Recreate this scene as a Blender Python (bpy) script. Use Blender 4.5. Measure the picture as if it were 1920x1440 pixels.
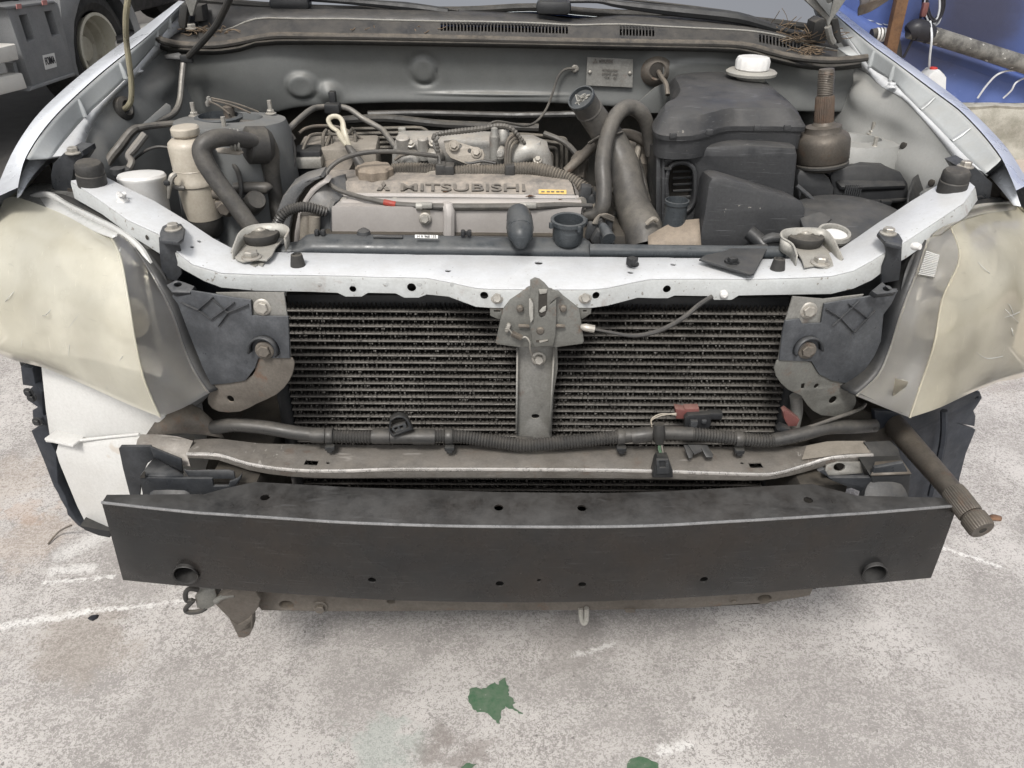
import bpy, bmesh, math, random
from mathutils import Vector, Matrix
random.seed(7)
R = math.radians
for o in list(bpy.data.objects): bpy.data.objects.remove(o)
SC = bpy.context.scene
COL = SC.collection

# ---------------------------------------------------------------- camera
CAMP = Vector((-0.045, 0.0, 1.30))
FPX = 1478.0
CROT = Matrix.Rotation(R(-0.85), 3, 'Z') @ Matrix.Rotation(R(90 - 32), 3, 'X') @ Matrix.Rotation(R(0.8), 3, 'Z')
cd = bpy.data.cameras.new('camera')
cam = bpy.data.objects.new('camera', cd); COL.objects.link(cam)
cam.matrix_world = Matrix.Translation(CAMP) @ CROT.to_4x4()
cd.sensor_width = 36.0; cd.lens = 36.0 * FPX / 1920.0
cd.clip_start = 0.02; cd.clip_end = 600
SC.camera = cam

# ---------------------------------------------------------------- world, sun, exposure (bright overcast day)
W = bpy.data.worlds.new('World'); SC.world = W; W.use_nodes = True
wn = W.node_tree; wn.nodes.clear()
sky = wn.nodes.new('ShaderNodeTexSky'); sky.sky_type = 'NISHITA'; sky.sun_disc = False
SUN_EL, SUN_AZ = 53, 196      # degrees; azimuth clockwise from +Y
sky.sun_elevation = R(SUN_EL); sky.sun_rotation = R(SUN_AZ)
sky.air_density = 1.0; sky.dust_density = 4.0; sky.ozone_density = 1.0
hs = wn.nodes.new('ShaderNodeHueSaturation'); hs.inputs['Saturation'].default_value = 0.22
bg = wn.nodes.new('ShaderNodeBackground'); bg.inputs['Strength'].default_value = 0.085
wo = wn.nodes.new('ShaderNodeOutputWorld')
wn.links.new(sky.outputs[0], hs.inputs['Color']); wn.links.new(hs.outputs[0], bg.inputs['Color']); wn.links.new(bg.outputs[0], wo.inputs['Surface'])
sl = bpy.data.lights.new('sun', 'SUN'); sl.energy = 1.5; sl.angle = R(12); sl.color = (1, .96, .91)
so = bpy.data.objects.new('sun', sl); COL.objects.link(so)
sd = Vector((math.sin(R(SUN_AZ)) * math.cos(R(SUN_EL)), math.cos(R(SUN_AZ)) * math.cos(R(SUN_EL)), math.sin(R(SUN_EL))))
so.rotation_euler = sd.to_track_quat('Z', 'Y').to_euler(); so.location = (0, -3, 6)
SC.view_settings.view_transform = 'Standard'; SC.view_settings.look = 'None'
SC.view_settings.exposure = 1.0; SC.view_settings.gamma = 1.0
SC.cycles.use_denoising = True
SC.cycles.max_bounces = 8; SC.cycles.diffuse_bounces = 2

# ---------------------------------------------------------------- pixel rays: where a traced point of the photo sits at a known plane of the car
def ray(u, v):
    return (CROT @ Vector(((u - 960) / FPX, (720 - v) / FPX, -1.0)))
NRM = {'x': Vector((1, 0, 0)), 'y': Vector((0, -1, 0)), 'z': Vector((0, 0, 1))}
def plane(pl):
    if pl[0] in NRM:
        a = 'xyz'.index(pl[0]); p = Vector((0, 0, 0)); p[a] = pl[1]; return p, NRM[pl[0]]
    return pl[1], pl[2]
def P(u, v, pl):
    p, n = plane(pl); d = ray(u, v)
    t = (p - CAMP).dot(n) / d.dot(n)
    return CAMP + d * t
def Y(u, v, y): return P(u, v, ('y', y))
def Z(u, v, z): return P(u, v, ('z', z))
def tilt(u, v, y, a, yaw=0.0):
    """plane through the traced point at depth y, leaning back by a degrees (90 = horizontal), turned by yaw"""
    n = Matrix.Rotation(R(yaw), 3, 'Z') @ Vector((0, -math.cos(R(a)), math.sin(R(a))))
    return ('p', Y(u, v, y), n)
def mpp(p): return (p - CAMP).dot(CROT @ Vector((0, 0, -1))) / FPX     # metres per photo pixel at a point

# ---------------------------------------------------------------- geometry helpers: each returns (verts, faces)
def J(*gs):
    V, F = [], []
    for g in gs:
        k = len(V); V += list(g[0]); F += [tuple(i + k for i in f) for f in g[1]]
    return V, F
def cat(pts, k):
    if k <= 1 or len(pts) < 3: return [Vector(p) for p in pts]
    out = []; n = len(pts)
    for i in range(n - 1):
        p0 = pts[max(i - 1, 0)]; p1 = pts[i]; p2 = pts[i + 1]; p3 = pts[min(i + 2, n - 1)]
        for j in range(k):
            t = j / k
            out.append(0.5 * ((2 * p1) + (p2 - p0) * t + (2 * p0 - 5 * p1 + 4 * p2 - p3) * t * t + (3 * p1 - p0 - 3 * p2 + p3) * t ** 3))
    out.append(Vector(pts[-1])); return out
def catc(pts, k):
    n = len(pts); out = []
    for i in range(n):
        p0, p1, p2, p3 = pts[i - 1], pts[i], pts[(i + 1) % n], pts[(i + 2) % n]
        for j in range(k):
            t = j / k
            out.append(0.5 * ((2 * p1) + (p2 - p0) * t + (2 * p0 - 5 * p1 + 4 * p2 - p3) * t * t + (3 * p1 - p0 - 3 * p2 + p3) * t ** 3))
    return out
def resample(pts, step):
    out = [pts[0]]; acc = 0.0
    for a, b in zip(pts, pts[1:]):
        L = (b - a).length
        if L < 1e-9: continue
        d = step - acc
        while d <= L:
            out.append(a + (b - a) * (d / L)); d += step
        acc = (acc + L) % step
    return out
def tube(path, r, k=6, seg=10, corr=None, caps=True, flat=1.0, spans=None):
    """swept round bar; r number or list per path point; corr=(pitch, amplitude) ribs; spans = [(t0,t1)] ribbed stretches"""
    pts = cat([Vector(p) for p in path], k)
    rs = None
    if isinstance(r, (list, tuple)):
        m = len(path) - 1; rs = []
        for i in range(len(pts)):
            f = i / (len(pts) - 1) * m; j = min(int(f), m - 1); rs.append(r[j] + (r[j + 1] - r[j]) * (f - j))
    if corr:
        pts = resample(pts, corr[0] / 4)
        n = len(pts); base = r if not rs else None; old = rs; rs = []
        for i in range(n):
            b = base if base else old[min(int(i / n * len(old)), len(old) - 1)]
            on = spans is None or any(a <= i / n <= c for a, c in spans)
            rs.append(b + (corr[1] * (1, 0.2, -1, 0.2)[i % 4] if on else corr[1]))
    if rs is None: rs = [r] * len(pts)
    V, F = [], []; T = (pts[1] - pts[0]).normalized()
    N = T.orthogonal().normalized(); 
    up = Vector((0, 0, 1)) if abs(T.z) < .9 else Vector((0, 1, 0)); N = (up - T * up.dot(T)).normalized()
    for i, p in enumerate(pts):
        if i == 0: t = (pts[1] - pts[0])
        elif i == len(pts) - 1: t = (pts[-1] - pts[-2])
        else: t = (pts[i + 1] - pts[i - 1])
        t = t.normalized() if t.length > 1e-9 else T
        N = (N - t * N.dot(t)); N = N.normalized() if N.length > 1e-6 else t.orthogonal().normalized()
        B = t.cross(N); T = t
        for s in range(seg):
            a = 2 * math.pi * s / seg
            V.append(p + (N * math.cos(a) * flat + B * math.sin(a)) * rs[i])
    n = len(pts)
    for i in range(n - 1):
        for s in range(seg):
            a = i * seg + s; b = i * seg + (s + 1) % seg
            F.append((a, b, b + seg, a + seg))
    if caps:
        F.append(tuple(reversed(range(seg)))); F.append(tuple((n - 1) * seg + s for s in range(seg)))
    return V, F
def lathe(prof, org, axis, seg=24, lobes=None, caps=True):
    """prof = [(radius, height along axis)]; lobes = (count, depth)"""
    ax = Vector(axis).normalized(); N = ax.orthogonal().normalized(); B = ax.cross(N); org = Vector(org)
    V, F = [], []
    for (r, h) in prof:
        for s in range(seg):
            a = 2 * math.pi * s / seg; rr = r
            if lobes and r > 0.004: rr = r * (1 - lobes[1] * (0.5 - 0.5 * math.cos(a * lobes[0])))
            V.append(org + ax * h + (N * math.cos(a) + B * math.sin(a)) * rr)
    for i in range(len(prof) - 1):
        for s in range(seg):
            a = i * seg + s; b = i * seg + (s + 1) % seg
            F.append((a, b, b + seg, a + seg))
    if caps:
        F.append(tuple(reversed(range(seg)))); F.append(tuple((len(prof) - 1) * seg + s for s in range(seg)))
    return V, F
def sheet(rows, ku=1, kv=1):
    rows = [cat([Vector(p) for p in r], ku) for r in rows]
    if kv > 1:
        cols = [cat([r[i] for r in rows], kv) for i in range(len(rows[0]))]
        rows = [[c[j] for c in cols] for j in range(len(cols[0]))]
    n = len(rows[0]); V = [p for r in rows for p in r]; F = []
    for j in range(len(rows) - 1):
        for i in range(n - 1):
            F.append((j * n + i, j * n + i + 1, (j + 1) * n + i + 1, (j + 1) * n + i))
    return V, F
def box(c, s, rot=None, bev=0.0, seg=2):
    bm = bmesh.new(); bmesh.ops.create_cube(bm, size=1.0)
    for v in bm.verts: v.co = Vector((v.co.x * s[0], v.co.y * s[1], v.co.z * s[2]))
    if bev: bmesh.ops.bevel(bm, geom=bm.edges[:], offset=min(bev, min(s) * .45), segments=seg, profile=.5, affect='EDGES')
    M = (rot.to_4x4() if rot else Matrix())
    V = [M @ v.co + Vector(c) for v in bm.verts]; bm.verts.index_update()
    F = [tuple(v.index for v in f.verts) for f in bm.faces]; bm.free(); return V, F
def RZ(d): return Matrix.Rotation(R(d), 3, 'Z')
def RX(d): return Matrix.Rotation(R(d), 3, 'X')
def RY(d): return Matrix.Rotation(R(d), 3, 'Y')
def mesh_gf(me):
    g = [Vector(v.co) for v in me.vertices], [tuple(p.vertices) for p in me.polygons]
    return g
def plate(px, pl, thick, holes=(), bev=0.0, sm=0, pts3=None):
    """flat pressed piece: outline traced on a plane, its own thickness behind that plane, real holes"""
    p0, n = plane(pl); n = n.normalized()
    if (CAMP - p0).dot(n) < 0: n = -n
    P3 = pts3 if pts3 else [P(u, v, pl) for u, v in px]
    if sm: P3 = catc(P3, sm)
    org = sum(P3, Vector()) / len(P3)
    ux = Vector((1, 0, 0)) - n * n.x
    if ux.length < .2: ux = Vector((0, 1, 0)) - n * n.y
    ux.normalize(); uy = n.cross(ux)
    def loc(q): return ((q - org).dot(ux), (q - org).dot(uy))
    rings = [[loc(q) for q in P3]]
    for h in holes:
        if isinstance(h[0], (int, float)):
            c = P(h[0], h[1], pl); r = h[2] * mpp(c); cx, cy = loc(c)
            ry = r * (h[3] if len(h) > 3 else 1)
            rings.append([(cx + r * math.cos(a * math.pi / 8), cy + ry * math.sin(a * math.pi / 8)) for a in range(16)])
        else:
            rings.append([loc(P(u, v, pl)) for u, v in h])
    cu = bpy.data.curves.new('t', 'CURVE'); cu.dimensions = '2D'; cu.fill_mode = 'BOTH'
    cu.extrude = max(thick / 2 - bev, 1e-5); cu.bevel_depth = bev; cu.bevel_resolution = 1; cu.offset = -bev
    for rg in rings:
        s = cu.splines.new('POLY'); s.points.add(len(rg) - 1); s.use_cyclic_u = True
        for q, c in zip(s.points, rg): q.co = (c[0], c[1], 0, 1)
    ob = bpy.data.objects.new('t', cu); me = bpy.data.meshes.new_from_object(ob)
    M = Matrix((ux, uy, n)).transposed()
    V = [org + M @ (Vector(v.co) - Vector((0, 0, thick / 2))) for v in me.vertices]
    F = [tuple(p.vertices) for p in me.polygons]
    bpy.data.objects.remove(ob); bpy.data.curves.remove(cu); bpy.data.meshes.remove(me)
    return V, F
def textg(s, pl_org, ux, uy, size, depth, width=None, bold=0.0):
    cu = bpy.data.curves.new('t', 'FONT'); cu.body = s; cu.size = size; cu.extrude = depth; cu.align_x = 'CENTER'; cu.align_y = 'CENTER'; cu.offset = bold
    ob = bpy.data.objects.new('t', cu); me = bpy.data.meshes.new_from_object(ob)
    xs = [v.co.x for v in me.vertices]; sx = (width / (max(xs) - min(xs))) if width else 1
    ux = Vector(ux).normalized(); uy = Vector(uy).normalized(); n = ux.cross(uy)
    V = [Vector(pl_org) + ux * v.co.x * sx + uy * v.co.y + n * v.co.z for v in me.vertices]
    F = [tuple(p.vertices) for p in me.polygons]
    bpy.data.objects.remove(ob); bpy.data.curves.remove(cu); bpy.data.meshes.remove(me)
    return V, F
def boltg(p, n, r, h=None, washer=1.45, hexa=True):
    h = h or r * 1.1; p = Vector(p); n = Vector(n).normalized()
    w = lathe([(r * washer, 0), (r * washer, r * .18), (r * 1.25, r * .32), (r * 1.1, r * .33)], p, n, 18)
    hd = lathe([(r, 0), (r, h * .85), (r * .86, h), (r * .5, h * .98)], p, n, 6 if hexa else 16)
    return J(w, hd)
def shift(g, d): return [p + Vector(d) for p in g[0]], g[1]

# ---------------------------------------------------------------- object helpers
WL = {}
def thing(name, label, cat_, loc, group=None):
    o = bpy.data.objects.new(name, None); COL.objects.link(o); o.location = loc; o.empty_display_size = .1
    o['label'] = label; o['category'] = cat_
    if group: o['group'] = group
    WL[o.name] = Vector(loc); return o
def O(name, g, mat, parent=None, sm=35, solid=0.0, bev=None, label=None, cat_=None, kind=None, group=None, soff=-1, mesh=None):
    V, F = g
    lo = Vector((min(p[i] for p in V) for i in range(3))); hi = Vector((max(p[i] for p in V) for i in range(3)))
    c = (lo + hi) / 2
    if parent is None: c.z = lo.z
    me = bpy.data.meshes.new(name); me.from_pydata([tuple(p - c) for p in V], [], F); me.validate(); me.update()
    bm = bmesh.new(); bm.from_mesh(me); bmesh.ops.remove_doubles(bm, verts=bm.verts, dist=2e-5); bmesh.ops.recalc_face_normals(bm, faces=bm.faces); bm.to_mesh(me); bm.free()
    if sm:
        me.shade_smooth(); me.set_sharp_from_angle(angle=R(sm))
    me.materials.append(M[mat])
    o = bpy.data.objects.new(name, me); COL.objects.link(o)
    if parent is not None: o.parent = parent; o.location = c - WL[parent.name]
    else: o.location = c
    WL[o.name] = c
    if solid:
        m = o.modifiers.new('solid', 'SOLIDIFY'); m.thickness = solid; m.offset = soff
    if bev:
        m = o.modifiers.new('bevel', 'BEVEL'); m.width = bev; m.segments = 2; m.limit_method = 'ANGLE'; m.angle_limit = R(40)
    if label: o['label'] = label
    if cat_: o['category'] = cat_
    if kind: o['kind'] = kind
    if group: o['group'] = group
    return o
def bake(o, cutter=None, sm=35):
    """apply modifiers, and subtract a cutter shape (real holes)"""
    co = None
    if cutter:
        me = bpy.data.meshes.new('cut'); me.from_pydata([tuple(p) for p in cutter[0]], [], cutter[1]); me.update()
        bm = bmesh.new(); bm.from_mesh(me); bmesh.ops.recalc_face_normals(bm, faces=bm.faces); bm.to_mesh(me); bm.free()
        co = bpy.data.objects.new('cut', me); COL.objects.link(co)
        b = o.modifiers.new('holes', 'BOOLEAN'); b.object = co; b.operation = 'DIFFERENCE'; b.solver = 'EXACT'
    dg = bpy.context.evaluated_depsgraph_get(); dg.update()
    me2 = bpy.data.meshes.new_from_object(o.evaluated_get(dg))
    o.modifiers.clear(); o.data = me2
    if co: bpy.data.objects.remove(co)
    me2.shade_smooth(); me2.set_sharp_from_angle(angle=R(sm))
    return o
def cyl(p, n, r, l=.05, seg=16):
    n = Vector(n).normalized(); return lathe([(r, -l), (r, l)], p, n, seg)
def interp(poly, u):
    for (a, b), (c, d) in zip(poly, poly[1:]):
        if a <= u <= c: return b + (d - b) * (u - a) / (c - a)
    return poly[0][1] if u < poly[0][0] else poly[-1][1]
def atY(pts, ys):
    out = []
    for y in ys:
        if y <= pts[0].y: out.append(pts[0].copy()); continue
        for a, b in zip(pts, pts[1:]):
            if a.y <= y <= b.y:
                out.append(a + (b - a) * ((y - a.y) / max(b.y - a.y, 1e-6))); break
        else: out.append(pts[-1].copy())
    return out

# ---------------------------------------------------------------- materials
M = {}
def N(nt, t, **kw):
    n = nt.nodes.new(t)
    for k, v in kw.items():
        if k in n.inputs: n.inputs[k].default_value = v
        else: setattr(n, k, v)
    return n
def mixc(nt, fac, a, b, blend='MIX'):
    m = nt.nodes.new('ShaderNodeMix'); m.data_type = 'RGBA'; m.blend_type = blend
    for sock, val in ((m.inputs[0], fac), (m.inputs[6], a), (m.inputs[7], b)):
        if hasattr(val, 'links') or hasattr(val, 'is_linked'): nt.links.new(val, sock)
        elif isinstance(val, (int, float)): sock.default_value = val
        else: sock.default_value = (*val, 1) if len(val) == 3 else val
    return m.outputs[2]
def mth(nt, op, a, b=None, clamp=False):
    m = nt.nodes.new('ShaderNodeMath'); m.operation = op; m.use_clamp = clamp
    for s, v in ((m.inputs[0], a), (m.inputs[1], b)):
        if v is None: continue
        if hasattr(v, 'is_linked'): nt.links.new(v, s)
        else: s.default_value = v
    return m.outputs[0]
def mr(nt, v, a, b, c=0.0, d=1.0, smooth=True):
    m = nt.nodes.new('ShaderNodeMapRange'); m.interpolation_type = 'SMOOTHSTEP' if smooth else 'LINEAR'
    nt.links.new(v, m.inputs[0]); m.inputs[1].default_value = a; m.inputs[2].default_value = b; m.inputs[3].default_value = c; m.inputs[4].default_value = d
    return m.outputs[0]
def noise(nt, vec, scale, detail=6, rough=.6, dist=0.0):
    n = nt.nodes.new('ShaderNodeTexNoise'); n.inputs['Scale'].default_value = scale; n.inputs['Detail'].default_value = detail
    n.inputs['Roughness'].default_value = rough; n.inputs['Distortion'].default_value = dist
    nt.links.new(vec, n.inputs['Vector']); return n.outputs[0]
def newmat(name):
    m = bpy.data.materials.new(name); m.use_nodes = True; nt = m.node_tree; nt.nodes.clear()
    out = nt.nodes.new('ShaderNodeOutputMaterial'); b = nt.nodes.new('ShaderNodeBsdfPrincipled'); nt.links.new(b.outputs[0], out.inputs[0])
    geo = nt.nodes.new('ShaderNodeNewGeometry'); M[name] = m
    return m, nt, b, geo
def mk(name, c, r=.5, m=0.0, c2=None, s=9, lo=.4, hi=.68, dust=0.0, dc=(.25, .215, .17), bump=.15, bs=400, coat=0.0, rust=0.0, spots=None, scr=0.0):
    mat, nt, b, geo = newmat(name); pos = geo.outputs['Position']
    c2 = c2 or tuple(x * .68 for x in c)
    f = mr(nt, noise(nt, pos, s, 10, .7), lo - .05, hi + .07)
    col = mixc(nt, f, c, c2)
    fine = mr(nt, noise(nt, pos, 190 + s * 6, 5, .75), .25, .75, 0, 1, False)
    col = mixc(nt, .07 if ('paint' in name or 'apron' in name) and name != 'beam_paint' else .12 if max(c) > .36 else .26, col, mixc(nt, fine, (0, 0, 0), (1, 1, 1)), 'OVERLAY')
    if max(c) < .1: r -= .08
    rough = mr(nt, noise(nt, pos, s * 3.3, 6, .6), .3, .7, max(r - .12, .04), min(r + .14, 1))
    if rust:
        rf = mth(nt, 'MULTIPLY', mr(nt, noise(nt, pos, s * 2.1, 10, .7), .56, .7), rust)
        col = mixc(nt, rf, col, (.13, .06, .03))
    if spots:
        sp = mr(nt, noise(nt, pos, spots[1], 3, .5), spots[2], spots[2] + .04); col = mixc(nt, mth(nt, 'MULTIPLY', sp, spots[3] if len(spots) > 3 else .8), col, spots[0])
    if scr:
        mp = nt.nodes.new('ShaderNodeMapping'); mp.inputs['Scale'].default_value = (14, 60, 900); mp.inputs['Rotation'].default_value = (.3, .5, .8)
        nt.links.new(pos, mp.inputs[0]); sf = mth(nt, 'MULTIPLY', mr(nt, noise(nt, mp.outputs[0], 1.0, 2, .5), .66, .72), scr)
        col = mixc(nt, sf, col, tuple(min(1, x * 1.9 + .08) for x in c))
    if dust:
        sep = nt.nodes.new('ShaderNodeSeparateXYZ'); nt.links.new(geo.outputs['Normal'], sep.inputs[0])
        up = mth(nt, 'ADD', mth(nt, 'MULTIPLY', mr(nt, sep.outputs[2], .1, .95), .92), .08)
        df = mth(nt, 'MULTIPLY', mth(nt, 'MULTIPLY', up, mr(nt, noise(nt, pos, s * 2.6, 12, .78), .25, .72)), dust)
        col = mixc(nt, df, col, dc)
        rm = nt.nodes.new('ShaderNodeMix'); nt.links.new(df, rm.inputs[0]); nt.links.new(rough, rm.inputs[2]); rm.inputs[3].default_value = .9; rough = rm.outputs[0]
        if m:
            nt.links.new(mr(nt, df, 0, 1, m, 0, False), b.inputs['Metallic'])
    if m and not dust: b.inputs['Metallic'].default_value = m
    if max(c) < .12: b.inputs['Specular IOR Level'].default_value = .32
    nt.links.new(col, b.inputs['Base Color']); nt.links.new(rough, b.inputs['Roughness'])
    if coat: b.inputs['Coat Weight'].default_value = coat; b.inputs['Coat Roughness'].default_value = .12
    if bump:
        bp = nt.nodes.new('ShaderNodeBump'); bp.inputs['Strength'].default_value = bump; bp.inputs['Distance'].default_value = .0012
        nt.links.new(noise(nt, pos, bs, 5, .65), bp.inputs['Height']); nt.links.new(bp.outputs[0], b.inputs['Normal'])
    return mat
mk('white_paint', (.57, .585, .60), .36, .05, (.49, .50, .505), 8, dust=.4, dc=(.36, .345, .32), coat=.35, bump=.05, spots=((.13, .11, .09), 170, .69, .7))
mk('support_face', (.40, .415, .415), .5, 0, (.31, .315, .305), 10, dust=.3, rust=.35, spots=((.12, .1, .08), 120, .66, .7))  # the bar's white paint, darkened to put the front face's shade into colour
mk('silver_paint', (.66, .685, .72), .28, .15, (.62, .645, .68), 3, coat=.6, bump=.02, dust=.12, dc=(.4, .39, .36))
mk('inner_paint', (.40, .42, .425), .42, .1, (.32, .335, .335), 6, dust=.45, dc=(.34, .32, .28), bump=.06)
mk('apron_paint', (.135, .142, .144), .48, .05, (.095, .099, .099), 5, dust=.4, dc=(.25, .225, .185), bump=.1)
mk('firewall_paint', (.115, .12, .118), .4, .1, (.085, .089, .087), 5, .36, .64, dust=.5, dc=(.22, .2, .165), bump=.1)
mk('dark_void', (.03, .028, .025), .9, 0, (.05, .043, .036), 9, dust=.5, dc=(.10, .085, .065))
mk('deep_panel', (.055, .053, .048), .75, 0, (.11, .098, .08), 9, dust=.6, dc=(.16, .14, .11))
mk('black_plastic', (.018, .019, .021), .5, 0, (.03, .031, .032), 10, dust=.3, dc=(.13, .12, .10), bump=.12)
mk('grey_plastic', (.042, .044, .047), .48, 0, (.032, .034, .036), 8, dust=.4, dc=(.15, .138, .12), bump=.12, scr=.4)
mk('airbox_plastic', (.036, .037, .039), .46, 0, (.027, .028, .03), 6, dust=.5, dc=(.105, .098, .088), bump=.1, scr=.6, spots=((.34, .32, .28), 90, .73, .5))
mk('cowl_plastic', (.034, .034, .035), .52, 0, (.026, .027, .028), 9, dust=.5, dc=(.12, .108, .092), bump=.25)
mk('bluegrey_plastic', (.042, .048, .053), .38, 0, (.03, .034, .038), 12, dust=.5, dc=(.15, .148, .14), bump=.08, scr=.5)
mk('bracket_plastic', (.021, .023, .026), .45, 0, (.042, .045, .05), 16, .42, .62, dust=.35, dc=(.2, .195, .185), bump=.1)
mk('beam_paint', (.013, .0135, .014), .32, 0, (.021, .017, .014), 5, dust=.7, dc=(.09, .088, .085), bump=.1, scr=.3)
mk('beam_edge_glint', (.22, .22, .22), .35, .3, (.10, .10, .10), 30, .45, .7)  # pale tone for the highlight put into the beam's edge
mk('tie_edge_highlight', (.66, .63, .59), .3, .7, (.42, .39, .35), 22, .5, .75, bump=.1)  # bright metal tone for the highlight drawn on the lower tie bar
mk('rubber', (.028, .028, .028), .62, 0, (.042, .04, .037), 14, dust=.5, dc=(.18, .16, .13), bump=.2)
mk('hose_rubber', (.04, .039, .038), .48, 0, (.10, .093, .082), 11, .42, .62, dust=.45, dc=(.19, .172, .145), bump=.15)
mk('seal_rubber', (.026, .025, .024), .7, 0, (.05, .047, .043), 14, dust=.8, dc=(.17, .145, .115), bump=.2)
mk('conduit', (.035, .035, .035), .42, 0, (.05, .048, .046), 12, dust=.35, dc=(.2, .18, .15), bump=.08)
mk('conduit_dusty', (.09, .084, .075), .55, 0, (.13, .117, .1), 14, dust=.7, dc=(.29, .245, .19), bump=.1)
mk('bare_steel', (.20, .188, .172), .42, .4, (.14, .128, .112), 13, dust=.5, dc=(.2, .178, .15), rust=.4, bump=.2, scr=.6)
mk('grey_steel', (.22, .218, .205), .5, .3, (.15, .146, .132), 12, dust=.5, dc=(.25, .225, .185), rust=.45, bump=.2)
mk('bracket_steel', (.33, .325, .30), .5, .3, (.26, .25, .225), 12, dust=.5, dc=(.33, .3, .25), rust=.3, bump=.15)
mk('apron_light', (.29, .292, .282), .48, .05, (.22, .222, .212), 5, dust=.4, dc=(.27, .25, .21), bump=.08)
mk('bracket_dusty', (.04, .043, .048), .46, 0, (.085, .09, .098), 14, .40, .64, dust=.4, dc=(.2, .2, .195), bump=.1)
mk('latch_steel', (.15, .15, .138), .48, .3, (.10, .099, .09), 16, dust=.45, dc=(.2, .185, .155), rust=.6, bump=.3)
mk('brown_steel', (.125, .112, .097), .6, .3, (.08, .07, .06), 11, dust=.6, dc=(.24, .20, .15), rust=.7, bump=.25)
mk('zinc', (.40, .385, .35), .42, .6, (.3, .28, .25), 30, dust=.4, dc=(.3, .26, .2), rust=.4, bump=.1)
mk('alloy', (.34, .335, .315), .5, .45, (.27, .255, .235), 14, dust=.75, dc=(.335, .295, .24), bump=.25)
mk('cover_paint', (.40, .378, .36), .42, .15, (.33, .308, .29), 10, dust=.55, dc=(.35, .31, .265), bump=.12, spots=((.16, .07, .03), 60, .74, .7))
mk('cover_top', (.10, .098, .095), .5, .1, (.13, .12, .11), 9, dust=.95, dc=(.36, .315, .265), bump=.12, spots=((.16, .07, .03), 60, .72, .7))
mk('timing_cover', (.08, .086, .092), .45, 0, (.14, .14, .14), 10, dust=.55, dc=(.25, .225, .19))
mk('letter_grey', (.085, .08, .074), .6, 0, (.13, .115, .1), 20, dust=.4, dc=(.24, .21, .17))
mk('cap_brown', (.17, .14, .11), .7, 0, (.24, .20, .155), 26, dust=.8, dc=(.29, .24, .185), bump=.3)
mk('tan_plastic', (.41, .375, .315), .42, 0, (.32, .285, .23), 12, dust=.5, dc=(.40, .34, .27), coat=.1)
mk('tan_plate', (.26, .235, .20), .55, .15, (.2, .18, .15), 12, dust=.5, dc=(.31, .275, .23))
mk('white_plastic', (.66, .655, .64), .42, 0, (.58, .57, .55), 8, dust=.25, dc=(.45, .42, .37), coat=.1)
mk('tank_plastic', (.53, .53, .515), .45, 0, (.46, .45, .425), 4, .38, .7, dust=.2, dc=(.4, .37, .32), spots=((.36, .28, .2), 12, .64, .4), coat=.1)
mk('dip_yellow', (.42, .39, .31), .45, 0, (.33, .3, .23), 20, dust=.3, dc=(.4, .34, .25))
mk('prop_zinc', (.47, .43, .30), .35, .6, (.36, .33, .24), 20, dust=.2)
mk('line_steel', (.10, .095, .085), .5, .4, (.14, .125, .105), 20, dust=.7, dc=(.22, .19, .15))
mk('ac_pipe', (.16, .157, .15), .45, .5, (.16, .15, .14), 14, dust=.6, dc=(.28, .25, .2))
mk('fin_metal', (.115, .109, .10), .5, .3, (.06, .056, .051), 13, .36, .62, dust=.5, dc=(.17, .157, .138), spots=((.32, .305, .285), 300, .69, .7))
mk('fin_dark', (.045, .042, .038), .7, .2, (.022, .02, .018), 11, dust=.15, spots=((.25, .235, .21), 380, .73, .6))
mk('axle_steel', (.075, .067, .058), .5, .35, (.11, .093, .075), 14, dust=.45, dc=(.16, .14, .115), rust=.5, bump=.15)
mk('axle_rusty', (.10, .068, .048), .7, .3, (.075, .06, .05), 26, dust=.35, rust=.9, bump=.4)
mk('red_plug', (.13, .045, .04), .55, 0, (.10, .04, .036), 20, dust=.6, dc=(.26, .17, .14))
mk('liner_plastic', (.016, .019, .025), .6, 0, (.035, .04, .05), 8, dust=.35, dc=(.1, .1, .1), bump=.2)
mk('sticker_white', (.68, .68, .66), .5, 0, (.58, .57, .55), 20, dust=.2)
mk('sticker_yellow', (.62, .40, .09), .5, 0, (.5, .33, .09), 30, dust=.3, dc=(.4, .33, .2))
mk('red_paint', (.30, .03, .02), .6, 0, (.2, .05, .03), 40)
mk('straw', (.12, .085, .055), .85, 0, (.2, .15, .1), 40, bump=.1)
mk('leaf_dry', (.22, .12, .07), .8, 0, (.14, .08, .05), 50)
mk('green_paint', (.035, .105, .05), .42, 0, (.075, .125, .08), 30, dust=.55, dc=(.17, .19, .15), bump=.4, bs=120, spots=((.4, .4, .36), 60, .68, .8))
mk('truck_grey', (.21, .215, .22), .5, 0, (.16, .165, .17), 4, dust=.3, dc=(.22, .21, .19), bump=.1)
mk('truck_dark', (.02, .021, .024), .6, 0, (.04, .038, .036), 5, dust=.3, dc=(.1, .09, .08))
mk('truck_white', (.74, .72, .67), .45, 0, (.58, .56, .52), 4, dust=.3, dc=(.4, .37, .32))
mk('tyre', (.022, .022, .022), .8, 0, (.04, .038, .036), 10, dust=.4, dc=(.12, .11, .095), bump=.3)
mk('rim_cream', (.52, .50, .42), .5, 0, (.40, .37, .29), 9, dust=.4, dc=(.35, .3, .22), rust=.4)
mk('pink_tape', (.5, .22, .2), .6)
mk('ink', (.03, .03, .035), .6)
mk('wood', (.16, .085, .04), .75, 0, (.075, .04, .022), 18, bump=.4)
mk('pipe_crust', (.17, .165, .15), .85, 0, (.06, .058, .055), 14, .4, .6, bump=.8, bs=60, spots=((.5, .49, .46), 30, .66, .8))
mk('cable_black', (.025, .025, .03), .6)
mk('cable_white', (.6, .62, .64), .5)
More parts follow.
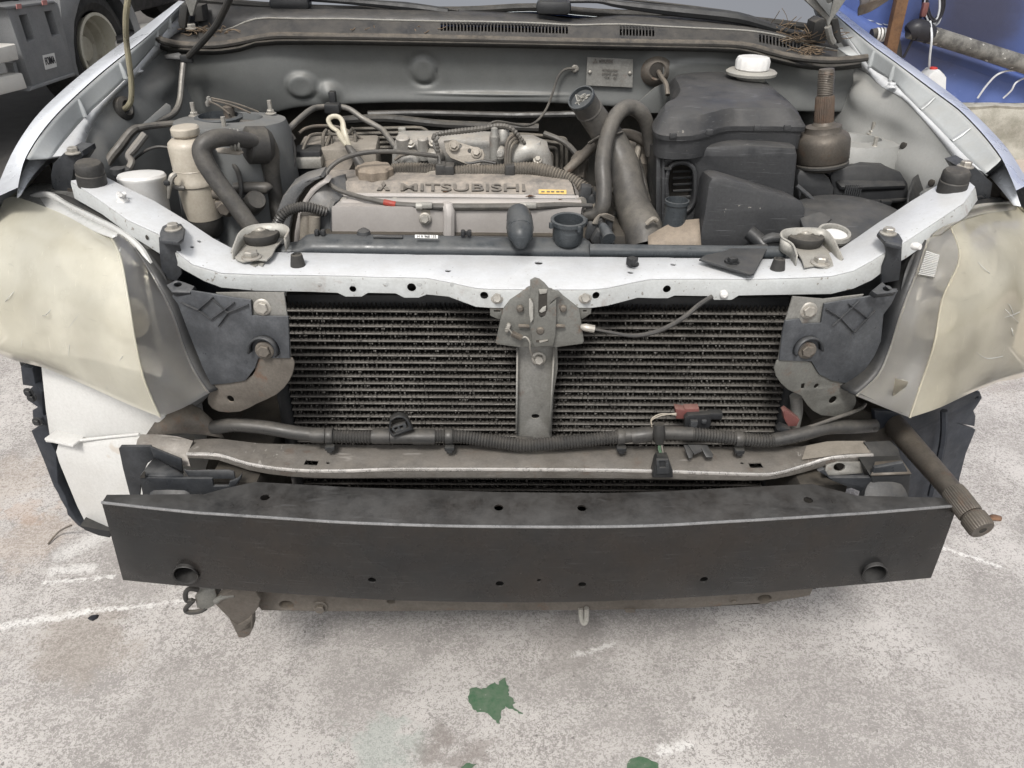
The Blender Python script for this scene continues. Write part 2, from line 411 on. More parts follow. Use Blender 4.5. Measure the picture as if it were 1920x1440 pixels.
mk('kerb_concrete', (.36, .345, .30), .9, 0, (.17, .165, .13), 7, .38, .66, bump=1.0, bs=45, dust=.5, dc=(.46, .44, .39))
mk('jug_plastic', (.56, .57, .57), .45, 0, (.48, .48, .47), 9)
mk('jug_red', (.5, .04, .03), .4)
mk('sheet_metal_old', (.16, .14, .12), .6, .4, (.26, .24, .21), 12, rust=.5, dust=.2)
mk('brass', (.45, .30, .09), .4, .5)
mk('hood_under', (.42, .43, .42), .55, 0, (.3, .3, .29), 4, dust=.1)
mk('shade_white', (.84, .86, .86), .6)
mk('seat_dark', (.03, .03, .034), .9)
# special materials: ground, wall, glass, headlamp plastic
def seg_dist(nt, p, a, b):
    a = Vector((*a, 0)); b = Vector((*b, 0)); d = b - a
    s = nt.nodes.new('ShaderNodeVectorMath'); s.operation = 'SUBTRACT'; nt.links.new(p, s.inputs[0]); s.inputs[1].default_value = a
    dt = nt.nodes.new('ShaderNodeVectorMath'); dt.operation = 'DOT_PRODUCT'; nt.links.new(s.outputs[0], dt.inputs[0]); dt.inputs[1].default_value = d / d.length_squared
    t = mth(nt, 'MULTIPLY', dt.outputs['Value'], 1.0, True)
    sc = nt.nodes.new('ShaderNodeVectorMath'); sc.operation = 'SCALE'; sc.inputs[0].default_value = d; nt.links.new(t, sc.inputs['Scale'])
    ds = nt.nodes.new('ShaderNodeVectorMath'); ds.operation = 'DISTANCE'; nt.links.new(s.outputs[0], ds.inputs[0]); nt.links.new(sc.outputs[0], ds.inputs[1])
    return ds.outputs['Value']
def ground_mat():
    mat, nt, b, geo = newmat('yard_concrete'); pos = geo.outputs['Position']
    big = noise(nt, pos, 2.2, 6, .6); mid = noise(nt, pos, 9, 7, .66); low = noise(nt, pos, 4.2, 7, .62, .5)
    w_a = noise(nt, pos, 165, 4, .62, 1.0); w_b = noise(nt, pos, 400, 4, .65, .5); fine = noise(nt, pos, 700, 3, .6); rg = noise(nt, pos, 34, 12, .76, .4)
    worm = mth(nt, 'ADD', mth(nt, 'MULTIPLY', w_a, .62), mth(nt, 'MULTIPLY', w_b, .38))
    thr = mth(nt, 'ADD', worm, mth(nt, 'ADD', mth(nt, 'MULTIPLY', mth(nt, 'SUBTRACT', low, .5), .30), mth(nt, 'MULTIPLY', mth(nt, 'SUBTRACT', rg, .5), .28)))
    base = mixc(nt, mr(nt, mid, .3, .7), (.325, .306, .29), (.255, .239, .227))
    lite = mixc(nt, mr(nt, low, .35, .65), (.425, .402, .382), (.505, .482, .46))
    flake = mr(nt, thr, .46, .53)
    col = mixc(nt, flake, base, lite)
    pit = mr(nt, worm, .37, .41, 1, 0)
    col = mixc(nt, mth(nt, 'MULTIPLY', pit, .6), col, (.16, .15, .14))
    col = mixc(nt, mth(nt, 'MULTIPLY', mr(nt, noise(nt, pos, 75, 2, .5), .70, .73), .7), col, (.12, .112, .105))
    col = mixc(nt, .2, col, mixc(nt, fine, (.1, .1, .1), (.9, .9, .9)), 'OVERLAY')
    # stains, each with a place and an uneven edge
    wob = mth(nt, 'MULTIPLY', mth(nt, 'SUBTRACT', noise(nt, pos, 12, 6, .65), .5), .34)
    for (u, v, r0, c, amt) in ((150, 1210, .12, (.25, .21, .17), .4), (60, 1010, .10, (.42, .32, .24), .25), (40, 960, .05, (.40, .27, .19), .3), (620, 1300, .22, (.26, .245, .232), .2),
                               (1180, 1230, .22, (.26, .247, .235), .25), (840, 1180, .3, (.27, .257, .245), .2), (1060, 1190, .1, (.22, .2, .185), .35), (330, 1330, .14, (.25, .233, .218), .3), (1500, 1250, .14, (.27, .252, .24), .3),
                               (720, 1400, .07, (.33, .37, .34), .5), (850, 1425, .06, (.2, .175, .16), .6), (1850, 1160, .2, (.3, .285, .27), .25), (1870, 1330, .2, (.26, .243, .228), .25), (20, 900, .12, (.36, .28, .21), .25)):
        c3 = Z(u, v, 0); e = seg_dist(nt, pos, (c3.x, c3.y), (c3.x + .001, c3.y))
        f = mth(nt, 'MULTIPLY', mr(nt, mth(nt, 'ADD', e, wob), r0 * .45, r0 * 1.15, 1, 0), amt)
        col = mixc(nt, f, col, c)
    wob2 = mth(nt, 'MULTIPLY', mth(nt, 'SUBTRACT', noise(nt, pos, 55, 8, .8), .5), .07)
    for (u0, v0, u1, v1, w, amt) in ((0, 1175, 160, 1148, .013, .7), (160, 1148, 345, 1127, .006, .7), (80, 1092, 215, 1080, .005, .7), (100, 1070, 170, 1066, .016, .6), (1770, 1027, 1875, 1062, .006, .8), (1080, 1228, 1150, 1208, .006, .5), (120, 1040, 190, 1005, .03, .5), (1240, 1408, 1290, 1398, .012, .6)):
        a, c = Z(u0, v0, 0), Z(u1, v1, 0)
        e = mth(nt, 'ADD', seg_dist(nt, pos, (a.x, a.y), (c.x, c.y)), wob2)
        col = mixc(nt, mth(nt, 'MULTIPLY', mth(nt, 'MULTIPLY', mr(nt, e, w * .2, w * 1.3, 1, 0), amt), mr(nt, w_a, .36, .5, .25, 1)), col, (.72, .71, .685))
    # older, darker asphalt further into the yard on the left, sandy ground by the wall on the right
    sep = nt.nodes.new('ShaderNodeSeparateXYZ'); nt.links.new(pos, sep.inputs[0])
    yw = mth(nt, 'ADD', sep.outputs[1], mth(nt, 'MULTIPLY', big, 1.2))
    far = mth(nt, 'MULTIPLY', mr(nt, yw, 3.0, 3.8), mr(nt, sep.outputs[0], .8, -.8))
    col = mixc(nt, far, col, mixc(nt, mid, (.15, .142, .132), (.075, .071, .067)))
    sand = mth(nt, 'MULTIPLY', mr(nt, yw, 2.6, 3.6), mr(nt, sep.outputs[0], .2, 1.2))
    col = mixc(nt, mth(nt, 'MULTIPLY', sand, .75), col, mixc(nt, mid, (.52, .43, .36), (.36, .30, .25)))
    nt.links.new(col, b.inputs['Base Color']); b.inputs['Roughness'].default_value = .85; b.inputs['Specular IOR Level'].default_value = .3
    bp = nt.nodes.new('ShaderNodeBump'); bp.inputs['Strength'].default_value = .55; bp.inputs['Distance'].default_value = .004
    h = mth(nt, 'ADD', mth(nt, 'MULTIPLY', worm, .8), mth(nt, 'ADD', mth(nt, 'MULTIPLY', fine, .35), mth(nt, 'MULTIPLY', mid, 1.0)))
    nt.links.new(h, bp.inputs['Height']); nt.links.new(bp.outputs[0], b.inputs['Normal'])
ground_mat()
def wall_mat():
    mat, nt, b, geo = newmat('wall_blue'); pos = geo.outputs['Position']
    n1 = noise(nt, pos, 3, 8, .65); n2 = noise(nt, pos, 1.1, 4, .5); n3 = noise(nt, pos, 14, 6, .7)
    col = mixc(nt, mr(nt, n1, .35, .7), (.085, .13, .33), (.06, .095, .25))
    col = mixc(nt, mth(nt, 'MULTIPLY', mr(nt, n2, .52, .66), .75), col, (.11, .11, .16))
    col = mixc(nt, mth(nt, 'MULTIPLY', mr(nt, n3, .62, .72), .5), col, (.16, .21, .44))
    c3 = Y(1840, 12, 4.74); e = seg_dist3(nt, pos, c3)
    f = mr(nt, mth(nt, 'ADD', e, mth(nt, 'MULTIPLY', n1, .5)), .38, .78, 1, 0)
    col = mixc(nt, mth(nt, 'MULTIPLY', f, .85), col, (.035, .033, .045))
    nt.links.new(col, b.inputs['Base Color']); b.inputs['Roughness'].default_value = .6
    bp = nt.nodes.new('ShaderNodeBump'); bp.inputs['Strength'].default_value = .4; bp.inputs['Distance'].default_value = .006
    nt.links.new(noise(nt, pos, 22, 6, .65), bp.inputs['Height']); nt.links.new(bp.outputs[0], b.inputs['Normal'])
def seg_dist3(nt, p, c):
    ds = nt.nodes.new('ShaderNodeVectorMath'); ds.operation = 'DISTANCE'; nt.links.new(p, ds.inputs[0]); ds.inputs[1].default_value = c
    return ds.outputs['Value']
wall_mat()
def lens_mat(name, c1, c2, clear, rough, streak):
    """weathered headlamp plastic: a hazy film over clear plastic; 'clear' is how much still passes straight through"""
    mat, nt, b, geo = newmat(name); pos = geo.outputs['Position']
    n1 = noise(nt, pos, 6, 8, .65); n2 = noise(nt, pos, 22, 9, .72); n3 = noise(nt, pos, 11, 4, .5)
    col = mixc(nt, mr(nt, n1, .34, .68), c1, c2)
    col = mixc(nt, mth(nt, 'MULTIPLY', mr(nt, n2, .5, .75), .3), col, tuple(x * .6 for x in c2))
    for sc, ro, k, cc_ in (((260, 60, 26), (.4, .7, .3), 1.0, tuple(min(1, x * 1.3) for x in c1)), ((40, 50, 240), (1.1, .2, .9), .5, tuple(x * .4 for x in c2))):
        mp = nt.nodes.new('ShaderNodeMapping'); mp.inputs['Scale'].default_value = sc; mp.inputs['Rotation'].default_value = ro; nt.links.new(pos, mp.inputs[0])
        col = mixc(nt, mth(nt, 'MULTIPLY', mr(nt, noise(nt, mp.outputs[0], 1.0, 2, .5, .5), .69, .74), streak * k), col, cc_)
    nt.links.new(col, b.inputs['Base Color'])
    nt.links.new(mr(nt, n2, .3, .7, max(rough - .1, .05), rough + .14), b.inputs['Roughness'])
    b.inputs['Coat Weight'].default_value = .9; b.inputs['Coat Roughness'].default_value = .08
    bp = nt.nodes.new('ShaderNodeBump'); bp.inputs['Strength'].default_value = .15; bp.inputs['Distance'].default_value = .001
    nt.links.new(n2, bp.inputs['Height']); nt.links.new(bp.outputs[0], b.inputs['Normal'])
    t = nt.nodes.new('ShaderNodeBsdfRefraction'); t.inputs['Color'].default_value = (.94, .91, .84, 1); t.inputs['Roughness'].default_value = .32; t.inputs['IOR'].default_value = 1.03
    mx = nt.nodes.new('ShaderNodeMixShader'); out = [n for n in nt.nodes if n.type == 'OUTPUT_MATERIAL'][0]
    sp = nt.nodes.new('ShaderNodeSeparateXYZ'); nt.links.new(geo.outputs['Normal'], sp.inputs[0])      # the sun side is the most weathered
    nt.links.new(mth(nt, 'MULTIPLY', mr(nt, sp.outputs[2], -.3, .6, 1.2, .75), mr(nt, n3, .32, .7, clear * 1.2, clear * .75), True), mx.inputs[0]); nt.links.new(b.outputs[0], mx.inputs[1]); nt.links.new(t.outputs[0], mx.inputs[2]); nt.links.new(mx.outputs[0], out.inputs[0])
lens_mat('lens_yellow', (.60, .58, .49), (.50, .475, .385), .38, .15, .45)
lens_mat('lens_brown', (.50, .47, .38), (.40, .37, .285), .5, .14, .5)
lens_mat('lens_clear', (.22, .22, .22), (.14, .14, .145), .7, .12, .2)
lens_mat('lens_clear_pale', (.36, .35, .33), (.26, .25, .23), .7, .12, .3)
lens_mat('lens_top', (.60, .60, .58), (.50, .50, .48), .25, .3, .2)
mk('reflector', (.62, .61, .57), .18, .9, (.5, .49, .45), 20, bump=0)
mk('lamp_inner', (.16, .16, .15), .35, .1, (.07, .068, .064), 20)
def glass_mat():
    m = bpy.data.materials.new('windscreen_glass'); m.use_nodes = True; nt = m.node_tree; nt.nodes.clear(); M['windscreen_glass'] = m
    out = nt.nodes.new('ShaderNodeOutputMaterial'); mx = nt.nodes.new('ShaderNodeMixShader'); t = nt.nodes.new('ShaderNodeBsdfTransparent'); t.inputs[0].default_value = (.93, .97, .96, 1)
    g = nt.nodes.new('ShaderNodeBsdfGlossy'); g.inputs['Roughness'].default_value = .04; f = nt.nodes.new('ShaderNodeFresnel'); f.inputs[0].default_value = 1.55
    nt.links.new(f.outputs[0], mx.inputs[0]); nt.links.new(t.outputs[0], mx.inputs[1]); nt.links.new(g.outputs[0], mx.inputs[2]); nt.links.new(mx.outputs[0], out.inputs[0])
glass_mat()
# ================================================================ THE SETTING
gv = [Vector((-120, -60, 0)), Vector((120, -60, 0)), Vector((120, 200, 0)), Vector((-120, 200, 0))]
ground = O('ground', (gv, [(0, 1, 2, 3)]), 'yard_concrete', kind='structure', sm=0)
def patch(px, mat='green_paint', name='paint_patch'):
    q = []
    for a, b in zip(px, px[1:] + px[:1]):
        for t in (0, .33, .66): q.append((a[0] + (b[0] - a[0]) * t + random.uniform(-2.2, 2.2) * (t > 0), a[1] + (b[1] - a[1]) * t + random.uniform(-1.6, 1.6) * (t > 0)))
    g = plate(q, ('z', .0022), .0018)
    return O(name, g, mat, ground)
patch([(880, 1292), (894, 1288), (903, 1293), (915, 1286), (928, 1279), (935, 1284), (938, 1276), (948, 1270), (950, 1284), (955, 1294), (953, 1304), (962, 1309), (966, 1317), (960, 1321), (969, 1330), (981, 1337), (972, 1337), (962, 1329), (953, 1328), (948, 1323), (941, 1330), (940, 1345), (937, 1356), (925, 1348), (914, 1336), (900, 1334), (888, 1330), (881, 1318), (877, 1306)])
patch([(1176, 1432), (1184, 1422), (1198, 1418), (1215, 1422), (1235, 1432), (1238, 1450), (1205, 1458), (1178, 1448)])
patch([(865, 1438), (880, 1430), (893, 1433), (884, 1440), (890, 1446), (870, 1446)])
# loose bits lying on the ground
def chip(px, h, mat, name, label, cat_):
    c = Z(sum(p[0] for p in px) / len(px), sum(p[1] for p in px) / len(px), 0)
    pts = [Z(u, v, 0) for u, v in px]; V = []; n = len(pts)
    for p in pts: V.append(p + Vector((0, 0, .0006)))
    for i, p in enumerate(pts): V.append(p + (c - p) * .25 + Vector((0, 0, h * (.5 + .5 * random.random()))))
    F = [tuple(range(n, 2 * n)), tuple(reversed(range(n)))] + [(i, (i + 1) % n, n + (i + 1) % n, n + i) for i in range(n)]
    return O(name, (V, F), mat, label=label, cat_=cat_, sm=30)
chip([(164, 1160), (172, 1155), (186, 1154), (183, 1160), (174, 1165), (168, 1163)], .006, 'cable_black', 'plastic_chip', 'small black plastic chip on the concrete left of the tow hook', 'debris')
lf = J(sheet([[Z(1852, 968, .001), Z(1862, 964, .006), Z(1878, 968, .002)], [Z(1854, 972, .004), Z(1866, 970, .012), Z(1879, 973, .006)], [Z(1857, 976, .001), Z(1868, 976, .006), Z(1877, 977, .002)]], 3, 3))
O('dry_leaf', lf, 'leaf_dry', label='curled brown dry leaf on the ground beside the axle shaft tip', cat_='leaf', solid=.0006)
tw = tube([Z(90, 1020, .004), Z(105, 1002, .01), Z(118, 992, .03), Z(134, 985, .06)], .0022, 4, 6)
O('twig', tw, 'brown_steel', label='thin bent stick on the ground beside the white washer tank', cat_='twig')

# ---------------------------------------------------------------- blue wall, kerb and the things by it
WY = 4.74
KZ = .30
kx0, kx1 = 1.2, 9.0
# kerb: an uneven old concrete footing
rows = []
for (dy, z) in ((-.02, 0), (0, .1), (-.01, .2), (.015, .275), (.05, .302), (.45, .305)):
    rows.append([Vector((kx0 + (kx1 - kx0) * i / 60, WY - .12 + dy + random.uniform(-.012, .012) * (z < .3), z + (random.uniform(-.008, .008) if .05 < z < .31 else 0))) for i in range(61)])
O('concrete_kerb', sheet(rows, 1, 2), 'kerb_concrete', label='rough mossy concrete footing under the blue wall', cat_='kerb', sm=25)
wall = thing('blue_wall', 'bright blue plastered yard wall with a sloping ledge and a dark smudge', 'wall', (4, WY + .1, .3))
O('wall_face', box((4.0, WY + .16, 1.9), (9.0, .22, 3.2), None, .01), 'wall_blue', wall)
# sloping plinth below the ledge line, proud of the wall
LE = [(1560, 10), (1590, 25), (1640, 55), (1700, 76), (1760, 98), (1820, 118), (1880, 140), (1960, 168), (2200, 255)]
top = [Y(u, v, WY - .02) for u, v in LE]
rows = [[p + Vector((0, .1, .035)) for p in top], [p + Vector((0, .0, .018)) for p in top], [p + Vector((0, -.03, -.03)) for p in top], [Vector((p.x, WY - .045, .60 if p.z > .65 else p.z - .04)) for p in top], [Vector((p.x, WY - .05, .30)) for p in top]]
O('ledge', sheet(rows, 4, 3), 'wall_blue', wall)
O('paint_drip', J(*[plate([(u, v), (u + w, v + 3), (u + w + 3, v + h), (u + 4, v + h - 1)], ('y', WY + .045), .003) for u, v, w, h in ((1625, 36, 12, 4), (1642, 42, 10, 5), (1655, 44, 14, 4))]), 'cable_white', wall)
def by_wall(name, g, mat, label, cat_, **k): return O(name, g, mat, label=label, cat_=cat_, **k)
pt = [Y(1690, v, WY - .16) for v in (-120, 106)]
by_wall('wooden_post', box((pt[0] + pt[1]) / 2, (.062, .05, (pt[0] - pt[1]).length), RY(-1.5), .004), 'wood', 'brown wooden post standing against the blue wall', 'post')
pp = thing('waste_pipe', 'crusted grey pipe running down along the blue wall', 'pipe', Y(1800, 95, WY - .14))
O('pipe_run', tube([Y(1704, 58, WY - .13), Y(1730, 62, WY - .13), Y(1760, 70, WY - .13), Y(1830, 92, WY - .13), Y(1930, 124, WY - .13), Y(2100, 180, WY - .13)], [.038, .045, .044, .043, .045, .045], 5, 14), 'pipe_crust', pp)
O('pipe_collar', tube([Y(1703, 62, WY - .13), Y(1716, 56, WY - .13), Y(1735, 60, WY - .13), Y(1745, 68, WY - .13)], [.04, .056, .052, .045], 4, 14), 'cable_black', pp)
eb = thing('pipe_elbow', 'short dark elbow pipe with pale tape bands behind the wooden post', 'pipe', Y(1660, 75, WY - .1))
O('elbow', tube([Y(1634, 66, WY - .08), Y(1655, 64, WY - .08), Y(1672, 72, WY - .08), Y(1678, 92, WY - .08), Y(1680, 130, WY - .08)], .033, 5, 14), 'rubber', eb)
for u in (1644, 1650, 1656): O('tape_band', lathe([(.035, -.006), (.037, 0), (.035, .006)], Y(u, 65, WY - .08), (1, 0, 0), 16), 'sticker_white', eb)
# cable coil hung up, with two tails
cc = thing('cable_coil', 'coil of black and white cable hanging on the blue wall', 'cable', Y(1750, 10, WY - .1))
for k in range(9):
    cx, cy = 1752 + random.uniform(-4, 4), 4 + random.uniform(-6, 6); rx, ry = random.uniform(13, 19), random.uniform(30, 42)
    pth = [Y(cx + rx * math.cos(a * math.pi / 6 + k), cy + ry * math.sin(a * math.pi / 6 + k), WY - .06 - .008 * k) for a in range(13)]
    O('cable_loop', tube(pth, .006, 3, 6), 'cable_white' if k in (2, 5, 7) else 'cable_black', cc)
O('black_tail', tube([Y(1731, 15, WY - .1), Y(1722, 45, WY - .12), Y(1708, 80, WY - .13), Y(1694, 108, WY - .12)], .007, 4, 6), 'cable_black', cc)
O('white_tail', tube([Y(1744, 40, WY - .14), Y(1747, 70, WY - .2), Y(1743, 110, WY - .18), Y(1743, 135, WY - .14), Y(1750, 152, WY - .14)], .006, 5, 6), 'cable_white', cc)
O('cable_tie', box(Y(1733, 18, WY - .12), (.03, .03, .07), None, .006), 'red_plug', cc)
by_wall('white_wire', tube([Y(1833, 184, WY - .1), Y(1850, 160, WY - .12), Y(1870, 140, WY - .13), Y(1895, 132, WY - .12), Y(1935, 136, WY - .08)], .0055, 6, 6), 'cable_white', 'white wire looping up from the kerb against the blue wall', 'wire')
by_wall('thin_wire', tube([Y(1881, 184, WY - .1), Y(1896, 170, WY - .12), Y(1905, 155, WY - .12), Y(1925, 144, WY - .08)], .005, 6, 6), 'cable_white', 'shorter grey wire right of the looping one on the kerb', 'wire')
jug = thing('plastic_jug', 'white plastic jug with a red cap standing on the kerb by the wall', 'jug', Y(1757, 190, WY - .14))
jp = Y(1757, 187, WY - .14)
sx = mpp(jp)
O('bottle_body', plate([(1738, 195), (1738, 148), (1744, 140), (1752, 133), (1764, 132), (1772, 140), (1776, 146), (1774, 195)], ('y', WY - .22), .11, bev=.012), 'jug_plastic', jug)
O('screw_cap', lathe([(.02, 0), (.02, .03), (.016, .034)], Y(1748, 138, WY - .17), (0, 0, 1), 16), 'jug_red', jug)
ms = sheet([[Y(1606, -30, WY - .3), Y(1640, -25, WY - .4), Y(1690, -30, WY - .3)], [Y(1612, 5, WY - .42), Y(1640, -2, WY - .5), Y(1672, -6, WY - .42)], [Y(1608, 16, WY - .4), Y(1635, 8, WY - .46), Y(1668, -1, WY - .4)], [Y(1608, 30, WY - .4), Y(1632, 22, WY - .44), Y(1664, 2, WY - .4)]], 4, 3)
by_wall('metal_scrap', ms, 'sheet_metal_old', 'bent old sheet metal hanging in front of the blue wall', 'scrap', solid=.006)

# ---------------------------------------------------------------- the truck behind on the left
A, B2 = Z(62, 167, .36), Z(142, 140, .36)
td = (B2 - A); td.z = 0; td.normalize(); tn = Vector((td.y, -td.x, 0))
TP = ('p', A, tn)
def TPo(d): return ('p', A - tn * d, tn)
truck = thing('parked_truck', 'grey and white parked truck with a cream wheel rim and white side rails', 'truck', Vector((A.x, A.y, 0)))
skirt = O('side_box', plate([(12, 16), (108, 4), (141, 136), (62, 162)], TP, .28, holes=[[(36, 29), (51, 27), (66, 73), (52, 79)], [(84, 22), (98, 20), (112, 64), (98, 68)]], bev=.006), 'truck_grey', truck)
O('box_back', plate([(14, 20), (106, 8), (138, 134), (64, 158)], TPo(.06), .01), 'truck_dark', skirt)
for u, v in ((51, 51), (97, 42)): O('latch_knob', lathe([(.018, 0), (.018, .03), (.01, .036)], P(u, v, TPo(.05)), tn, 12), 'zinc', skirt)
O('box_edge', plate([(5, 13), (100, 1), (106, 5), (12, 18)], TPo(-.012), .1, bev=.004), 'truck_grey', skirt)
O('bottom_rim', plate([(60, 163), (141, 136), (141, 142), (56, 171)], TPo(-.012), .3, bev=.004), 'truck_grey', skirt)
for u, v in ((36, 11), (84, 4)): O('tape_strip', plate([(u - 5, v - 3), (u + 4, v - 4), (u + 5, v + 5), (u - 4, v + 6)], TPo(-.016), .004), 'pink_tape', skirt)
stk = O('sticker', plate([(80, 104), (102, 99), (107, 125), (86, 131)], TPo(-.004), .003), 'sticker_white', skirt)
tu = (P(104, 114, TP) - P(83, 119, TP)).normalized(); tv = tn.cross(tu)
if tv.z < 0: tv = -tv
tc = P(94, 114, TPo(-.006)); wd = (P(104, 112, TP) - P(84, 117, TP)).length
O('sticker_lettering', textg('FOIMA', tc, tu, tv, .055, .001, wd * .86, .0002), 'ink', stk)
# white rails
for (a, b, c, d) in (((-60, 102), (30, 82), (37, 112), (-60, 134)), ((-60, 158), (43, 137), (53, 166), (-60, 195))):
    O('side_rail', plate([a, b, c, d], TPo(-.02), .10, bev=.012), 'truck_white', truck)
O('rail_post', plate([(24, 118), (30, 117), (36, 140), (30, 142)], TPo(.03), .05), 'truck_grey', truck)
# wheel with rim
wc = P(187, 92, TPo(.10)); ax = tn
rr = .205
O('tyre', lathe([(rr, -.10), (rr + .015, -.005), (rr + .06, .015), (rr + .11, .0), (rr + .145, -.03), (rr + .148, -.1), (rr + .14, -.22), (rr, -.24)], wc, ax, 40, caps=False), 'tyre', truck)
rim = O('rim', lathe([(rr + .004, .0), (rr + .006, .012), (rr - .012, .014), (rr - .02, -.02), (rr - .024, -.06), (rr - .04, -.066), (rr - .046, -.12), (rr - .08, -.15), (.085, -.14), (.07, -.09), (.0, -.085)], wc, ax, 40, caps=False), 'rim_cream', truck)
for k in range(6):
    a = k * math.pi / 3; q = wc + (tu * math.cos(a) + Vector((0, 0, 1)) * math.sin(a)) * .11 - tn * .145
    O('wheel_nut', boltg(q, tn, .011), 'zinc', rim)
# mudguard round the wheel: front leaf left of the tyre and a band over it
gp = [(108, -40), (160, -30), (148, 8), (140, 40), (139, 80), (143, 118), (150, 145), (141, 140), (128, 90), (116, 40)]
O('mudguard_leaf', plate(gp, TPo(.05), .35, bev=.004), 'truck_grey', truck)
arc = [Vector(wc) + (tu * math.cos(a) + Vector((0, 0, 1)) * math.sin(a)) * (rr + .20) for a in [R(t) for t in range(-12, 118, 8)]]
O('mudguard', sheet([[p + tn * .03 for p in arc], [p + tn * .035 + (p - wc).normalized() * .07 for p in arc], [p - tn * .3 + (p - wc).normalized() * .07 for p in arc]]), 'truck_grey', truck, solid=.006)
O('tank_end', tube([P(108, 10, TPo(.1)), P(124, 8, TPo(.1))], .045, 1, 14), 'truck_grey', truck)
ch = Vector(A) - tn * .75
O('chassis', box(ch + Vector((0, 0, .42)) + td * .2, (6.0, .9, .5), Matrix.Rotation(math.atan2(td.y, td.x), 3, 'Z'), .02), 'truck_dark', truck)
O('cargo_body', box(ch - tn * .6 + Vector((0, 0, 1.45)) + td * .2, (6.2, 1.9, 1.2), Matrix.Rotation(math.atan2(td.y, td.x), 3, 'Z'), .02), 'truck_dark', truck)
for dd_ in (2.6, -.3): O('rear_wheel', lathe([(.2, -.1), (.36, -.08), (.38, 0), (.36, .08), (.2, .1)], ch + Vector((0, 0, .38)) + tn * .2 + td * dd_, tn, 32), 'tyre', truck)
# clutter behind the car between fender and truck
cl = thing('white_bench', 'low white bench with a dark pad behind the front wing', 'bench', Z(235, 62, .4))
O('bench_top', plate([(205, 47), (330, 40), (330, 70), (215, 78)], ('z', .45), .06, bev=.01), 'truck_white', cl)
O('bench_pad', plate([(213, 53), (245, 52), (252, 58), (235, 72), (218, 76)], ('z', .475), .02, bev=.004), 'truck_dark', cl)
q = Z(270, 60, .4); O('bench_leg', box((q.x + .2, q.y, .2), (.8, .12, .39), None, .01), 'truck_dark', cl)
bk = Z(260, 20, 0)
O('dark_shed', box((-2.2, 11.5, 1.4), (7, .3, 2.8), None, .02), 'truck_dark', label='dark shed side at the back of the yard behind the truck', cat_='shed')
# ================================================================ THE CAR
car = thing('car', 'silver car with open bonnet, front bumper removed and dusty engine bay showing', 'car', (0, 1.6, 0))
VERT = Vector((0, 0, 1)); FRONT = Vector((0, -1, 0))
# ---------------------------------------------------------------- front wings
def wing(side, Bp, Cp, Dp, Ep, ys):
    B_ = atY([Z(*p) for p in Bp], ys); C_ = atY([Z(*p) for p in Cp], ys); D_ = atY([Z(*p) for p in Dp], ys); E_ = atY([Z(*p) for p in Ep], ys)
    s = -1 if side == 'l' else 1
    C2 = [c + (d - c) * .16 + Vector((0, 0, -.004)) for c, d in zip(C_, D_)]
    D1 = [d + (c - d) * .22 + Vector((0, 0, -.002)) for c, d in zip(C_, D_)]
    o1 = [b + Vector((s * .03, 0, -.05)) for b in B_]; o2 = [b + Vector((s * .05, 0, -.16)) for b in B_]; o3 = [b + Vector((s * .055, 0, max(-.34, .52 - b.z))) for b in B_]
    w = O('front_wing', sheet([o3, o2, o1, [b + (c - b) * .0 for b, c in zip(B_, C_)], C_], 3, 1), 'silver_paint', car, sm=75)
    k0 = 2
    O('wing_channel', sheet([[c + Vector((0, 0, -.0025)) for c in C_[k0:]], C2[k0:], D1[k0:], D_[k0:]], 3, 1), 'inner_paint', w, solid=.0014, sm=20)
    O('wing_flange', sheet([D_, E_], 3, 1), 'white_paint', w, solid=.0014)
    return B_, C_, D_, E_, w
ysL = [1.17, 1.22, 1.28, 1.34, 1.40, 1.46, 1.52, 1.58, 1.64, 1.70, 1.76, 1.82, 1.88, 1.95, 2.05]
LB = [(-12, 372, .885), (0, 335, .905), (33, 264, .945), (83, 200, .975), (139, 150, 1.0), (194, 105, 1.025), (230, 80, 1.04), (278, 44, 1.065), (333, 3, 1.095), (372, -30, 1.11)]
LC = [(30, 370, .91), (42, 308, .92), (61, 268, .94), (111, 208, .97), (167, 155, .998), (230, 103, 1.03), (278, 67, 1.055), (336, 11, 1.09), (380, -25, 1.105)]
LD = [(97, 296, .915), (133, 250, .93), (172, 205, .955), (222, 164, .98), (250, 130, 1.0), (278, 100, 1.02), (318, 48, 1.058), (360, 5, 1.08)]
LE_ = [(152, 290, .905), (160, 262, .917), (172, 236, .928), (194, 203, .95), (239, 156, .978), (262, 140, .985), (277, 138, .985), (278, 118, 1.0), (300, 100, 1.01), (345, 55, 1.045), (372, 10, 1.075)]
wl = wing('l', LB, LC, LD, LE_, ysL)
RB = [(1930, 345, .90), (1900, 292, .925), (1872, 258, .942), (1833, 219, .96), (1800, 189, .975), (1775, 169, .985), (1736, 142, 1.0), (1714, 125, 1.01), (1678, 100, 1.025), (1631, 64, 1.05), (1581, 25, 1.075), (1540, -10, 1.095)]
RC = [(1916, 383, .905), (1883, 303, .93), (1844, 250, .95), (1800, 206, .97), (1733, 156, .995), (1681, 117, 1.02), (1631, 81, 1.043), (1572, 31, 1.075), (1535, -5, 1.095)]
RD = [(1850, 328, .905), (1803, 286, .92), (1767, 247, .935), (1697, 178, .97), (1669, 150, .985), (1630, 125, 1.0), (1590, 70, 1.045), (1550, 20, 1.075)]
RE = [(1794, 303, .905), (1769, 269, .92), (1744, 239, .935), (1719, 211, .95), (1689, 181, .965), (1655, 166, .97), (1645, 148, .985), (1608, 125, .99), (1580, 80, 1.03), (1545, 30, 1.065)]
wr = wing('r', RB, RC, RD, RE, [y + .03 for y in ysL])
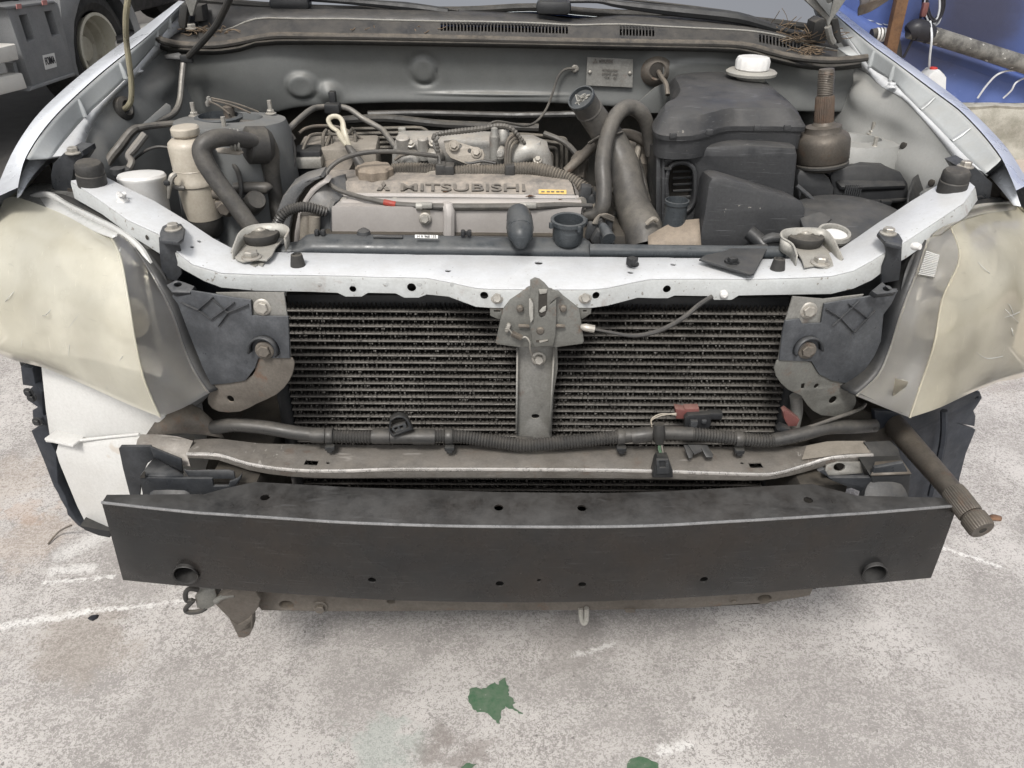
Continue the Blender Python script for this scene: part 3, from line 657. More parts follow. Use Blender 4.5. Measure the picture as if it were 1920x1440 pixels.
# ribs across the wing channels
for W_, idx in ((wl, (5, 7, 9, 10)), (wr, (4, 6, 8, 9))):
    for i in idx:
        a, b = W_[1][i], W_[2][i]; m = (b - a)
        O('channel_rib', tube([a + m * .2, a + m * .6 - Vector((0, 0, .001)), b - m * .03], [.003, .006, .006], 3, 8, flat=.45), 'inner_paint', W_[4])
# bolts on the flanges
for p, w_ in ((Z(258, 134, .992), wl), (Z(1671, 163, .979), wr)): O('flange_bolt', boltg(p, VERT, .0075), 'white_paint', w_[4])
# inner aprons dropping from the flanges
def apron(W_, s, bp=()):
    E_ = W_[3]; rows = []
    for dx, dz in ((0, 0), (.004, -.012), (.02, -.05), (.035, -.12), (.05, -.25), (.07, -.5)):
        rows.append([e + Vector((-s * dx, 0, dz)) for e in E_])
    g = sheet(rows, 6, 6)
    nr = 31; nc = len(g[0]) // nr
    for k_, p in enumerate(g[0]):
        f_ = min(1, max(0, (k_ // nc - 6) / 9))
        for c, ry, rz, h in bp:
            d = math.hypot((p.y - c.y) / ry, (p.z - c.z) / rz)
            if d < 1: p.x -= s * h * f_ * (1 - d * d) ** 2
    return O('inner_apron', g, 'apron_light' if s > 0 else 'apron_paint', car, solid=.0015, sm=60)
apL = apron(wl, -1, [(Y(305, 125, 1.68), .09, .07, .045), (Y(200, 280, 1.44), .05, .08, .02)]); apR = apron(wr, 1, [(Y(1610, 150, 1.70), .09, .07, .045), (Y(1690, 250, 1.58), .16, .03, -.012), (Y(1740, 310, 1.47), .10, .05, .012)])
# pressed swages and holes on the right apron, tab on the left one
O('swage', tube([Y(1616, 222, 1.70), Y(1640, 238, 1.665), Y(1668, 262, 1.61), Y(1692, 286, 1.55)], .006, 5, 8), 'apron_light', apR)
O('swage', tube([Y(1700, 250, 1.60), Y(1730, 290, 1.53), Y(1748, 320, 1.48)], .012, 5, 8), 'apron_light', apR)
for u, v, y in ((1676, 211, 1.63), (1698, 230, 1.58), (1693, 273, 1.53), (1746, 343, 1.40)):
    O('hole_plug', lathe([(.006, -.006), (.0065, .001), (.004, .002)], Y(u, v, y), (-.9, -.3, .2), 12), 'dark_void' if v > 250 else 'inner_paint', apR)
O('rod_grommet', lathe([(.022, -.01), (.022, .004), (.014, .008), (.010, .003)], Y(233, 203, 1.555), (.95, -.2, .2), 20), 'rubber', apL)
O('apron_tab', plate([(255, 243), (312, 193), (320, 197), (321, 210), (300, 222), (262, 250)], tilt(290, 220, 1.52, 20, 40), .004, bev=.001), 'apron_paint', apL)
# bonnet stay rod
O('bonnet_stay', tube([Y(232, 205, 1.55), Y(240, 199, 1.53), Y(246, 185, 1.525), Y(246, 150, 1.52), Y(241, 110, 1.51), Y(237, 75, 1.50), Y(236, 35, 1.47), Y(242, -20, 1.44), Y(258, -140, 1.42), (-.60, 1.50, 1.95)], .0052, 6, 10), 'prop_zinc', car)
# ---------------------------------------------------------------- strut towers
def tower(u, v, z, r, ring):
    c = Z(u, v, z)
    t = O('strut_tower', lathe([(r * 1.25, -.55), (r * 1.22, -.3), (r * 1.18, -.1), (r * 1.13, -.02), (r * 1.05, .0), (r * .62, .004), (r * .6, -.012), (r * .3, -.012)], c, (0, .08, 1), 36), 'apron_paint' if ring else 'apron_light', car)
    if ring:
        O('strut_cup', lathe([(r * .42, -.01), (r * .46, .006), (r * .38, .008), (r * .34, -.008)], c + Vector((-.02, 0, 0)), VERT, 24), 'bluegrey_plastic', t)
        O('cup_cap', lathe([(.010, 0), (.010, .02), (.006, .022)], c + Vector((-.005, .015, .0)), VERT, 12), 'brown_steel', t)
    for a in (40, 160, 280): 
        q = c + Vector((math.cos(R(a)), math.sin(R(a)), 0)) * r * .85
        O('strut_nut', J(lathe([(.004, 0), (.004, .024)], q, VERT, 8), boltg(q, VERT, .007)), 'zinc', t)
    return t
tl = tower(432, 225, .945, .092, True); tr = tower(1600, 262, .885, .085, False)
# ---------------------------------------------------------------- bulkhead, cowl, windscreen
FW = 1.76
def uline(pl, us): return [(u, interp(pl, u)) for u in us]
us = [290, 330, 380, 440, 500, 560, 640, 720, 800, 900, 1000, 1100, 1200, 1300, 1380, 1440, 1500, 1560, 1600]
topL = [(290, 88), (330, 100), (400, 103), (450, 97), (520, 84), (800, 86), (1100, 92), (1350, 97), (1420, 104), (1480, 118), (1600, 124)]
r0 = [Y(u, v - 6, FW - .02) for u, v in uline(topL, us)]
r1 = [Y(u, v, FW - .01) for u, v in uline(topL, us)]
midL = [(290, 150), (1600, 160)]
r2 = [Y(u, v, FW) for u, v in uline(midL, us)]
botL = [(290, 215), (500, 212), (560, 200), (700, 193), (1000, 192), (1160, 200), (1250, 205), (1600, 210)]
r3 = [Y(u, v - 5, FW - .006) for u, v in uline(botL, us)]
r4 = [Y(u, v, FW) for u, v in uline(botL, us)]
def pressed(g, bumps):
    for p in g[0]:
        for (c, r, h, typ) in bumps:
            d = math.hypot((p.x - c.x) / r[0], (p.z - c.z) / r[1])
            if typ == 'dome' and d < 1: p.y -= h * (1 - d * d) ** 2
            elif typ == 'pad': p.y -= h * (1 - min(1, max(0, (d - .75) / .35)) ** 2) if d < 1.1 else 0
            elif typ == 'ring': p.y += h * math.exp(-((d - 1) / .16) ** 2)
    return g
fg = sheet([r0, r1, r2, r3, r4], 14, 14)
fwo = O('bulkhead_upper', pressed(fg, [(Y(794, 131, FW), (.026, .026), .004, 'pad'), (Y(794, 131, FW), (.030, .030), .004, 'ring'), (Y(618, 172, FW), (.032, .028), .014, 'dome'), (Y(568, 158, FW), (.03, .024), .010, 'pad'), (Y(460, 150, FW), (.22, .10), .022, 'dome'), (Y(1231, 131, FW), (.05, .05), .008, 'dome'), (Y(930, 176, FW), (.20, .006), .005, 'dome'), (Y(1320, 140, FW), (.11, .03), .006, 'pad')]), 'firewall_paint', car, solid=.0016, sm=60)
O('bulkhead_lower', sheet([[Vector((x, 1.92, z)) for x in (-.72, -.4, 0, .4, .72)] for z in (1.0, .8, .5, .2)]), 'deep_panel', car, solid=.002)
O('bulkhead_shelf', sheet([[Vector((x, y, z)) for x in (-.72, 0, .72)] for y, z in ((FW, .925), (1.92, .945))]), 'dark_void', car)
# identification plate with embossed print, grommet, brass plug, earth wire
idp = O('data_plate', plate([(1101, 107), (1187, 111), (1186, 164), (1099, 160)], ('y', FW - .010), .002), 'grey_steel', fwo)
ux, uz = Vector((1, 0, .0)), Vector((0, 0, 1))
def logo(c, ux, uy, s, d):
    gs = []
    for a in (90, 210, 330):
        dv = ux * math.cos(R(a)) + uy * math.sin(R(a)); pv = ux * math.cos(R(a + 90)) + uy * math.sin(R(a + 90))
        q = [c, c + dv * s * .5 + pv * s * .29, c + dv * s, c + dv * s * .5 - pv * s * .29]
        n = ux.cross(uy); gs.append(([p + n * d for p in q] + [p - n * d for p in q], [(0, 1, 2, 3), (7, 6, 5, 4)] + [(i, 4 + i, 4 + (i + 1) % 4, (i + 1) % 4) for i in range(4)]))
    return J(*gs)
O('plate_print', J(logo(Y(1116, 115, FW - .0125), ux, uz, .006, .0006), textg('MITSUBISHI', Y(1136, 115, FW - .0125), ux, uz, .008, .0006, .028, .0004), *[textg(t, Y(u, v, FW - .0125), ux, uz, .0055, .0005) for t, u, v in (('MODEL', 1137, 131), ('ENGINE', 1137, 138), ('TRIM', 1138, 145), ('CV2W', 1152, 132), ('4G63', 1154, 139), ('A31', 1154, 146))]), 'letter_grey', idp)
for u, v in ((1106, 135), (1181, 137)): O('plate_rivet', lathe([(.004, 0), (.003, .002), (.001, .003)], Y(u, v, FW - .012), FRONT, 10), 'zinc', idp)
O('grommet', lathe([(.036, -.004), (.032, .004), (.022, .012), (.018, .014), (.0145, .011), (.013, -.004)], Y(1231, 131, FW - .004), FRONT, 28, caps=False), 'brown_steel', fwo)
O('grommet_hole', lathe([(.0140, 0), (.001, .001)], Y(1231, 131, FW - .0165), FRONT, 20), 'dark_void', fwo)
O('grommet_cable', tube([Y(1233, 131, FW - .005), Y(1240, 145, FW - .05), Y(1249, 158, FW - .09), Y(1252, 178, FW - .11)], .0048, 5, 8), 'brown_steel', fwo)
O('brass_plug', J(lathe([(.009, 0), (.0088, .002), (.0065, .003)], Y(1307, 134, FW - .004), FRONT, 18)), 'brass', fwo)
O('earth_wire', tube([Y(1078, 129, FW - .01), Y(1060, 130, FW - .012), Y(1046, 145, FW - .02), Y(1036, 175, FW - .05), Y(1024, 205, FW - .1), Y(1006, 228, FW - .14), Y(985, 236, FW - .18), Y(960, 232, FW - .2), Y(930, 228, FW - .22), Y(914, 236, FW - .24)], .0026, 5, 7), 'hose_rubber', car)
O('earth_lug', boltg(Y(1078, 129, FW - .004), FRONT, .0055), 'zinc', fwo)
# cowl: grille panel between bulkhead and windscreen
uc = [372, 420, 480, 560, 640, 720, 800, 900, 1000, 1080, 1160, 1240, 1320, 1400, 1460, 1510, 1545, 1570]
c0 = [(372, 66), (420, 66), (455, 66), (500, 60), (640, 61), (800, 64), (1000, 68), (1160, 72), (1300, 75), (1400, 80), (1440, 88), (1500, 98), (1570, 104)]
c1 = [(372, 50), (450, 62), (478, 36), (640, 36), (800, 40), (960, 42), (1090, 48), (1160, 46), (1300, 53), (1400, 58), (1450, 64), (1500, 80), (1570, 95)]
c2 = [(372, 8), (480, 17), (560, 20), (640, 20), (780, 22), (860, 24), (980, 34), (1090, 46), (1121, 33), (1250, 36), (1380, 42), (1450, 55), (1500, 70), (1570, 88)]
c3 = [(372, 3), (480, 13), (640, 19), (860, 22), (1000, 28), (1090, 38), (1121, 29), (1300, 33), (1440, 46), (1500, 60), (1570, 74)]
a0 = [Y(u, v, 1.775) for u, v in uline(c0, uc)]; a1 = [Y(u, v, 1.815) for u, v in uline(c1, uc)]; a2 = [Y(u, v, 1.86) for u, v in uline(c2, uc)]; a3 = [Y(u, v, 1.90) for u, v in uline(c3, uc)]
am1 = [p + Vector((0, -.03, -.012)) for p in a0]
cowl = O('cowl_panel', sheet([am1, a0, a1], 3, 1), 'cowl_plastic', car, solid=.003, sm=25)
O('cowl_shelf', sheet([a1, a2, a3], 3, 1), 'cowl_plastic', cowl, solid=.003, sm=25)
cut = []
def slot_quad(u0, u1, fr0, fr1):
    def q(u, f):
        v = interp(c0, u) + (interp(c1, u) - interp(c0, u)) * f; y = 1.775 + .04 * f
        return Y(u, v, y)
    a, b, c, d = q(u0, fr0), q(u1, fr0), q(u1, fr1), q(u0, fr1)
    n = (b - a).cross(d - a).normalized()
    V = [p + n * .012 for p in (a, b, c, d)] + [p - n * .012 for p in (a, b, c, d)]
    return V, [(0, 1, 2, 3), (7, 6, 5, 4)] + [(i, 4 + i, 4 + (i + 1) % 4, (i + 1) % 4) for i in range(4)]
slots = []; 
for (ua, ub, n, f0, f1) in ((825, 1066, 38, .28, .82), (1161, 1228, 11, .22, .72), (1422, 1520, 15, .2, .85)):
    st = (ub - ua) / n
    for i in range(n): slots.append(slot_quad(ua + st * i + st * .18, ua + st * i + st * .82, f0, f1))
bake(cowl, J(*slots), 25)
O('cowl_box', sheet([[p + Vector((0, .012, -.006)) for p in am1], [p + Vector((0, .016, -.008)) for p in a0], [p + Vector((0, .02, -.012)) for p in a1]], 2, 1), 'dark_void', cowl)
# tick marks (upper louvre edge) above the long slots
O('louvre_tips', J(*[box(Y(u, interp(c1, u) + 2.5, 1.808), (.0035, .006, .003)) for u in range(828, 1066, 6)] + [box(Y(u, interp(c1, u) + 3, 1.808), (.0035, .006, .003)) for u in range(1164, 1228, 6)]), 'cowl_plastic', cowl, kind='stuff')
# rubber seal and flange below it
sl_ = [(296, 72), (310, 78), (340, 84), (400, 85), (440, 80), (480, 72), (520, 67), (600, 68), (800, 71), (1000, 76), (1200, 80), (1340, 82), (1400, 86), (1440, 96), (1480, 106), (1540, 113), (1590, 112), (1626, 108)]
O('cowl_edge_line', tube([p + Vector((0, -.001, .001)) for p in a1], .0016, 3, 6), 'bracket_steel', cowl)  # thin pale line along the edge of the ledge
O('bonnet_seal', tube([Y(u, v, 1.735 + (.0 if 330 < u < 1500 else -.03)) for u, v in sl_], .0085, 4, 10, flat=.85), 'seal_rubber', car)
fl = [(300, 85), (330, 92), (400, 96), (450, 90), (520, 77), (800, 80), (1100, 86), (1340, 91), (1400, 96), (1450, 110), (1500, 121), (1560, 126), (1615, 120)]
O('seal_flange', sheet([[Y(u, v - 4, 1.735) for u, v in fl], [Y(u, v, 1.725) for u, v in fl], [Y(u, v + 6, 1.728) for u, v in fl]], 3, 1), 'rubber', car, solid=.002)
# windscreen with a pale sun shade behind it, wipers
gb_ = [(330, -6), (480, 10), (640, 18), (860, 20), (1000, 14), (1120, 24), (1300, 30), (1440, 42), (1540, 56)]
g0 = [Y(u, v, 1.925 - .05 * abs((u - 950) / 600) ** 2) for u, v in gb_]
gl = [g0, [Vector((p.x * .93, p.y + .38, p.z + .235)) for p in g0], [Vector((p.x * .86, p.y + .74, p.z + .47)) for p in g0]]
ws = O('windscreen', sheet(gl, 4, 3), 'windscreen_glass', car)
O('sun_shade', sheet([[p + Vector((0, .03, -.012)) for p in r] for r in gl], 4, 3), 'shade_white', ws)
O('windscreen_rubber', tube([p + Vector((0, -.012, .002)) for p in gl[0]], .008, 4, 8), 'rubber', ws)
O('scuttle', sheet([[p + Vector((0, -.03, -.01)) for p in gl[0]], [p + Vector((0, .03, -.03)) for p in gl[0]]], 4), 'rubber', car)
def bar(pts, w, h): return tube(pts, w, 4, 8, flat=h)
wp = O('wiper', bar([Y(500, -6, 1.90), Y(640, 2, 1.885), Y(760, 12, 1.872), Y(840, 22, 1.865)], [.004, .006, .010, .008], .9), 'black_plastic', car)
O('wiper_pivot', box(Y(545, 6, 1.885), (.085, .05, .022), RZ(4), .008), 'black_plastic', wp)
O('wiper_blade', bar([Y(480, -30, 1.90), Y(640, -4, 1.90), Y(830, 16, 1.885), Y(860, 20, 1.88)], .003, .8), 'rubber', wp)
wp = O('wiper', bar([Y(1050, 2, 1.885), Y(1120, 2, 1.88), Y(1160, 8, 1.87), Y(1260, 20, 1.855), Y(1380, 33, 1.84), Y(1450, 52, 1.835), Y(1500, 64, 1.83)], [.005, .005, .008, .012, .013, .009, .004], .9), 'black_plastic', car)
O('wiper_pivot', box(Y(1038, 13, 1.865), (.075, .045, .028), RZ(-3), .01), 'black_plastic', wp)
O('wiper_blade', bar([Y(1150, -3, 1.89), Y(1260, 8, 1.885), Y(1370, 22, 1.875)], .003, .8), 'rubber', wp)
# ---------------------------------------------------------------- bonnet, open, with hinges
hq = [(-.70, 1.70, 1.22), (-.45, 1.79, 1.24), (0, 1.83, 1.25), (.45, 1.79, 1.24), (.70, 1.70, 1.22)]
hood_rows = []
for t in (0, .3, .65, 1.0):
    hood_rows.append([Vector((x * (1 - .02 * t), y - .14 * t - .04 * t * t, z + .95 * t)) for x, y, z in hq])
bn = O('bonnet', sheet(hood_rows, 4, 3), 'silver_paint', car, solid=.02)
for k in (0, 4): O('bonnet_frame', tube([r[k] + Vector((0, -.03, 0)) for r in hood_rows], .02, 3, 8), 'hood_under', bn)
def hinge(pts, tip, name='bonnet_hinge'):
    h = O(name, plate(pts, ('y', 1.74), .012, bev=.002), 'grey_steel', car)
    return h
h1 = hinge([(1494, -14), (1596, -14), (1574, 18), (1560, 37), (1553, 54), (1549, 37)], 0)
O('hinge_web', plate([(1520, -12), (1566, -12), (1556, 32)], ('y', 1.728), .006, holes=[(1556, 0, 6)], bev=.001), 'apron_paint', h1)
O('hinge_arm', tube([Y(1552, 50, 1.74), Y(1556, 68, 1.745), Y(1562, 80, 1.75)], .007, 3, 8), 'grey_steel', h1)
h2 = hinge([(340, -14), (374, -14), (366, 12), (361, 30), (356, 30), (350, 10)], 0)
# hinge turrets in the cowl corners
O('hinge_turret', J(plate([(1520, 82), (1528, 42), (1540, 34), (1548, 36), (1550, 76)], ('y', 1.80), .05, bev=.004), plate([(1558, 36), (1572, 34), (1580, 78), (1572, 82), (1562, 60)], ('y', 1.79), .012, bev=.002)), 'rubber', car)
O('hinge_turret', J(plate([(336, 14), (342, 6), (352, 10), (346, 55), (336, 52), (333, 40)], ('y', 1.78), .02, bev=.003), plate([(364, 10), (378, 10), (382, 40), (364, 42)], ('y', 1.80), .04, bev=.004)), 'rubber', car)
O('corner_gusset', sheet([[Y(1570, 92, 1.80), Y(1600, 85, 1.81), Y(1612, 70, 1.84)], [Y(1588, 104, 1.76), Y(1612, 108, 1.76), Y(1630, 100, 1.78)]], 3, 2), 'inner_paint', car, solid=.002)
O('corner_gusset', sheet([[Y(300, 72, 1.76), Y(336, 60, 1.80), Y(390, 60, 1.81)], [Y(318, 84, 1.74), Y(350, 84, 1.745), Y(420, 82, 1.75)]], 3, 2), 'cowl_plastic', car, solid=.002)
O('hinge_bolt', boltg(Y(360, 54, 1.79), VERT, .009), 'zinc', car)
# dry grass and twigs blown into the cowl corners
def straws(n, u0, u1, v0, v1, y0, y1, L, parent, up=.4):
    gs = []
    for k in range(n):
        p = Y(random.uniform(u0, u1), random.uniform(v0, v1), random.uniform(y0, y1)); d = Vector((random.uniform(-1, 1), random.uniform(-.5, .5), random.uniform(-.15, up))).normalized() * random.uniform(.3, 1) * L
        gs.append(tube([p, p + d * .5 + Vector((0, 0, random.uniform(-.004, .006))), p + d], .0009 * random.uniform(.6, 1.3), 2, 4))
    return O('straw_debris', J(*gs), 'straw', parent, kind='stuff')
straws(60, 1476, 1572, 66, 80, 1.79, 1.82, .05, car, .35); straws(36, 1490, 1545, 92, 99, 1.765, 1.775, .05, car, .1); straws(10, 1430, 1535, 45, 66, 1.82, 1.84, .045, car, .9)
straws(40, 350, 430, 55, 64, 1.77, 1.80, .03, car, .25); straws(10, 620, 900, 50, 62, 1.78, 1.80, .02, car, .2)
# ---------------------------------------------------------------- rest of the body, out of frame behind the windscreen
sid = []
for s in (-1, 1):
    rows = [[Vector((s * x, y, z)) for y in (2.10, 2.5, 3.0, 3.6, 4.3, 4.85)] for x, z in ((.82, .28), (.845, .55), (.83, .85), (.76, 1.03))]
    O('body_side', sheet(rows, 3, 3), 'silver_paint', car, solid=.004)
    O('side_window', sheet([[Vector((s * .79, 2.15, 1.09)), Vector((s * .79, 3.2, 1.09)), Vector((s * .79, 4.4, 1.09))], [Vector((s * .62, 2.72, 1.53)), Vector((s * .62, 3.2, 1.56)), Vector((s * .62, 4.2, 1.53))]], 3, 2), 'truck_dark', car, solid=.004)
    O('windscreen_pillar', tube([Vector((s * .69, 2.02, 1.06)), Vector((s * .64, 2.32, 1.31)), Vector((s * .59, 2.68, 1.575))], .03, 4, 10), 'silver_paint', car)
    for y in (1.72, 4.1):
        w = O('road_wheel', lathe([(.20, -.10), (.29, -.10), (.32, -.07), (.325, 0), (.32, .07), (.29, .10), (.20, .10)], Vector((s * .745, y, .325)), (1, 0, 0), 40), 'tyre', car)
        O('wheel_rim', lathe([(.205, .098), (.20, .07), (.07, .05), (.06, .085), (.001, .085)], Vector((s * .745, y, .325)), (s, 0, 0), 30, caps=False), 'zinc', w)
O('roof', sheet([[Vector((x, y, 1.575 - .05 * (x / .6) ** 2 - .02 * ((y - 3.3)) ** 2)) for x in (-.60, -.3, 0, .3, .60)] for y in (2.64, 3.2, 3.8, 4.3)], 3, 3), 'silver_paint', car, solid=.004)
O('tailgate', sheet([[Vector((x, 4.25, 1.54)) for x in (-.58, 0, .58)], [Vector((x, 4.8, 1.05)) for x in (-.78, 0, .78)], [Vector((x, 4.86, .35)) for x in (-.82, 0, .82)]], 3, 3), 'silver_paint', car, solid=.004)
O('floor_pan', box((0, 3.3, .33), (1.6, 3.0, .06), None, .01), 'truck_dark', car)
# ================================================================ FRONT END
# ---------------------------------------------------------------- upper tie bar (white)
S = [((190, 330), (133, 341), (140, 372), .90), ((235, 353), (185, 375), (192, 402), .89), ((287, 378), (240, 414), (243, 440), .875), ((351, 417), (297, 440), (297, 474), .858), ((399, 449), (339, 480), (345, 506), .838),
     ((431, 466), (361, 497), (383, 527), .826), ((470, 474), (415, 513), (415, 539), .815), ((500, 475), (480, 516), (480, 545), .81), ((585, 476), (585, 517), (585, 547), .81), ((633, 477), (633, 518), (633, 549), .81),
     ((648, 477), (648, 518), (648, 556), .81), ((678, 478), (678, 519), (678, 556), .81), ((690, 478), (690, 520), (690, 549), .81), ((742, 479), (742, 521), (742, 550), .81), ((758, 479), (758, 521), (758, 558), .81), ((785, 480), (785, 522), (785, 558), .81),
     ((800, 480), (800, 522), (800, 552), .81), ((845, 480), (841, 530), (841, 556), .81), ((892, 481), (892, 541), (892, 575), .81), ((918, 481), (918, 543), (918, 577), .81), ((1010, 483), (1010, 544), (1010, 578), .81), ((1110, 484), (1110, 544), (1110, 577), .81),
     ((1139, 484), (1139, 541), (1139, 573), .81), ((1196, 485), (1196, 529), (1196, 558), .81), ((1217, 485), (1217, 525), (1227, 559), .81), ((1252, 485), (1252, 524), (1252, 559), .81), ((1265, 486), (1265, 524), (1265, 554), .81), ((1326, 486), (1326, 524), (1326, 555), .81),
     ((1340, 487), (1340, 524), (1340, 562), .81), ((1372, 487), (1372, 524), (1372, 562), .81), ((1385, 487), (1385, 524), (1385, 554), .81), ((1433, 488), (1433, 524), (1433, 553), .81), ((1503, 487), (1503, 522), (1503, 552), .813),
     ((1545, 480), (1558, 519), (1558, 551), .818), ((1577, 468), (1600, 509), (1600, 541), .826), ((1610, 446), (1635, 490), (1635, 525), .838), ((1647, 420), (1660, 474), (1660, 506), .852), ((1680, 399), (1695, 456), (1697, 485), .865), ((1711, 378), (1750, 420), (1752, 447), .88), ((1769, 343), (1807, 382), (1812, 405), .90), ((1795, 322), (1828, 352), (1833, 375), .905)]
rb0, rb, rf, rf2, rbot = [], [], [], [], []
for b, f, w, z in S:
    B3, F3 = Z(b[0], b[1], z), Z(f[0], f[1], z); W3 = Y(w[0], w[1], F3.y - .002)
    rb0.append(B3 + Vector((0, .004, -.03))); rb.append(B3); rf.append(F3); rbot.append(W3)
tie = O('upper_tie_bar', sheet([rb0, rb, rf]), 'white_paint', car, solid=.0022, sm=50, bev=.002)
bake(tie, J(*[cyl(Z(u, v, .81), VERT, r * .0008) for u, v, r in ((1010, 495, 8), (840, 510, 6), (1182, 513, 6), (1262, 498, 6))] + [cyl(Z(u, v, .848), VERT, .003) for u, v in ((358, 455), (372, 446))]), 40)
tfc = O('tie_bar_face', sheet([rf, [a + (b - a) * .12 + Vector((0, -.0016, 0)) for a, b in zip(rf, rbot)], rbot, [p + Vector((0, .012, -.004)) for p in rbot]]), 'support_face', tie, solid=.0018, sm=50)
def fy(u):   # depth of the front face at photo column u
    return interp([(s[1][0], Z(s[1][0], s[1][1], s[3]).y) for s in S], u)
bake(tfc, J(*[cyl(Y(u, v, fy(u)), FRONT, r * .0008, .02) for u, v, r in ((662, 541, 6.5), (772, 538, 8.5), (908, 553, 7.5), (1117, 553, 7), (1250, 541, 7.5))]), 40)
O('face_bolt', lathe([(.006, 0), (.006, .008), (.003, .011)], Y(1356, 549, fy(1356)), FRONT, 14), 'white_plastic', tie)
# rubber bump stops
def stop(p, r, h, axis=(0, 0, 1)):
    return lathe([(r * 1.02, -.004), (r * 1.02, h * .45), (r * .96, h * .5), (r * .99, h * .54), (r * .97, h * .85), (r * .82, h * .98), (r * .3, h)], p, axis, 24)
O('bump_stop', stop(Z(173, 342, .90), .0215, .034, (.12, -.1, 1)), 'rubber', tie); O('bump_stop', stop(Z(1784, 356, .90), .0215, .034, (-.05, -.1, 1)), 'rubber', tie)
for u, v in ((559, 500), (1457, 508)): O('small_buffer', lathe([(.0115, -.002), (.0112, .004), (.0085, .02), (.0062, .021), (.0055, .018), (.001, .018)], Z(u, v, .81), VERT, 18), 'rubber', tie)
# headlamp mounting straps (black) with bolts
def strap(top, side, y, bp, hb=.0085):
    g = J(plate(top, ('z', bp[2]), .006, bev=.0015), plate(side, ('y', y), .006, bev=.0015))
    s_ = O('headlamp_strap', g, 'bracket_plastic', tie)
    O('strap_bolt', boltg(Z(*bp), VERT, hb), 'zinc', s_); return s_
strap([(299, 436), (304, 424), (318, 417), (340, 419), (347, 428), (343, 447), (334, 454), (300, 450)], [(297, 446), (333, 452), (340, 480), (341, 514), (330, 528), (304, 520), (299, 480)], Z(318, 450, .858).y - .006, (325, 430, .866))
strap([(1645, 437), (1650, 430), (1668, 429), (1686, 438), (1693, 450), (1690, 462), (1661, 455)], [(1659, 452), (1692, 458), (1690, 500), (1686, 526), (1652, 532), (1655, 500), (1663, 478)], Z(1675, 458, .866).y - .006, (1665, 438, .872))
# wing-end brackets (black boxes) carrying the wing tip
def endbox(pts, y, d, bp, hb=.009):
    s_ = O('wing_bracket', plate(pts, ('y', y), d, bev=.003), 'bracket_plastic', tie)
    O('bracket_bolt', boltg(Z(*bp), VERT, hb), 'zinc', s_); return s_
e1 = endbox([(94, 330), (98, 308), (118, 288), (128, 281), (154, 283), (157, 292), (138, 320), (134, 352), (140, 368), (108, 366), (96, 350)], 1.31, .05, (138, 287, .925))
O('clip_window', plate([(126, 353), (137, 355), (137, 364), (127, 362)], ('y', 1.307), .002), 'dark_void', e1)
e2 = endbox([(1796, 312), (1818, 306), (1828, 312), (1862, 344), (1858, 372), (1840, 384), (1826, 372), (1822, 352), (1808, 332)], 1.30, .05, (1810, 313, .925))
O('clip_loop', tube([Y(1826, 376, 1.29), Y(1832, 370, 1.287), Y(1842, 370, 1.287), Y(1838, 384, 1.29)], .0018, 3, 6), 'black_plastic', e2)
# white plastic clips, small fixings
O('push_clip', J(lathe([(.011, 0), (.010, .002), (.004, .003)], Z(228, 377, .885), VERT, 16), tube([Z(222, 374, .886), Z(222, 362, .896), Z(226, 366, .9)], .003, 3, 6), tube([Z(233, 372, .886), Z(233, 362, .897)], .003, 3, 6)), 'white_plastic', tie)
for u, v in ((1711, 461), (1790, 404)): O('side_clip', lathe([(.005, 0), (.006, .006), (.004, .012)], Y(u, v, Z(u, v, .87).y - .006), (.5, -.8, .2), 12), 'white_plastic', tie)
O('clip_hole', lathe([(.004, 0), (.001, .001)], Y(176, 381, 1.262), (-.5, -.8, .1), 10), 'dark_void', tie); O('clip_hole', lathe([(.004, 0), (.001, .001)], Y(275, 445, 1.125), (-.5, -.8, .1), 10), 'dark_void', tie)
# rubber mounted radiator brackets
def rmount(outline, bp, bush, lip, teeth):
    g = plate(outline, ('z', .822), .003, bev=.0008)
    m_ = O('radiator_bracket', g, 'bracket_steel', tie)
    O('bracket_bolt', boltg(Z(bp[0], bp[1], .822), VERT, .0105), 'zinc', m_)
    c = Z(bush[0], bush[1], .835)
    O('rubber_bush', lathe([(.026, -.012), (.0295, -.006), (.0305, -.001), (.0295, .003), (.0245, .005), (.0225, .003), (.015, .0035), (.0125, .0055)], c, VERT, 32), 'rubber', m_)
    O('bush_pin', lathe([(.0095, .004), (.0095, .0068), (.0065, .007), (.0045, .009), (.001, .0095)], c, VERT, 20), 'zinc', m_)
    O('bracket_lip', tube([Z(u, v, z) for u, v, z in lip], .0018, 4, 8, flat=.7), 'bracket_steel', m_)
    O('bracket_wall', sheet([[Z(u, v, z) for u, v, z in lip], [Z(u, v, z) - Vector((0, .002, .022)) for u, v, z in lip]], 3, 1), 'bracket_steel', m_, solid=.002)
    O('sprung_tab', plate(teeth, ('z', .8145), .002), 'bracket_steel', m_)
    return m_
rmount([(433, 476), (440, 463), (448, 442), (456, 430), (500, 424), (538, 430), (532, 447), (517, 464), (510, 478), (500, 487), (478, 486), (455, 490), (444, 486)], (472, 483), (488, 437), [(434, 474, .83), (441, 455, .838), (450, 436, .845), (470, 424, .848), (500, 420, .848), (528, 421, .848), (541, 430, .845), (534, 446, .838)], [(448, 492), (462, 488), (480, 487), (496, 492), (492, 498), (484, 495), (478, 500), (466, 496), (458, 500), (446, 498)])
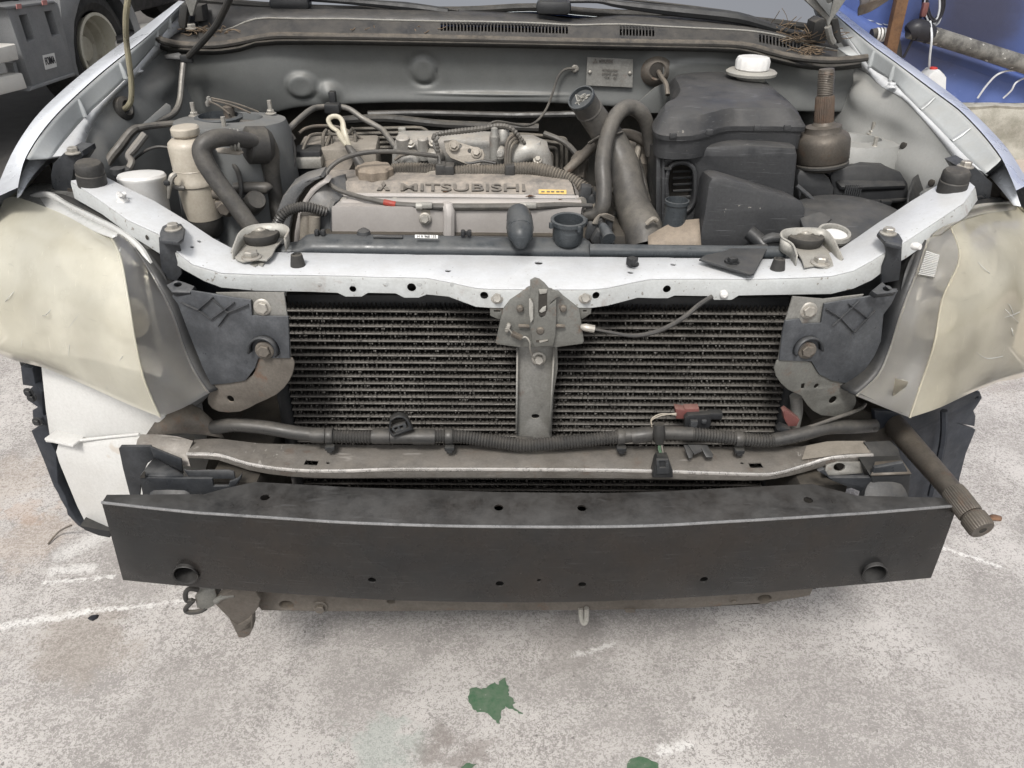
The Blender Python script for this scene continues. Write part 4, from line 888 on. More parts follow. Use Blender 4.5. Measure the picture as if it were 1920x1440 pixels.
rmount([(1466, 437), (1475, 431), (1510, 430), (1545, 432), (1560, 445), (1570, 470), (1578, 486), (1568, 498), (1550, 502), (1530, 497), (1508, 500), (1504, 487), (1496, 474), (1488, 456), (1472, 446)], (1538, 494), (1509, 443), [(1494, 478, .832), (1486, 458, .838), (1468, 446, .844), (1465, 437, .848), (1476, 430, .848), (1510, 428, .848), (1545, 431, .847), (1562, 448, .842), (1572, 468, .836), (1580, 486, .828)], [(1513, 503), (1528, 499), (1545, 500), (1562, 504), (1564, 508), (1552, 506), (1546, 510), (1532, 506), (1524, 509), (1515, 507)])
# triangular cover, loose clips
tc_ = O('corner_cover', plate([(1311, 485), (1322, 478), (1360, 470), (1372, 463), (1400, 459), (1438, 457), (1441, 461), (1414, 512), (1406, 514), (1380, 506), (1340, 494)], ('z', .824), .004, bev=.0012), 'grey_plastic', tie)
O('cover_clip', J(lathe([(.0115, 0), (.011, .003), (.007, .004)], Z(1372, 491, .8245), VERT, 20), box(Z(1374, 487, .831), (.014, .010, .008), RZ(20), .002)), 'black_plastic', tc_)
O('push_clip', J(lathe([(.010, 0), (.010, .003), (.006, .005)], Z(1186, 497, .811), VERT, 16), box(Z(1184, 490, .822), (.014, .012, .014), RZ(30), .003), box(Z(1190, 489, .826), (.007, .014, .009), RZ(-30), .002)), 'black_plastic', tie)
# ---------------------------------------------------------------- bonnet catch
LY = 1.035
latch = O('bonnet_catch', plate([(929, 643), (938, 600), (943, 580), (956, 562), (975, 548), (992, 538), (1035, 542), (1055, 553), (1072, 567), (1086, 579), (1092, 615), (1095, 640), (1092, 645), (1040, 652), (969, 651), (932, 646)], tilt(1010, 600, LY, 6), .006, bev=.0015), 'latch_steel', car)
O('catch_ear', plate([(918, 547), (929, 544), (946, 544), (953, 553), (947, 580), (940, 598), (935, 599), (919, 592)], tilt(935, 570, LY + .008, 2), .003, holes=[[(926, 582), (938, 582), (938, 585), (926, 585)]], bev=.0006), 'latch_steel', latch)
O('catch_ear', plate([(1075, 552), (1085, 546), (1104, 544), (1112, 552), (1108, 588), (1091, 599), (1086, 590)], tilt(1095, 570, LY + .008, 2), .003, holes=[[(1093, 582), (1100, 582), (1100, 585), (1093, 585)]], bev=.0006), 'latch_steel', latch)
for u, v in ((932, 557), (1097, 557)): O('catch_bolt', boltg(Y(u, v, LY + .007), (0, -.9, .25), .0068, .011), 'zinc', latch)
O('catch_plate', plate([(994, 533), (994, 526), (1003, 521), (1012, 524), (1021, 531), (1030, 542), (1034, 546), (1047, 546), (1055, 554), (1044, 558), (1033, 567), (1027, 582), (1020, 594), (1014, 597), (1008, 590), (1043, 562), (1043, 600), (1041, 630), (1037, 648), (1003, 651), (998, 640), (994, 600)], tilt(1010, 600, LY - .012, 4), .004, bev=.0008), 'latch_steel', latch)
O('catch_slot', plate([(1010, 545), (1026, 545), (1026, 580), (1022, 592), (1012, 592), (1009, 585)], tilt(1010, 600, LY - .0125, 4), .002), 'dark_void', latch)
O('striker_hook', plate([(1010, 543), (1026, 543), (1025, 550), (1012, 552)], tilt(1010, 600, LY - .0145, 4), .003, bev=.0006), 'bracket_steel', latch)
O('striker_pawl', plate([(1011, 584), (1018, 576), (1024, 574), (1023, 583), (1015, 587)], tilt(1010, 600, LY - .0145, 4), .003, bev=.0006), 'bracket_steel', latch)
O('catch_edge', plate([(992, 562), (996, 562), (1000, 570), (1000, 598), (995, 606), (992, 588)], tilt(1010, 600, LY - .018, 4), .006, bev=.0006), 'bracket_steel', latch)
O('catch_slit', plate([(1005, 638), (1028, 637), (1028, 641), (1005, 642)], tilt(1010, 600, LY - .0125, 4), .001), 'dark_void', latch)
O('slit_tab', plate([(1011, 639), (1027, 637), (1027, 639), (1012, 643)], tilt(1010, 600, LY - .0135, 4), .002), 'zinc', latch)
for u, v, y, r in ((975, 579, LY - .004, .0052), (1056, 579, LY - .004, .0052), (1013, 620, LY - .013, .006)): O('rivet', lathe([(r, -.003), (r, .001), (r * .7, .003), (r * .2, .0035)], Y(u, v, y), FRONT, 16), 'brown_steel', latch)
for u in (982, 1049): O('catch_lever', tube([Y(u - 9, 611, LY - .006), Y(u, 611, LY - .008), Y(u + 9, 612, LY - .006)], .0028, 2, 8), 'brown_steel', latch)
sp = [Y(960 + 18 * t, 625 + 9 * t, LY - .012) for t in (0, 1)]
O('catch_spring', tube([sp[0], sp[1]], .0042, 1, 10, corr=(.0017, .0006)), 'brown_steel', latch)
O('spring_hook', J(tube([sp[0], Y(955, 618, LY - .012), Y(949, 616, LY - .012), Y(950, 624, LY - .006)], .0012, 3, 6), tube([sp[1], Y(986, 632, LY - .012), Y(993, 641, LY - .014), Y(994, 655, LY - .012), Y(998, 668, LY - .006), Y(1003, 673, LY)], .0012, 3, 6), box(Y(952, 614, LY - .008), (.006, .008, .014), RY(20), .002)), 'zinc', latch)
O('release_end', tube([Y(1090, 613, LY - .006), Y(1098, 614, LY - .008), Y(1114, 617, LY - .008)], [.004, .006, .006], 2, 10), 'zinc', latch)
O('release_cable', tube([Y(1112, 617, LY - .008), Y(1140, 622, LY - .01), Y(1180, 629, LY - .012), Y(1215, 626, LY - .012), Y(1250, 614, LY - .01), Y(1285, 593, LY), Y(1310, 572, LY + .012), Y(1335, 556, LY + .022)], [.002, .0022, .003, .0036, .0036, .0036, .0036, .0036], 6, 8), 'conduit', car)
# centre stay
cs = O('centre_stay', plate([(970, 648), (1045, 648), (1046, 690), (1038, 740), (1034, 818), (1024, 836), (978, 836), (968, 815), (970, 730)], ('y', 1.062), .003, holes=[[(997, 778), (1001, 777), (1007, 777), (1011, 779), (1011, 783), (1007, 785), (1001, 785), (997, 783)]], bev=.0008), 'grey_steel', car)
for a, b in ((((970, 648), (970, 730), (968, 815))), (((1045, 648), (1038, 740), (1034, 815)))) if False else (((972, 652), (970, 812)), ((1041, 652), (1032, 812))): O('stay_flange', sheet([[Y(a[0], a[1], 1.050), Y(b[0], b[1], 1.050)], [Y(a[0], a[1], 1.078), Y(b[0], b[1], 1.078)]]), 'grey_steel', cs, solid=.003)
O('stay_bolt', boltg(Y(1010, 672, 1.060), (0, -.95, .2), .0078, .011), 'zinc', cs)
# ---------------------------------------------------------------- condenser: tubes, fins, headers
CY = 1.105
zt, zb = Y(960, 587, CY).z, Y(960, 784, CY).z; pitch = (zt - zb) / 15
xl, xr = Y(536, 700, CY).x, Y(1478, 700, CY).x
cond = O('condenser', box(((xl + xr) / 2, CY + .026, (zt + pitch + .33) / 2), (xr - xl, .004, zt + pitch - .33)), 'fin_dark', car)
tubeg = box((0, 0, 0), (xr - xl, .016, .0031), None, .001, 1)
first = None
n_t = int((zt - .36) / pitch) + 1
for k in range(n_t):
    c = Vector(((xl + xr) / 2, CY + .0085, zt - k * pitch))
    if first is None:
        first = O('condenser_tube', shift(tubeg, c), 'fin_metal', cond)
    else:
        t = first.copy(); COL.objects.link(t); t.parent = cond; t.location = c - WL[cond.name]
V, F = [], []
fp = .0036; nf = int((xr - xl) / fp)
for k in range(n_t + 1):
    z0, z1 = zt - k * pitch + .0016, zt - (k - 1) * pitch - .0016
    for i in range(nf):
        x = xl + i * fp; b = len(V); zz0, zz1 = (z0, z1) if i % 2 == 0 else (z1, z0); j = random.uniform(-.0007, .0007)
        V += [Vector((x, CY + .004 + j, zz0)), Vector((x + fp, CY + .004 + j, zz1)), Vector((x + fp, CY + .022, zz1)), Vector((x, CY + .022, zz0))]; F.append((b, b + 1, b + 2, b + 3))
O('fins', (V, F), 'fin_dark', cond, sm=0, kind='stuff')
# bent fin lips and grit along the tubes
V, F = [], []
for k in range(n_t):
    z = zt - k * pitch
    for i in range(260):
        if random.random() < .6:
            x = random.uniform(xl, xr); w = random.uniform(.0007, .002); h = random.uniform(.001, .0035); s_ = random.choice((-1, 1)); b = len(V); zz = z + s_ * .0015
            V += [Vector((x, CY - .0004, zz)), Vector((x + w, CY - .0004, zz)), Vector((x + w * .8, CY - random.uniform(0, .0025), zz + s_ * h)), Vector((x + w * .1, CY - random.uniform(0, .002), zz + s_ * h))]; F.append((b, b + 1, b + 2, b + 3))
O('bent_fin_tips', (V, F), 'fin_metal', cond, sm=0, kind='stuff')
for x in (xl - .012, xr + .012):
    O('header_tank', lathe([(.001, .33), (.012, .332), (.012, zt + .012), (.001, zt + .014)], (x, CY + .01, 0), VERT, 16), 'black_plastic', cond)
O('shroud_rail', plate([(536, 552), (1482, 558), (1478, 582), (930, 578), (540, 578)], ('y', CY + .012), .02, bev=.003), 'black_plastic', cond)
# ---------------------------------------------------------------- headlamp end plates: black plastic over steel
def endplate(side, steel_up, steel_lo, blk, b1, b2, yb, yaw):
    sp_ = tilt(*blk[0][0], yb + .006, 0, yaw); st = O('lamp_panel', plate(steel_up, sp_, .003, bev=.0008), 'grey_steel', car)
    O('lamp_panel_foot', plate(steel_lo[0], tilt(*blk[0][0], yb + .004, 0, yaw), .003, holes=steel_lo[1], bev=.0012, sm=2), 'brown_steel' if side == 'l' else 'latch_steel', st)
    bp = tilt(*blk[0][0], yb, 0, yaw)
    k = O('lamp_bracket', plate(blk[0], bp, .004, bev=.001), 'bracket_dusty', st)
    for lp in blk[1]: O('bracket_rib', tube([P(u, v, bp) - Vector((0, .002, 0)) for u, v in lp], .0024, 1, 6, flat=.4), 'bracket_plastic', k)
    cc_ = P(*b2, bp); r = .024; fx = (P(b2[0] + 10, b2[1], bp) - cc_).normalized()
    ang = range(-20, 185, 12) if side == 'l' else range(5, 200, 12)
    arc = [cc_ + (fx * math.cos(R(a)) + VERT * math.sin(R(a))) * r for a in ang]
    n = plane(bp)[1]
    O('bolt_shroud', sheet([arc, [p + n * .010 for p in arc]]), 'bracket_plastic', k, solid=.003)
    O('lamp_bolt', boltg(P(*b1, sp_) - Vector((0, .001, 0)), (0, -1, .1), .0088, .008), 'zinc', st)
    O('lamp_bolt', boltg(cc_ + Vector((0, -.002, 0)), (0, -1, .1), .0095, .008), 'brown_steel', st)
    return st, k
sl1, kl = endplate('l', [(404, 549), (470, 548), (532, 549), (538, 590), (543, 640), (545, 676), (482, 676), (470, 600)],
         ([(482, 670), (520, 668), (548, 672), (551, 690), (541, 716), (518, 740), (480, 758), (450, 772), (410, 772), (390, 757), (392, 735), (402, 716), (460, 712), (478, 695)], [(432, 748, 7)]),
         ([(355, 545), (400, 552), (440, 559), (470, 563), (472, 592), (500, 593), (540, 594), (543, 672), (484, 672), (478, 690), (460, 714), (430, 719), (396, 722), (380, 690), (352, 620), (333, 570), (322, 556), (330, 544)],
          [[(340, 566), (372, 580)], [(400, 556), (372, 580)], [(372, 580), (396, 598)], [(396, 598), (440, 566)], [(400, 560), (428, 585)], [(428, 585), (466, 570)], [(428, 585), (410, 610)]]), (493, 575), (497, 655), 1.03, -14)
sr1, kr = endplate('r', [(1487, 556), (1545, 561), (1620, 552), (1560, 640), (1520, 680), (1459, 679), (1468, 618)],
         ([(1457, 676), (1500, 676), (1522, 680), (1535, 696), (1592, 722), (1604, 742), (1604, 760), (1585, 779), (1540, 779), (1514, 760), (1502, 742), (1478, 731), (1455, 705)], [[(1503, 720), (1510, 719), (1508, 729), (1502, 729)], (1531, 724, 5), (1562, 750, 8)]),
         ([(1546, 570), (1580, 564), (1630, 556), (1684, 545), (1672, 570), (1657, 590), (1652, 640), (1640, 668), (1618, 700), (1596, 721), (1560, 714), (1536, 702), (1522, 678), (1462, 676), (1468, 622), (1473, 602), (1500, 598), (1505, 608), (1540, 606)],
          [[(1548, 578), (1575, 595)], [(1575, 595), (1610, 562)], [(1590, 568), (1625, 595)], [(1575, 595), (1560, 610)], [(1575, 595), (1600, 622)], [(1600, 622), (1640, 580)]]), (1515, 581), (1512, 655), 1.03, 14)
O('bracket_top', plate([(311, 534), (330, 524), (345, 528), (365, 536), (356, 549), (322, 548)], tilt(330, 545, 1.03, 55), .012, holes=[(333, 533, 7, .6)], bev=.002), 'bracket_plastic', kl)
O('bracket_top', plate([(1634, 545), (1655, 528), (1668, 540), (1684, 540), (1680, 548), (1645, 552)], tilt(1660, 545, 1.03, 55), .012, holes=[(1663, 541, 7, .6)], bev=.002), 'bracket_plastic', kr)
# ---------------------------------------------------------------- headlamps
def lamp(side, rows_px, ridge_i, lens, inner, top_strip):
    """rows top to bottom; each row lists traced points with depth from outer edge to inner flange"""
    G = [[Y(u, v, y) for u, v, y in r] for r in rows_px]; so_ = -1 if side == 'l' else 1
    for r in G: r[0] = r[1] + Vector((so_ * .004, .14, .004))       # the lens wraps back along the wing
    ni = len(G[0])
    main = [r[:ridge_i + 1] for r in G]; strip = [r[ridge_i:] for r in G]
    hd = O('headlamp', sheet(main, 6, 6), lens, car, sm=70)
    O('lens_side', sheet(strip, 5, 6), inner, hd, sm=70)
    O('lens_ridge', tube([r[ridge_i] for r in G], .002, 6, 8), lens, hd)
    O('lens_rim', tube([r[-1] for r in G], .0022, 6, 8), inner, hd)
    O('lamp_housing', sheet([[r[-1] for r in G], [r[-1] + Vector((0, .06, -.005)) for r in G], [r[0] + (r[-1] - r[0]) * .5 + Vector((0, .16, 0)) for r in G], [r[0] + Vector((0, .12, 0)) for r in G]], 4, 3), 'black_plastic', hd, solid=.003)
    # inside: bowl reflectors, bulb and a pale inner bezel
    def inn(i, j, d): return G[i][j] + Vector((0, d, 0))
    ax2 = (0, -1, .25)
    for (c_, r_) in ((inn(2, 3, .095), .052), (inn(3, 4, .075), .034)):
        rf = O('lamp_reflector', lathe([(r_, .0), (r_ * .98, -.006), (r_ * .8, -.028), (r_ * .5, -.046), (r_ * .16, -.054)], c_, ax2, 32), 'reflector', hd)
        O('bulb', lathe([(.008, -.05), (.008, -.02), (.006, -.012), (.001, -.01)], c_, ax2, 14), 'zinc', hd)
        O('reflector_rim', lathe([(r_ * 1.0, -.004), (r_ * 1.08, .002), (r_ * 1.0, .004)], c_, ax2, 32, caps=False), 'lamp_inner', hd)
    O('lamp_bezel', sheet([[r[k] + Vector((0, .06 + .075 * (k < ridge_i), 0)) for k in range(1, ni)] for r in G], 3, 3), 'lamp_inner', hd)
    def bz(r, k): return r[k] + Vector((0, .06 + .075 * (k < ridge_i), 0))
    for r, dz, nm in ((G[0], -.004, 'lamp_roof'), (G[-1], .004, 'lamp_floor')):
        O(nm, sheet([[r[k] + Vector((0, .003, dz)) for k in range(1, ni)], [bz(r, k) + Vector((0, .004, dz)) for k in range(1, ni)]], 3, 1), 'lamp_inner', hd)
    return hd, G
hl, GL = lamp('l', [
  [(-150, 400, 1.42), (8, 376, 1.27), (28, 369, 1.265), (110, 398, 1.20), (175, 432, 1.145), (205, 440, 1.145), (228, 440, 1.125), (250, 462, 1.12)],
  [(-150, 470, 1.37), (-20, 445, 1.205), (35, 428, 1.185), (110, 445, 1.14), (180, 468, 1.088), (225, 482, 1.075), (255, 492, 1.075), (285, 515, 1.085)],
  [(-150, 560, 1.33), (-30, 535, 1.155), (40, 520, 1.12), (120, 530, 1.074), (190, 550, 1.036), (240, 560, 1.022), (275, 565, 1.045), (322, 585, 1.06)],
  [(-140, 630, 1.30), (-25, 620, 1.13), (50, 610, 1.09), (130, 625, 1.046), (200, 640, 1.008), (254, 645, .994), (300, 650, 1.02), (346, 655, 1.045)],
  [(-120, 660, 1.28), (-10, 650, 1.13), (70, 668, 1.075), (140, 690, 1.04), (215, 708, 1.0), (272, 718, .980), (325, 712, 1.0), (368, 702, 1.03)],
  [(-100, 650, 1.29), (-2, 657, 1.15), (90, 692, 1.085), (160, 722, 1.036), (240, 758, .995), (300, 782, .978), (345, 764, .99), (392, 737, 1.02)]], 5, 'lens_yellow', 'lens_clear', None)
hr, GR = lamp('r', [
  [(2090, 400, 1.42), (1914, 386, 1.275), (1905, 388, 1.285), (1840, 398, 1.22), (1800, 412, 1.17), (1780, 420, 1.155), (1760, 430, 1.14), (1738, 452, 1.12)],
  [(2090, 470, 1.37), (1952, 455, 1.205), (1912, 450, 1.185), (1870, 462, 1.15), (1825, 475, 1.10), (1800, 482, 1.085), (1762, 492, 1.08), (1718, 512, 1.085)],
  [(2080, 570, 1.33), (1958, 545, 1.155), (1912, 540, 1.125), (1865, 548, 1.082), (1805, 560, 1.045), (1768, 560, 1.032), (1730, 570, 1.05), (1690, 585, 1.06)],
  [(2060, 640, 1.30), (1946, 630, 1.13), (1905, 622, 1.10), (1860, 632, 1.055), (1795, 642, 1.016), (1752, 645, 1.0), (1710, 650, 1.025), (1668, 655, 1.05)],
  [(2030, 680, 1.28), (1928, 684, 1.135), (1885, 686, 1.085), (1840, 700, 1.05), (1775, 715, 1.01), (1728, 718, .99), (1690, 715, 1.0), (1645, 705, 1.035)],
  [(2000, 672, 1.28), (1924, 697, 1.155), (1870, 717, 1.10), (1820, 737, 1.05), (1760, 765, .995), (1706, 783, .975), (1660, 765, .99), (1605, 742, 1.02)]], 5, 'lens_brown', 'lens_clear_pale', None)
# surface depth of a lamp at a photo pixel, for the cracks in its film
def on_lamp(rows_px_G, u, v):
    best = None
    for r in rows_px_G:
        for p in r:
            d = CROT.transposed() @ (p - CAMP); pu = 960 + FPX * d.x / -d.z; pv = 720 - FPX * d.y / -d.z; e = (pu - u) ** 2 + (pv - v) ** 2
            if best is None or e < best[0]: best = (e, p.y)
    return best[1]
def dense(G):
    rows = [cat(r, 5) for r in G]; cols = [cat([r[i] for r in rows], 5) for i in range(len(rows[0]))]; return cols
DL, DR = dense([r[:6] for r in GL]), dense([r[:6] for r in GR])
for D_, hd_, cr in ((DL, hl, ([(0, 590), (10, 565), (28, 545)], [(62, 585), (80, 592), (92, 585), (98, 570)], [(100, 605), (118, 624), (140, 600), (165, 565), (182, 545)], [(40, 650), (44, 620), (52, 600)], [(200, 730), (206, 705), (230, 668)], [(128, 668), (134, 630), (150, 605)], [(82, 552), (95, 548), (110, 530)])),
                    (DR, hr, ([(1862, 556), (1885, 580), (1910, 605)], [(1880, 596), (1895, 592), (1912, 585)], [(1832, 490), (1845, 503), (1856, 512)], [(1903, 655), (1900, 630), (1896, 612)], [(1888, 568), (1895, 575), (1900, 590)], [(1830, 660), (1850, 672), (1880, 668)]))):
    for c_ in cr: O('film_crack', tube([Y(u, v, on_lamp(D_, u, v) - .0006) for u, v in c_], [.0002, .0006, .0006, .0004, .0002][:len(c_)], 5, 5), 'lens_top', hd_)
O('lens_crown', sheet([[Y(30, 384, 1.283), Y(95, 370, 1.268), Y(140, 394, 1.222), Y(190, 420, 1.165), Y(226, 440, 1.132)], [Y(35, 392, 1.27), Y(95, 396, 1.215), Y(140, 415, 1.175), Y(180, 436, 1.14), Y(212, 448, 1.125)]], 5, 3), 'lens_top', hl, solid=.002, sm=60)
O('lens_crown', sheet([[Y(1905, 384, 1.288), Y(1860, 386, 1.272), Y(1815, 396, 1.215), Y(1775, 416, 1.162), Y(1745, 444, 1.128)], [Y(1905, 394, 1.275), Y(1860, 400, 1.235), Y(1822, 408, 1.19), Y(1792, 420, 1.155), Y(1765, 440, 1.125)]], 5, 3), 'lens_clear_pale', hr, solid=.002, sm=60)
# prismatic strips moulded into the clear side of the lamps, white reflector tab on the right one
def prism(hd, px, n, name='lens_prism'):
    (a, b, c, d) = [Y(u, v, y) for u, v, y in px]; gs = []
    for k in range(n):
        f = (k + .5) / n; gs.append(tube([a + (b - a) * f, d + (c - d) * f], .0012, 1, 4))
    O(name, J(*gs), 'lens_top', hd)
prism(hl, [(226, 462, 1.102), (262, 500, 1.076), (240, 495, 1.068), (222, 470, 1.09)], 14)
prism(hr, [(1738, 470, 1.104), (1722, 515, 1.078), (1752, 520, 1.06), (1762, 478, 1.085)], 14)
O('reflector_tab', plate([(1680, 710), (1703, 716), (1688, 754), (1674, 746)], tilt(1690, 730, .991, -20, 20), .002), 'lens_clear_pale', hr)
# crazed scratches: shallow cracks on the yellowed lenses
# upper flange of the lamps: white rim strips and black gasket
O('lamp_gasket', tube([Y(35, 388, 1.29), Y(60, 372, 1.285), Y(92, 366, 1.27), Y(125, 385, 1.24), Y(180, 412, 1.18), Y(225, 436, 1.14), Y(262, 466, 1.12), Y(285, 505, 1.098)], .006, 5, 8), 'lens_top', hl)
O('lamp_back_trim', sheet([[Y(35, 378, 1.31), Y(92, 362, 1.30), Y(140, 372, 1.26), Y(200, 405, 1.19), Y(250, 440, 1.14), Y(300, 500, 1.10), Y(318, 540, 1.085)], [Y(35, 392, 1.29), Y(92, 372, 1.28), Y(130, 388, 1.24), Y(185, 418, 1.18), Y(230, 442, 1.14), Y(278, 500, 1.10), Y(318, 575, 1.075)]], 4, 2), 'black_plastic', hl, solid=.002)
O('lamp_gasket', tube([Y(1900, 382, 1.30), Y(1870, 385, 1.29), Y(1835, 388, 1.25), Y(1790, 405, 1.19), Y(1750, 436, 1.145), Y(1730, 462, 1.12), Y(1712, 510, 1.095)], .005, 5, 8), 'bracket_steel', hr)
O('lamp_back_trim', sheet([[Y(1880, 372, 1.31), Y(1840, 374, 1.28), Y(1790, 396, 1.21), Y(1745, 430, 1.15), Y(1705, 490, 1.10), Y(1690, 540, 1.08)], [Y(1880, 392, 1.29), Y(1835, 392, 1.25), Y(1795, 410, 1.19), Y(1755, 440, 1.145), Y(1720, 505, 1.10), Y(1690, 580, 1.07)]], 4, 2), 'black_plastic', hr, solid=.002)
# dark plates put in for the shade of the wing-tip pockets behind lamps
O('wing_tip_shade', plate([(44, 362), (70, 330), (92, 308), (108, 345), (104, 368)], ('y', 1.345), .01), 'dark_void', car)
O('wing_tip_shade', plate([(1850, 384), (1850, 340), (1862, 330), (1902, 386)], ('y', 1.345), .01), 'dark_void', car)
O('wing_tip_fold', sheet([[Y(32, 372, 1.20), Y(36, 340, 1.27), Y(62, 283, 1.35)], [Y(40, 366, 1.22), Y(62, 330, 1.30), Y(92, 297, 1.36)]], 3, 2), 'silver_paint', car, solid=.002)
O('wing_tip_fold', sheet([[Y(1914, 386, 1.22), Y(1900, 345, 1.28), Y(1880, 308, 1.35)], [Y(1900, 384, 1.23), Y(1872, 350, 1.30), Y(1852, 328, 1.36)]], 3, 2), 'silver_paint', car, solid=.002)
# ---------------------------------------------------------------- lower tie bar and its ends
LT = [((364, 824), (350, 851), (352, 859), .545), ((412, 822), (409, 853), (409, 863), .545), ((486, 831), (467, 870), (467, 882), .532), ((560, 832), (545, 881), (545, 894), .525), ((640, 833), (638, 883), (638, 897), .523), ((740, 834), (737, 880), (737, 896), .523), ((914, 835), (914, 880), (914, 896), .523), ((1100, 836), (1100, 881), (1100, 897), .523), ((1219, 836), (1219, 883), (1219, 898), .523),
      ((1394, 838), (1394, 889), (1394, 901), .523), ((1453, 837), (1453, 888), (1453, 898), .523), ((1505, 836), (1511, 872), (1511, 885), .53), ((1550, 827), (1550, 860), (1550, 873), .54), ((1589, 826), (1589, 855), (1589, 866), .545), ((1622, 826), (1637, 853), (1637, 862), .545)]
q0, q1, q2, q3 = [], [], [], []
for b, f, w, z in LT:
    B3, F3 = Z(b[0], b[1], z), Z(f[0], f[1], z); q0.append(B3 + Vector((0, .003, -.02))); q1.append(B3); q2.append(F3); q3.append(Y(w[0], w[1], F3.y - .001))
low = O('lower_tie_bar', sheet([q0, q1, q2, q3, [p + Vector((0, .014, -.002)) for p in q3]], 2, 1), 'bare_steel', car, solid=.0025, sm=50, bev=.004)
bake(low, J(*[box(Z(u, v, .523), (.021, .013, .06), RZ(a)) for u, v, a in ((584, 868, -3), (1417, 872, 4))] + [cyl(Z(u, v, .523), VERT, .003) for u, v in ((615, 868), (1391, 868))]), 40)
O('tie_edge_highlight', tube([p + Vector((0, .0012, -.0012)) for p in q2], .0032, 3, 8), 'tie_edge_highlight', low)  # bright strip set in as the highlight on the bar's front edge
O('end_plate', plate([(257, 824), (264, 814), (304, 814), (334, 818), (362, 826), (351, 852), (357, 874), (342, 872), (338, 860), (286, 840), (254, 838)], tilt(300, 830, 1.02, 55, -8), .004, bev=.001), 'bare_steel', low)
O('end_plate', plate([(1620, 828), (1668, 826), (1684, 840), (1690, 860), (1650, 880), (1636, 858), (1628, 840)], tilt(1650, 850, 1.01, 60, 8), .004, bev=.001), 'black_plastic', low)
O('tape_patch', sheet([[Z(1512, 836, .5325), Z(1550, 828, .5425), Z(1589, 827, .5475), Z(1618, 827, .5475)], [Z(1503, 862, .5325), Z(1548, 856, .5425), Z(1588, 851, .5475), Z(1632, 850, .5475)]], 2, 1), 'tan_plate', low)
# black brackets left
bl = O('beam_bracket', J(plate([(222, 842), (226, 837), (282, 837), (292, 858), (276, 870), (266, 890), (262, 930), (243, 930), (230, 880)], ('y', .985), .006, bev=.002),
  plate([(281, 838), (286, 840), (340, 862), (343, 888), (290, 862)], ('y', .975), .004, bev=.001)), 'bracket_plastic', car)
O('bracket_slope', sheet([[Y(288, 862, .975), Y(343, 889, .97)], [Y(262, 895, .93), Y(343, 897, .93)]]), 'bracket_plastic', bl, solid=.004)
O('bracket_face', plate([(261, 896), (343, 897), (398, 898), (400, 912), (428, 912), (430, 904), (446, 898), (454, 888), (452, 898), (440, 915), (400, 926), (380, 935), (268, 935)], ('y', .928), .006, bev=.002), 'bracket_plastic', bl)
O('bracket_flap', plate([(344, 880), (352, 882), (428, 881), (438, 884), (441, 898), (356, 898)], tilt(390, 890, .955, 20), .004, bev=.001), 'bracket_plastic', bl)
O('bracket_pocket', plate([(264, 892), (269, 885), (272, 887), (272, 896), (262, 897)], ('y', .926), .002), 'dark_void', bl)
O('horn_disc', lathe([(.030, -.02), (.030, 0), (.024, .003), (.001, .004)], Y(318, 927, .926), (0, -.7, .7), 24), 'grey_plastic', bl)
# right
br = O('beam_bracket', plate([(1534, 884), (1546, 880), (1556, 896), (1632, 896), (1640, 878), (1694, 868), (1708, 894), (1705, 935), (1640, 935), (1620, 925), (1560, 902)], ('y', .95), .008, bev=.002), 'bracket_plastic', car)
O('bracket_block', plate([(1632, 892), (1708, 890), (1704, 930), (1650, 930), (1636, 915)], ('y', .948), .05, bev=.003), 'black_plastic', br)
O('bracket_top_dust', sheet([[Y(1640, 868, .972), Y(1690, 864, .972)], [Y(1632, 893, .947), Y(1708, 890, .947)]]), 'brown_steel', br, solid=.003)
O('steel_lug', plate([(1545, 890), (1550, 872), (1570, 866), (1632, 866), (1634, 886), (1560, 892)], tilt(1590, 880, .985, 25), .006, holes=[(1574, 876, 11, .7)], bev=.001), 'grey_steel', br)
O('horn_disc', lathe([(.034, -.02), (.034, 0), (.028, .003), (.001, .004)], Y(1662, 935, .932), (0, -.7, .7), 24), 'grey_plastic', br)
for pts in ([(1500, 890), (1512, 888), (1510, 925), (1498, 928)], [(1480, 893), (1490, 892), (1487, 925), (1474, 928)]): O('lower_stay', plate(pts, ('y', 1.03), .02, bev=.002), 'brown_steel', br)
# ---------------------------------------------------------------- bumper reinforcement beam
rear = [(190, 927), (366, 926), (400, 915), (451, 903), (638, 913), (914, 922), (1100, 924), (1200, 924), (1418, 913), (1554, 907), (1590, 918), (1628, 929), (1790, 933)]
frnt = [(190, 942), (350, 960), (638, 979), (760, 984), (879, 987), (1050, 988), (1200, 987), (1418, 975), (1640, 961), (1797, 948)]
bott = [(230, 1088), (350, 1100), (638, 1121), (760, 1127), (914, 1130), (1050, 1130), (1200, 1126), (1418, 1113), (1640, 1094), (1746, 1084)]
ub = [190, 230, 290, 366, 400, 451, 540, 638, 740, 840, 940, 1040, 1140, 1240, 1340, 1440, 1554, 1590, 1628, 1700, 1760, 1796]
BZ = .552
R0, R1, R2, R3, R4 = [], [], [], [], []
for u in ub:
    f3 = Z(u, interp(frnt, u), BZ); b3 = Z(u, interp(rear, u), BZ); t = (u - 190) / (1796 - 190); u2 = 230 + t * (1746 - 230)
    w3 = Y(u2, interp(bott, u2), f3.y + .004)
    b3.x = f3.x
    R0.append(b3 + Vector((0, 0, -.012))); R1.append(b3); R2.append(f3); R3.append(w3); R4.append(Vector((w3.x, b3.y, w3.z)))
RM = [a + (b - a) * .5 + Vector((0, random.uniform(-.0012, .0012), 0)) for a, b in zip(R2, R3)]; RT = [a + (b - a) * .5 + Vector((0, 0, random.uniform(-.001, .001))) for a, b in zip(R1, R2)]
beam = O('bumper_beam', sheet([R0, R1, RT, R2, RM, R3, R4]), 'beam_paint', car, solid=.003, sm=50, bev=.005)
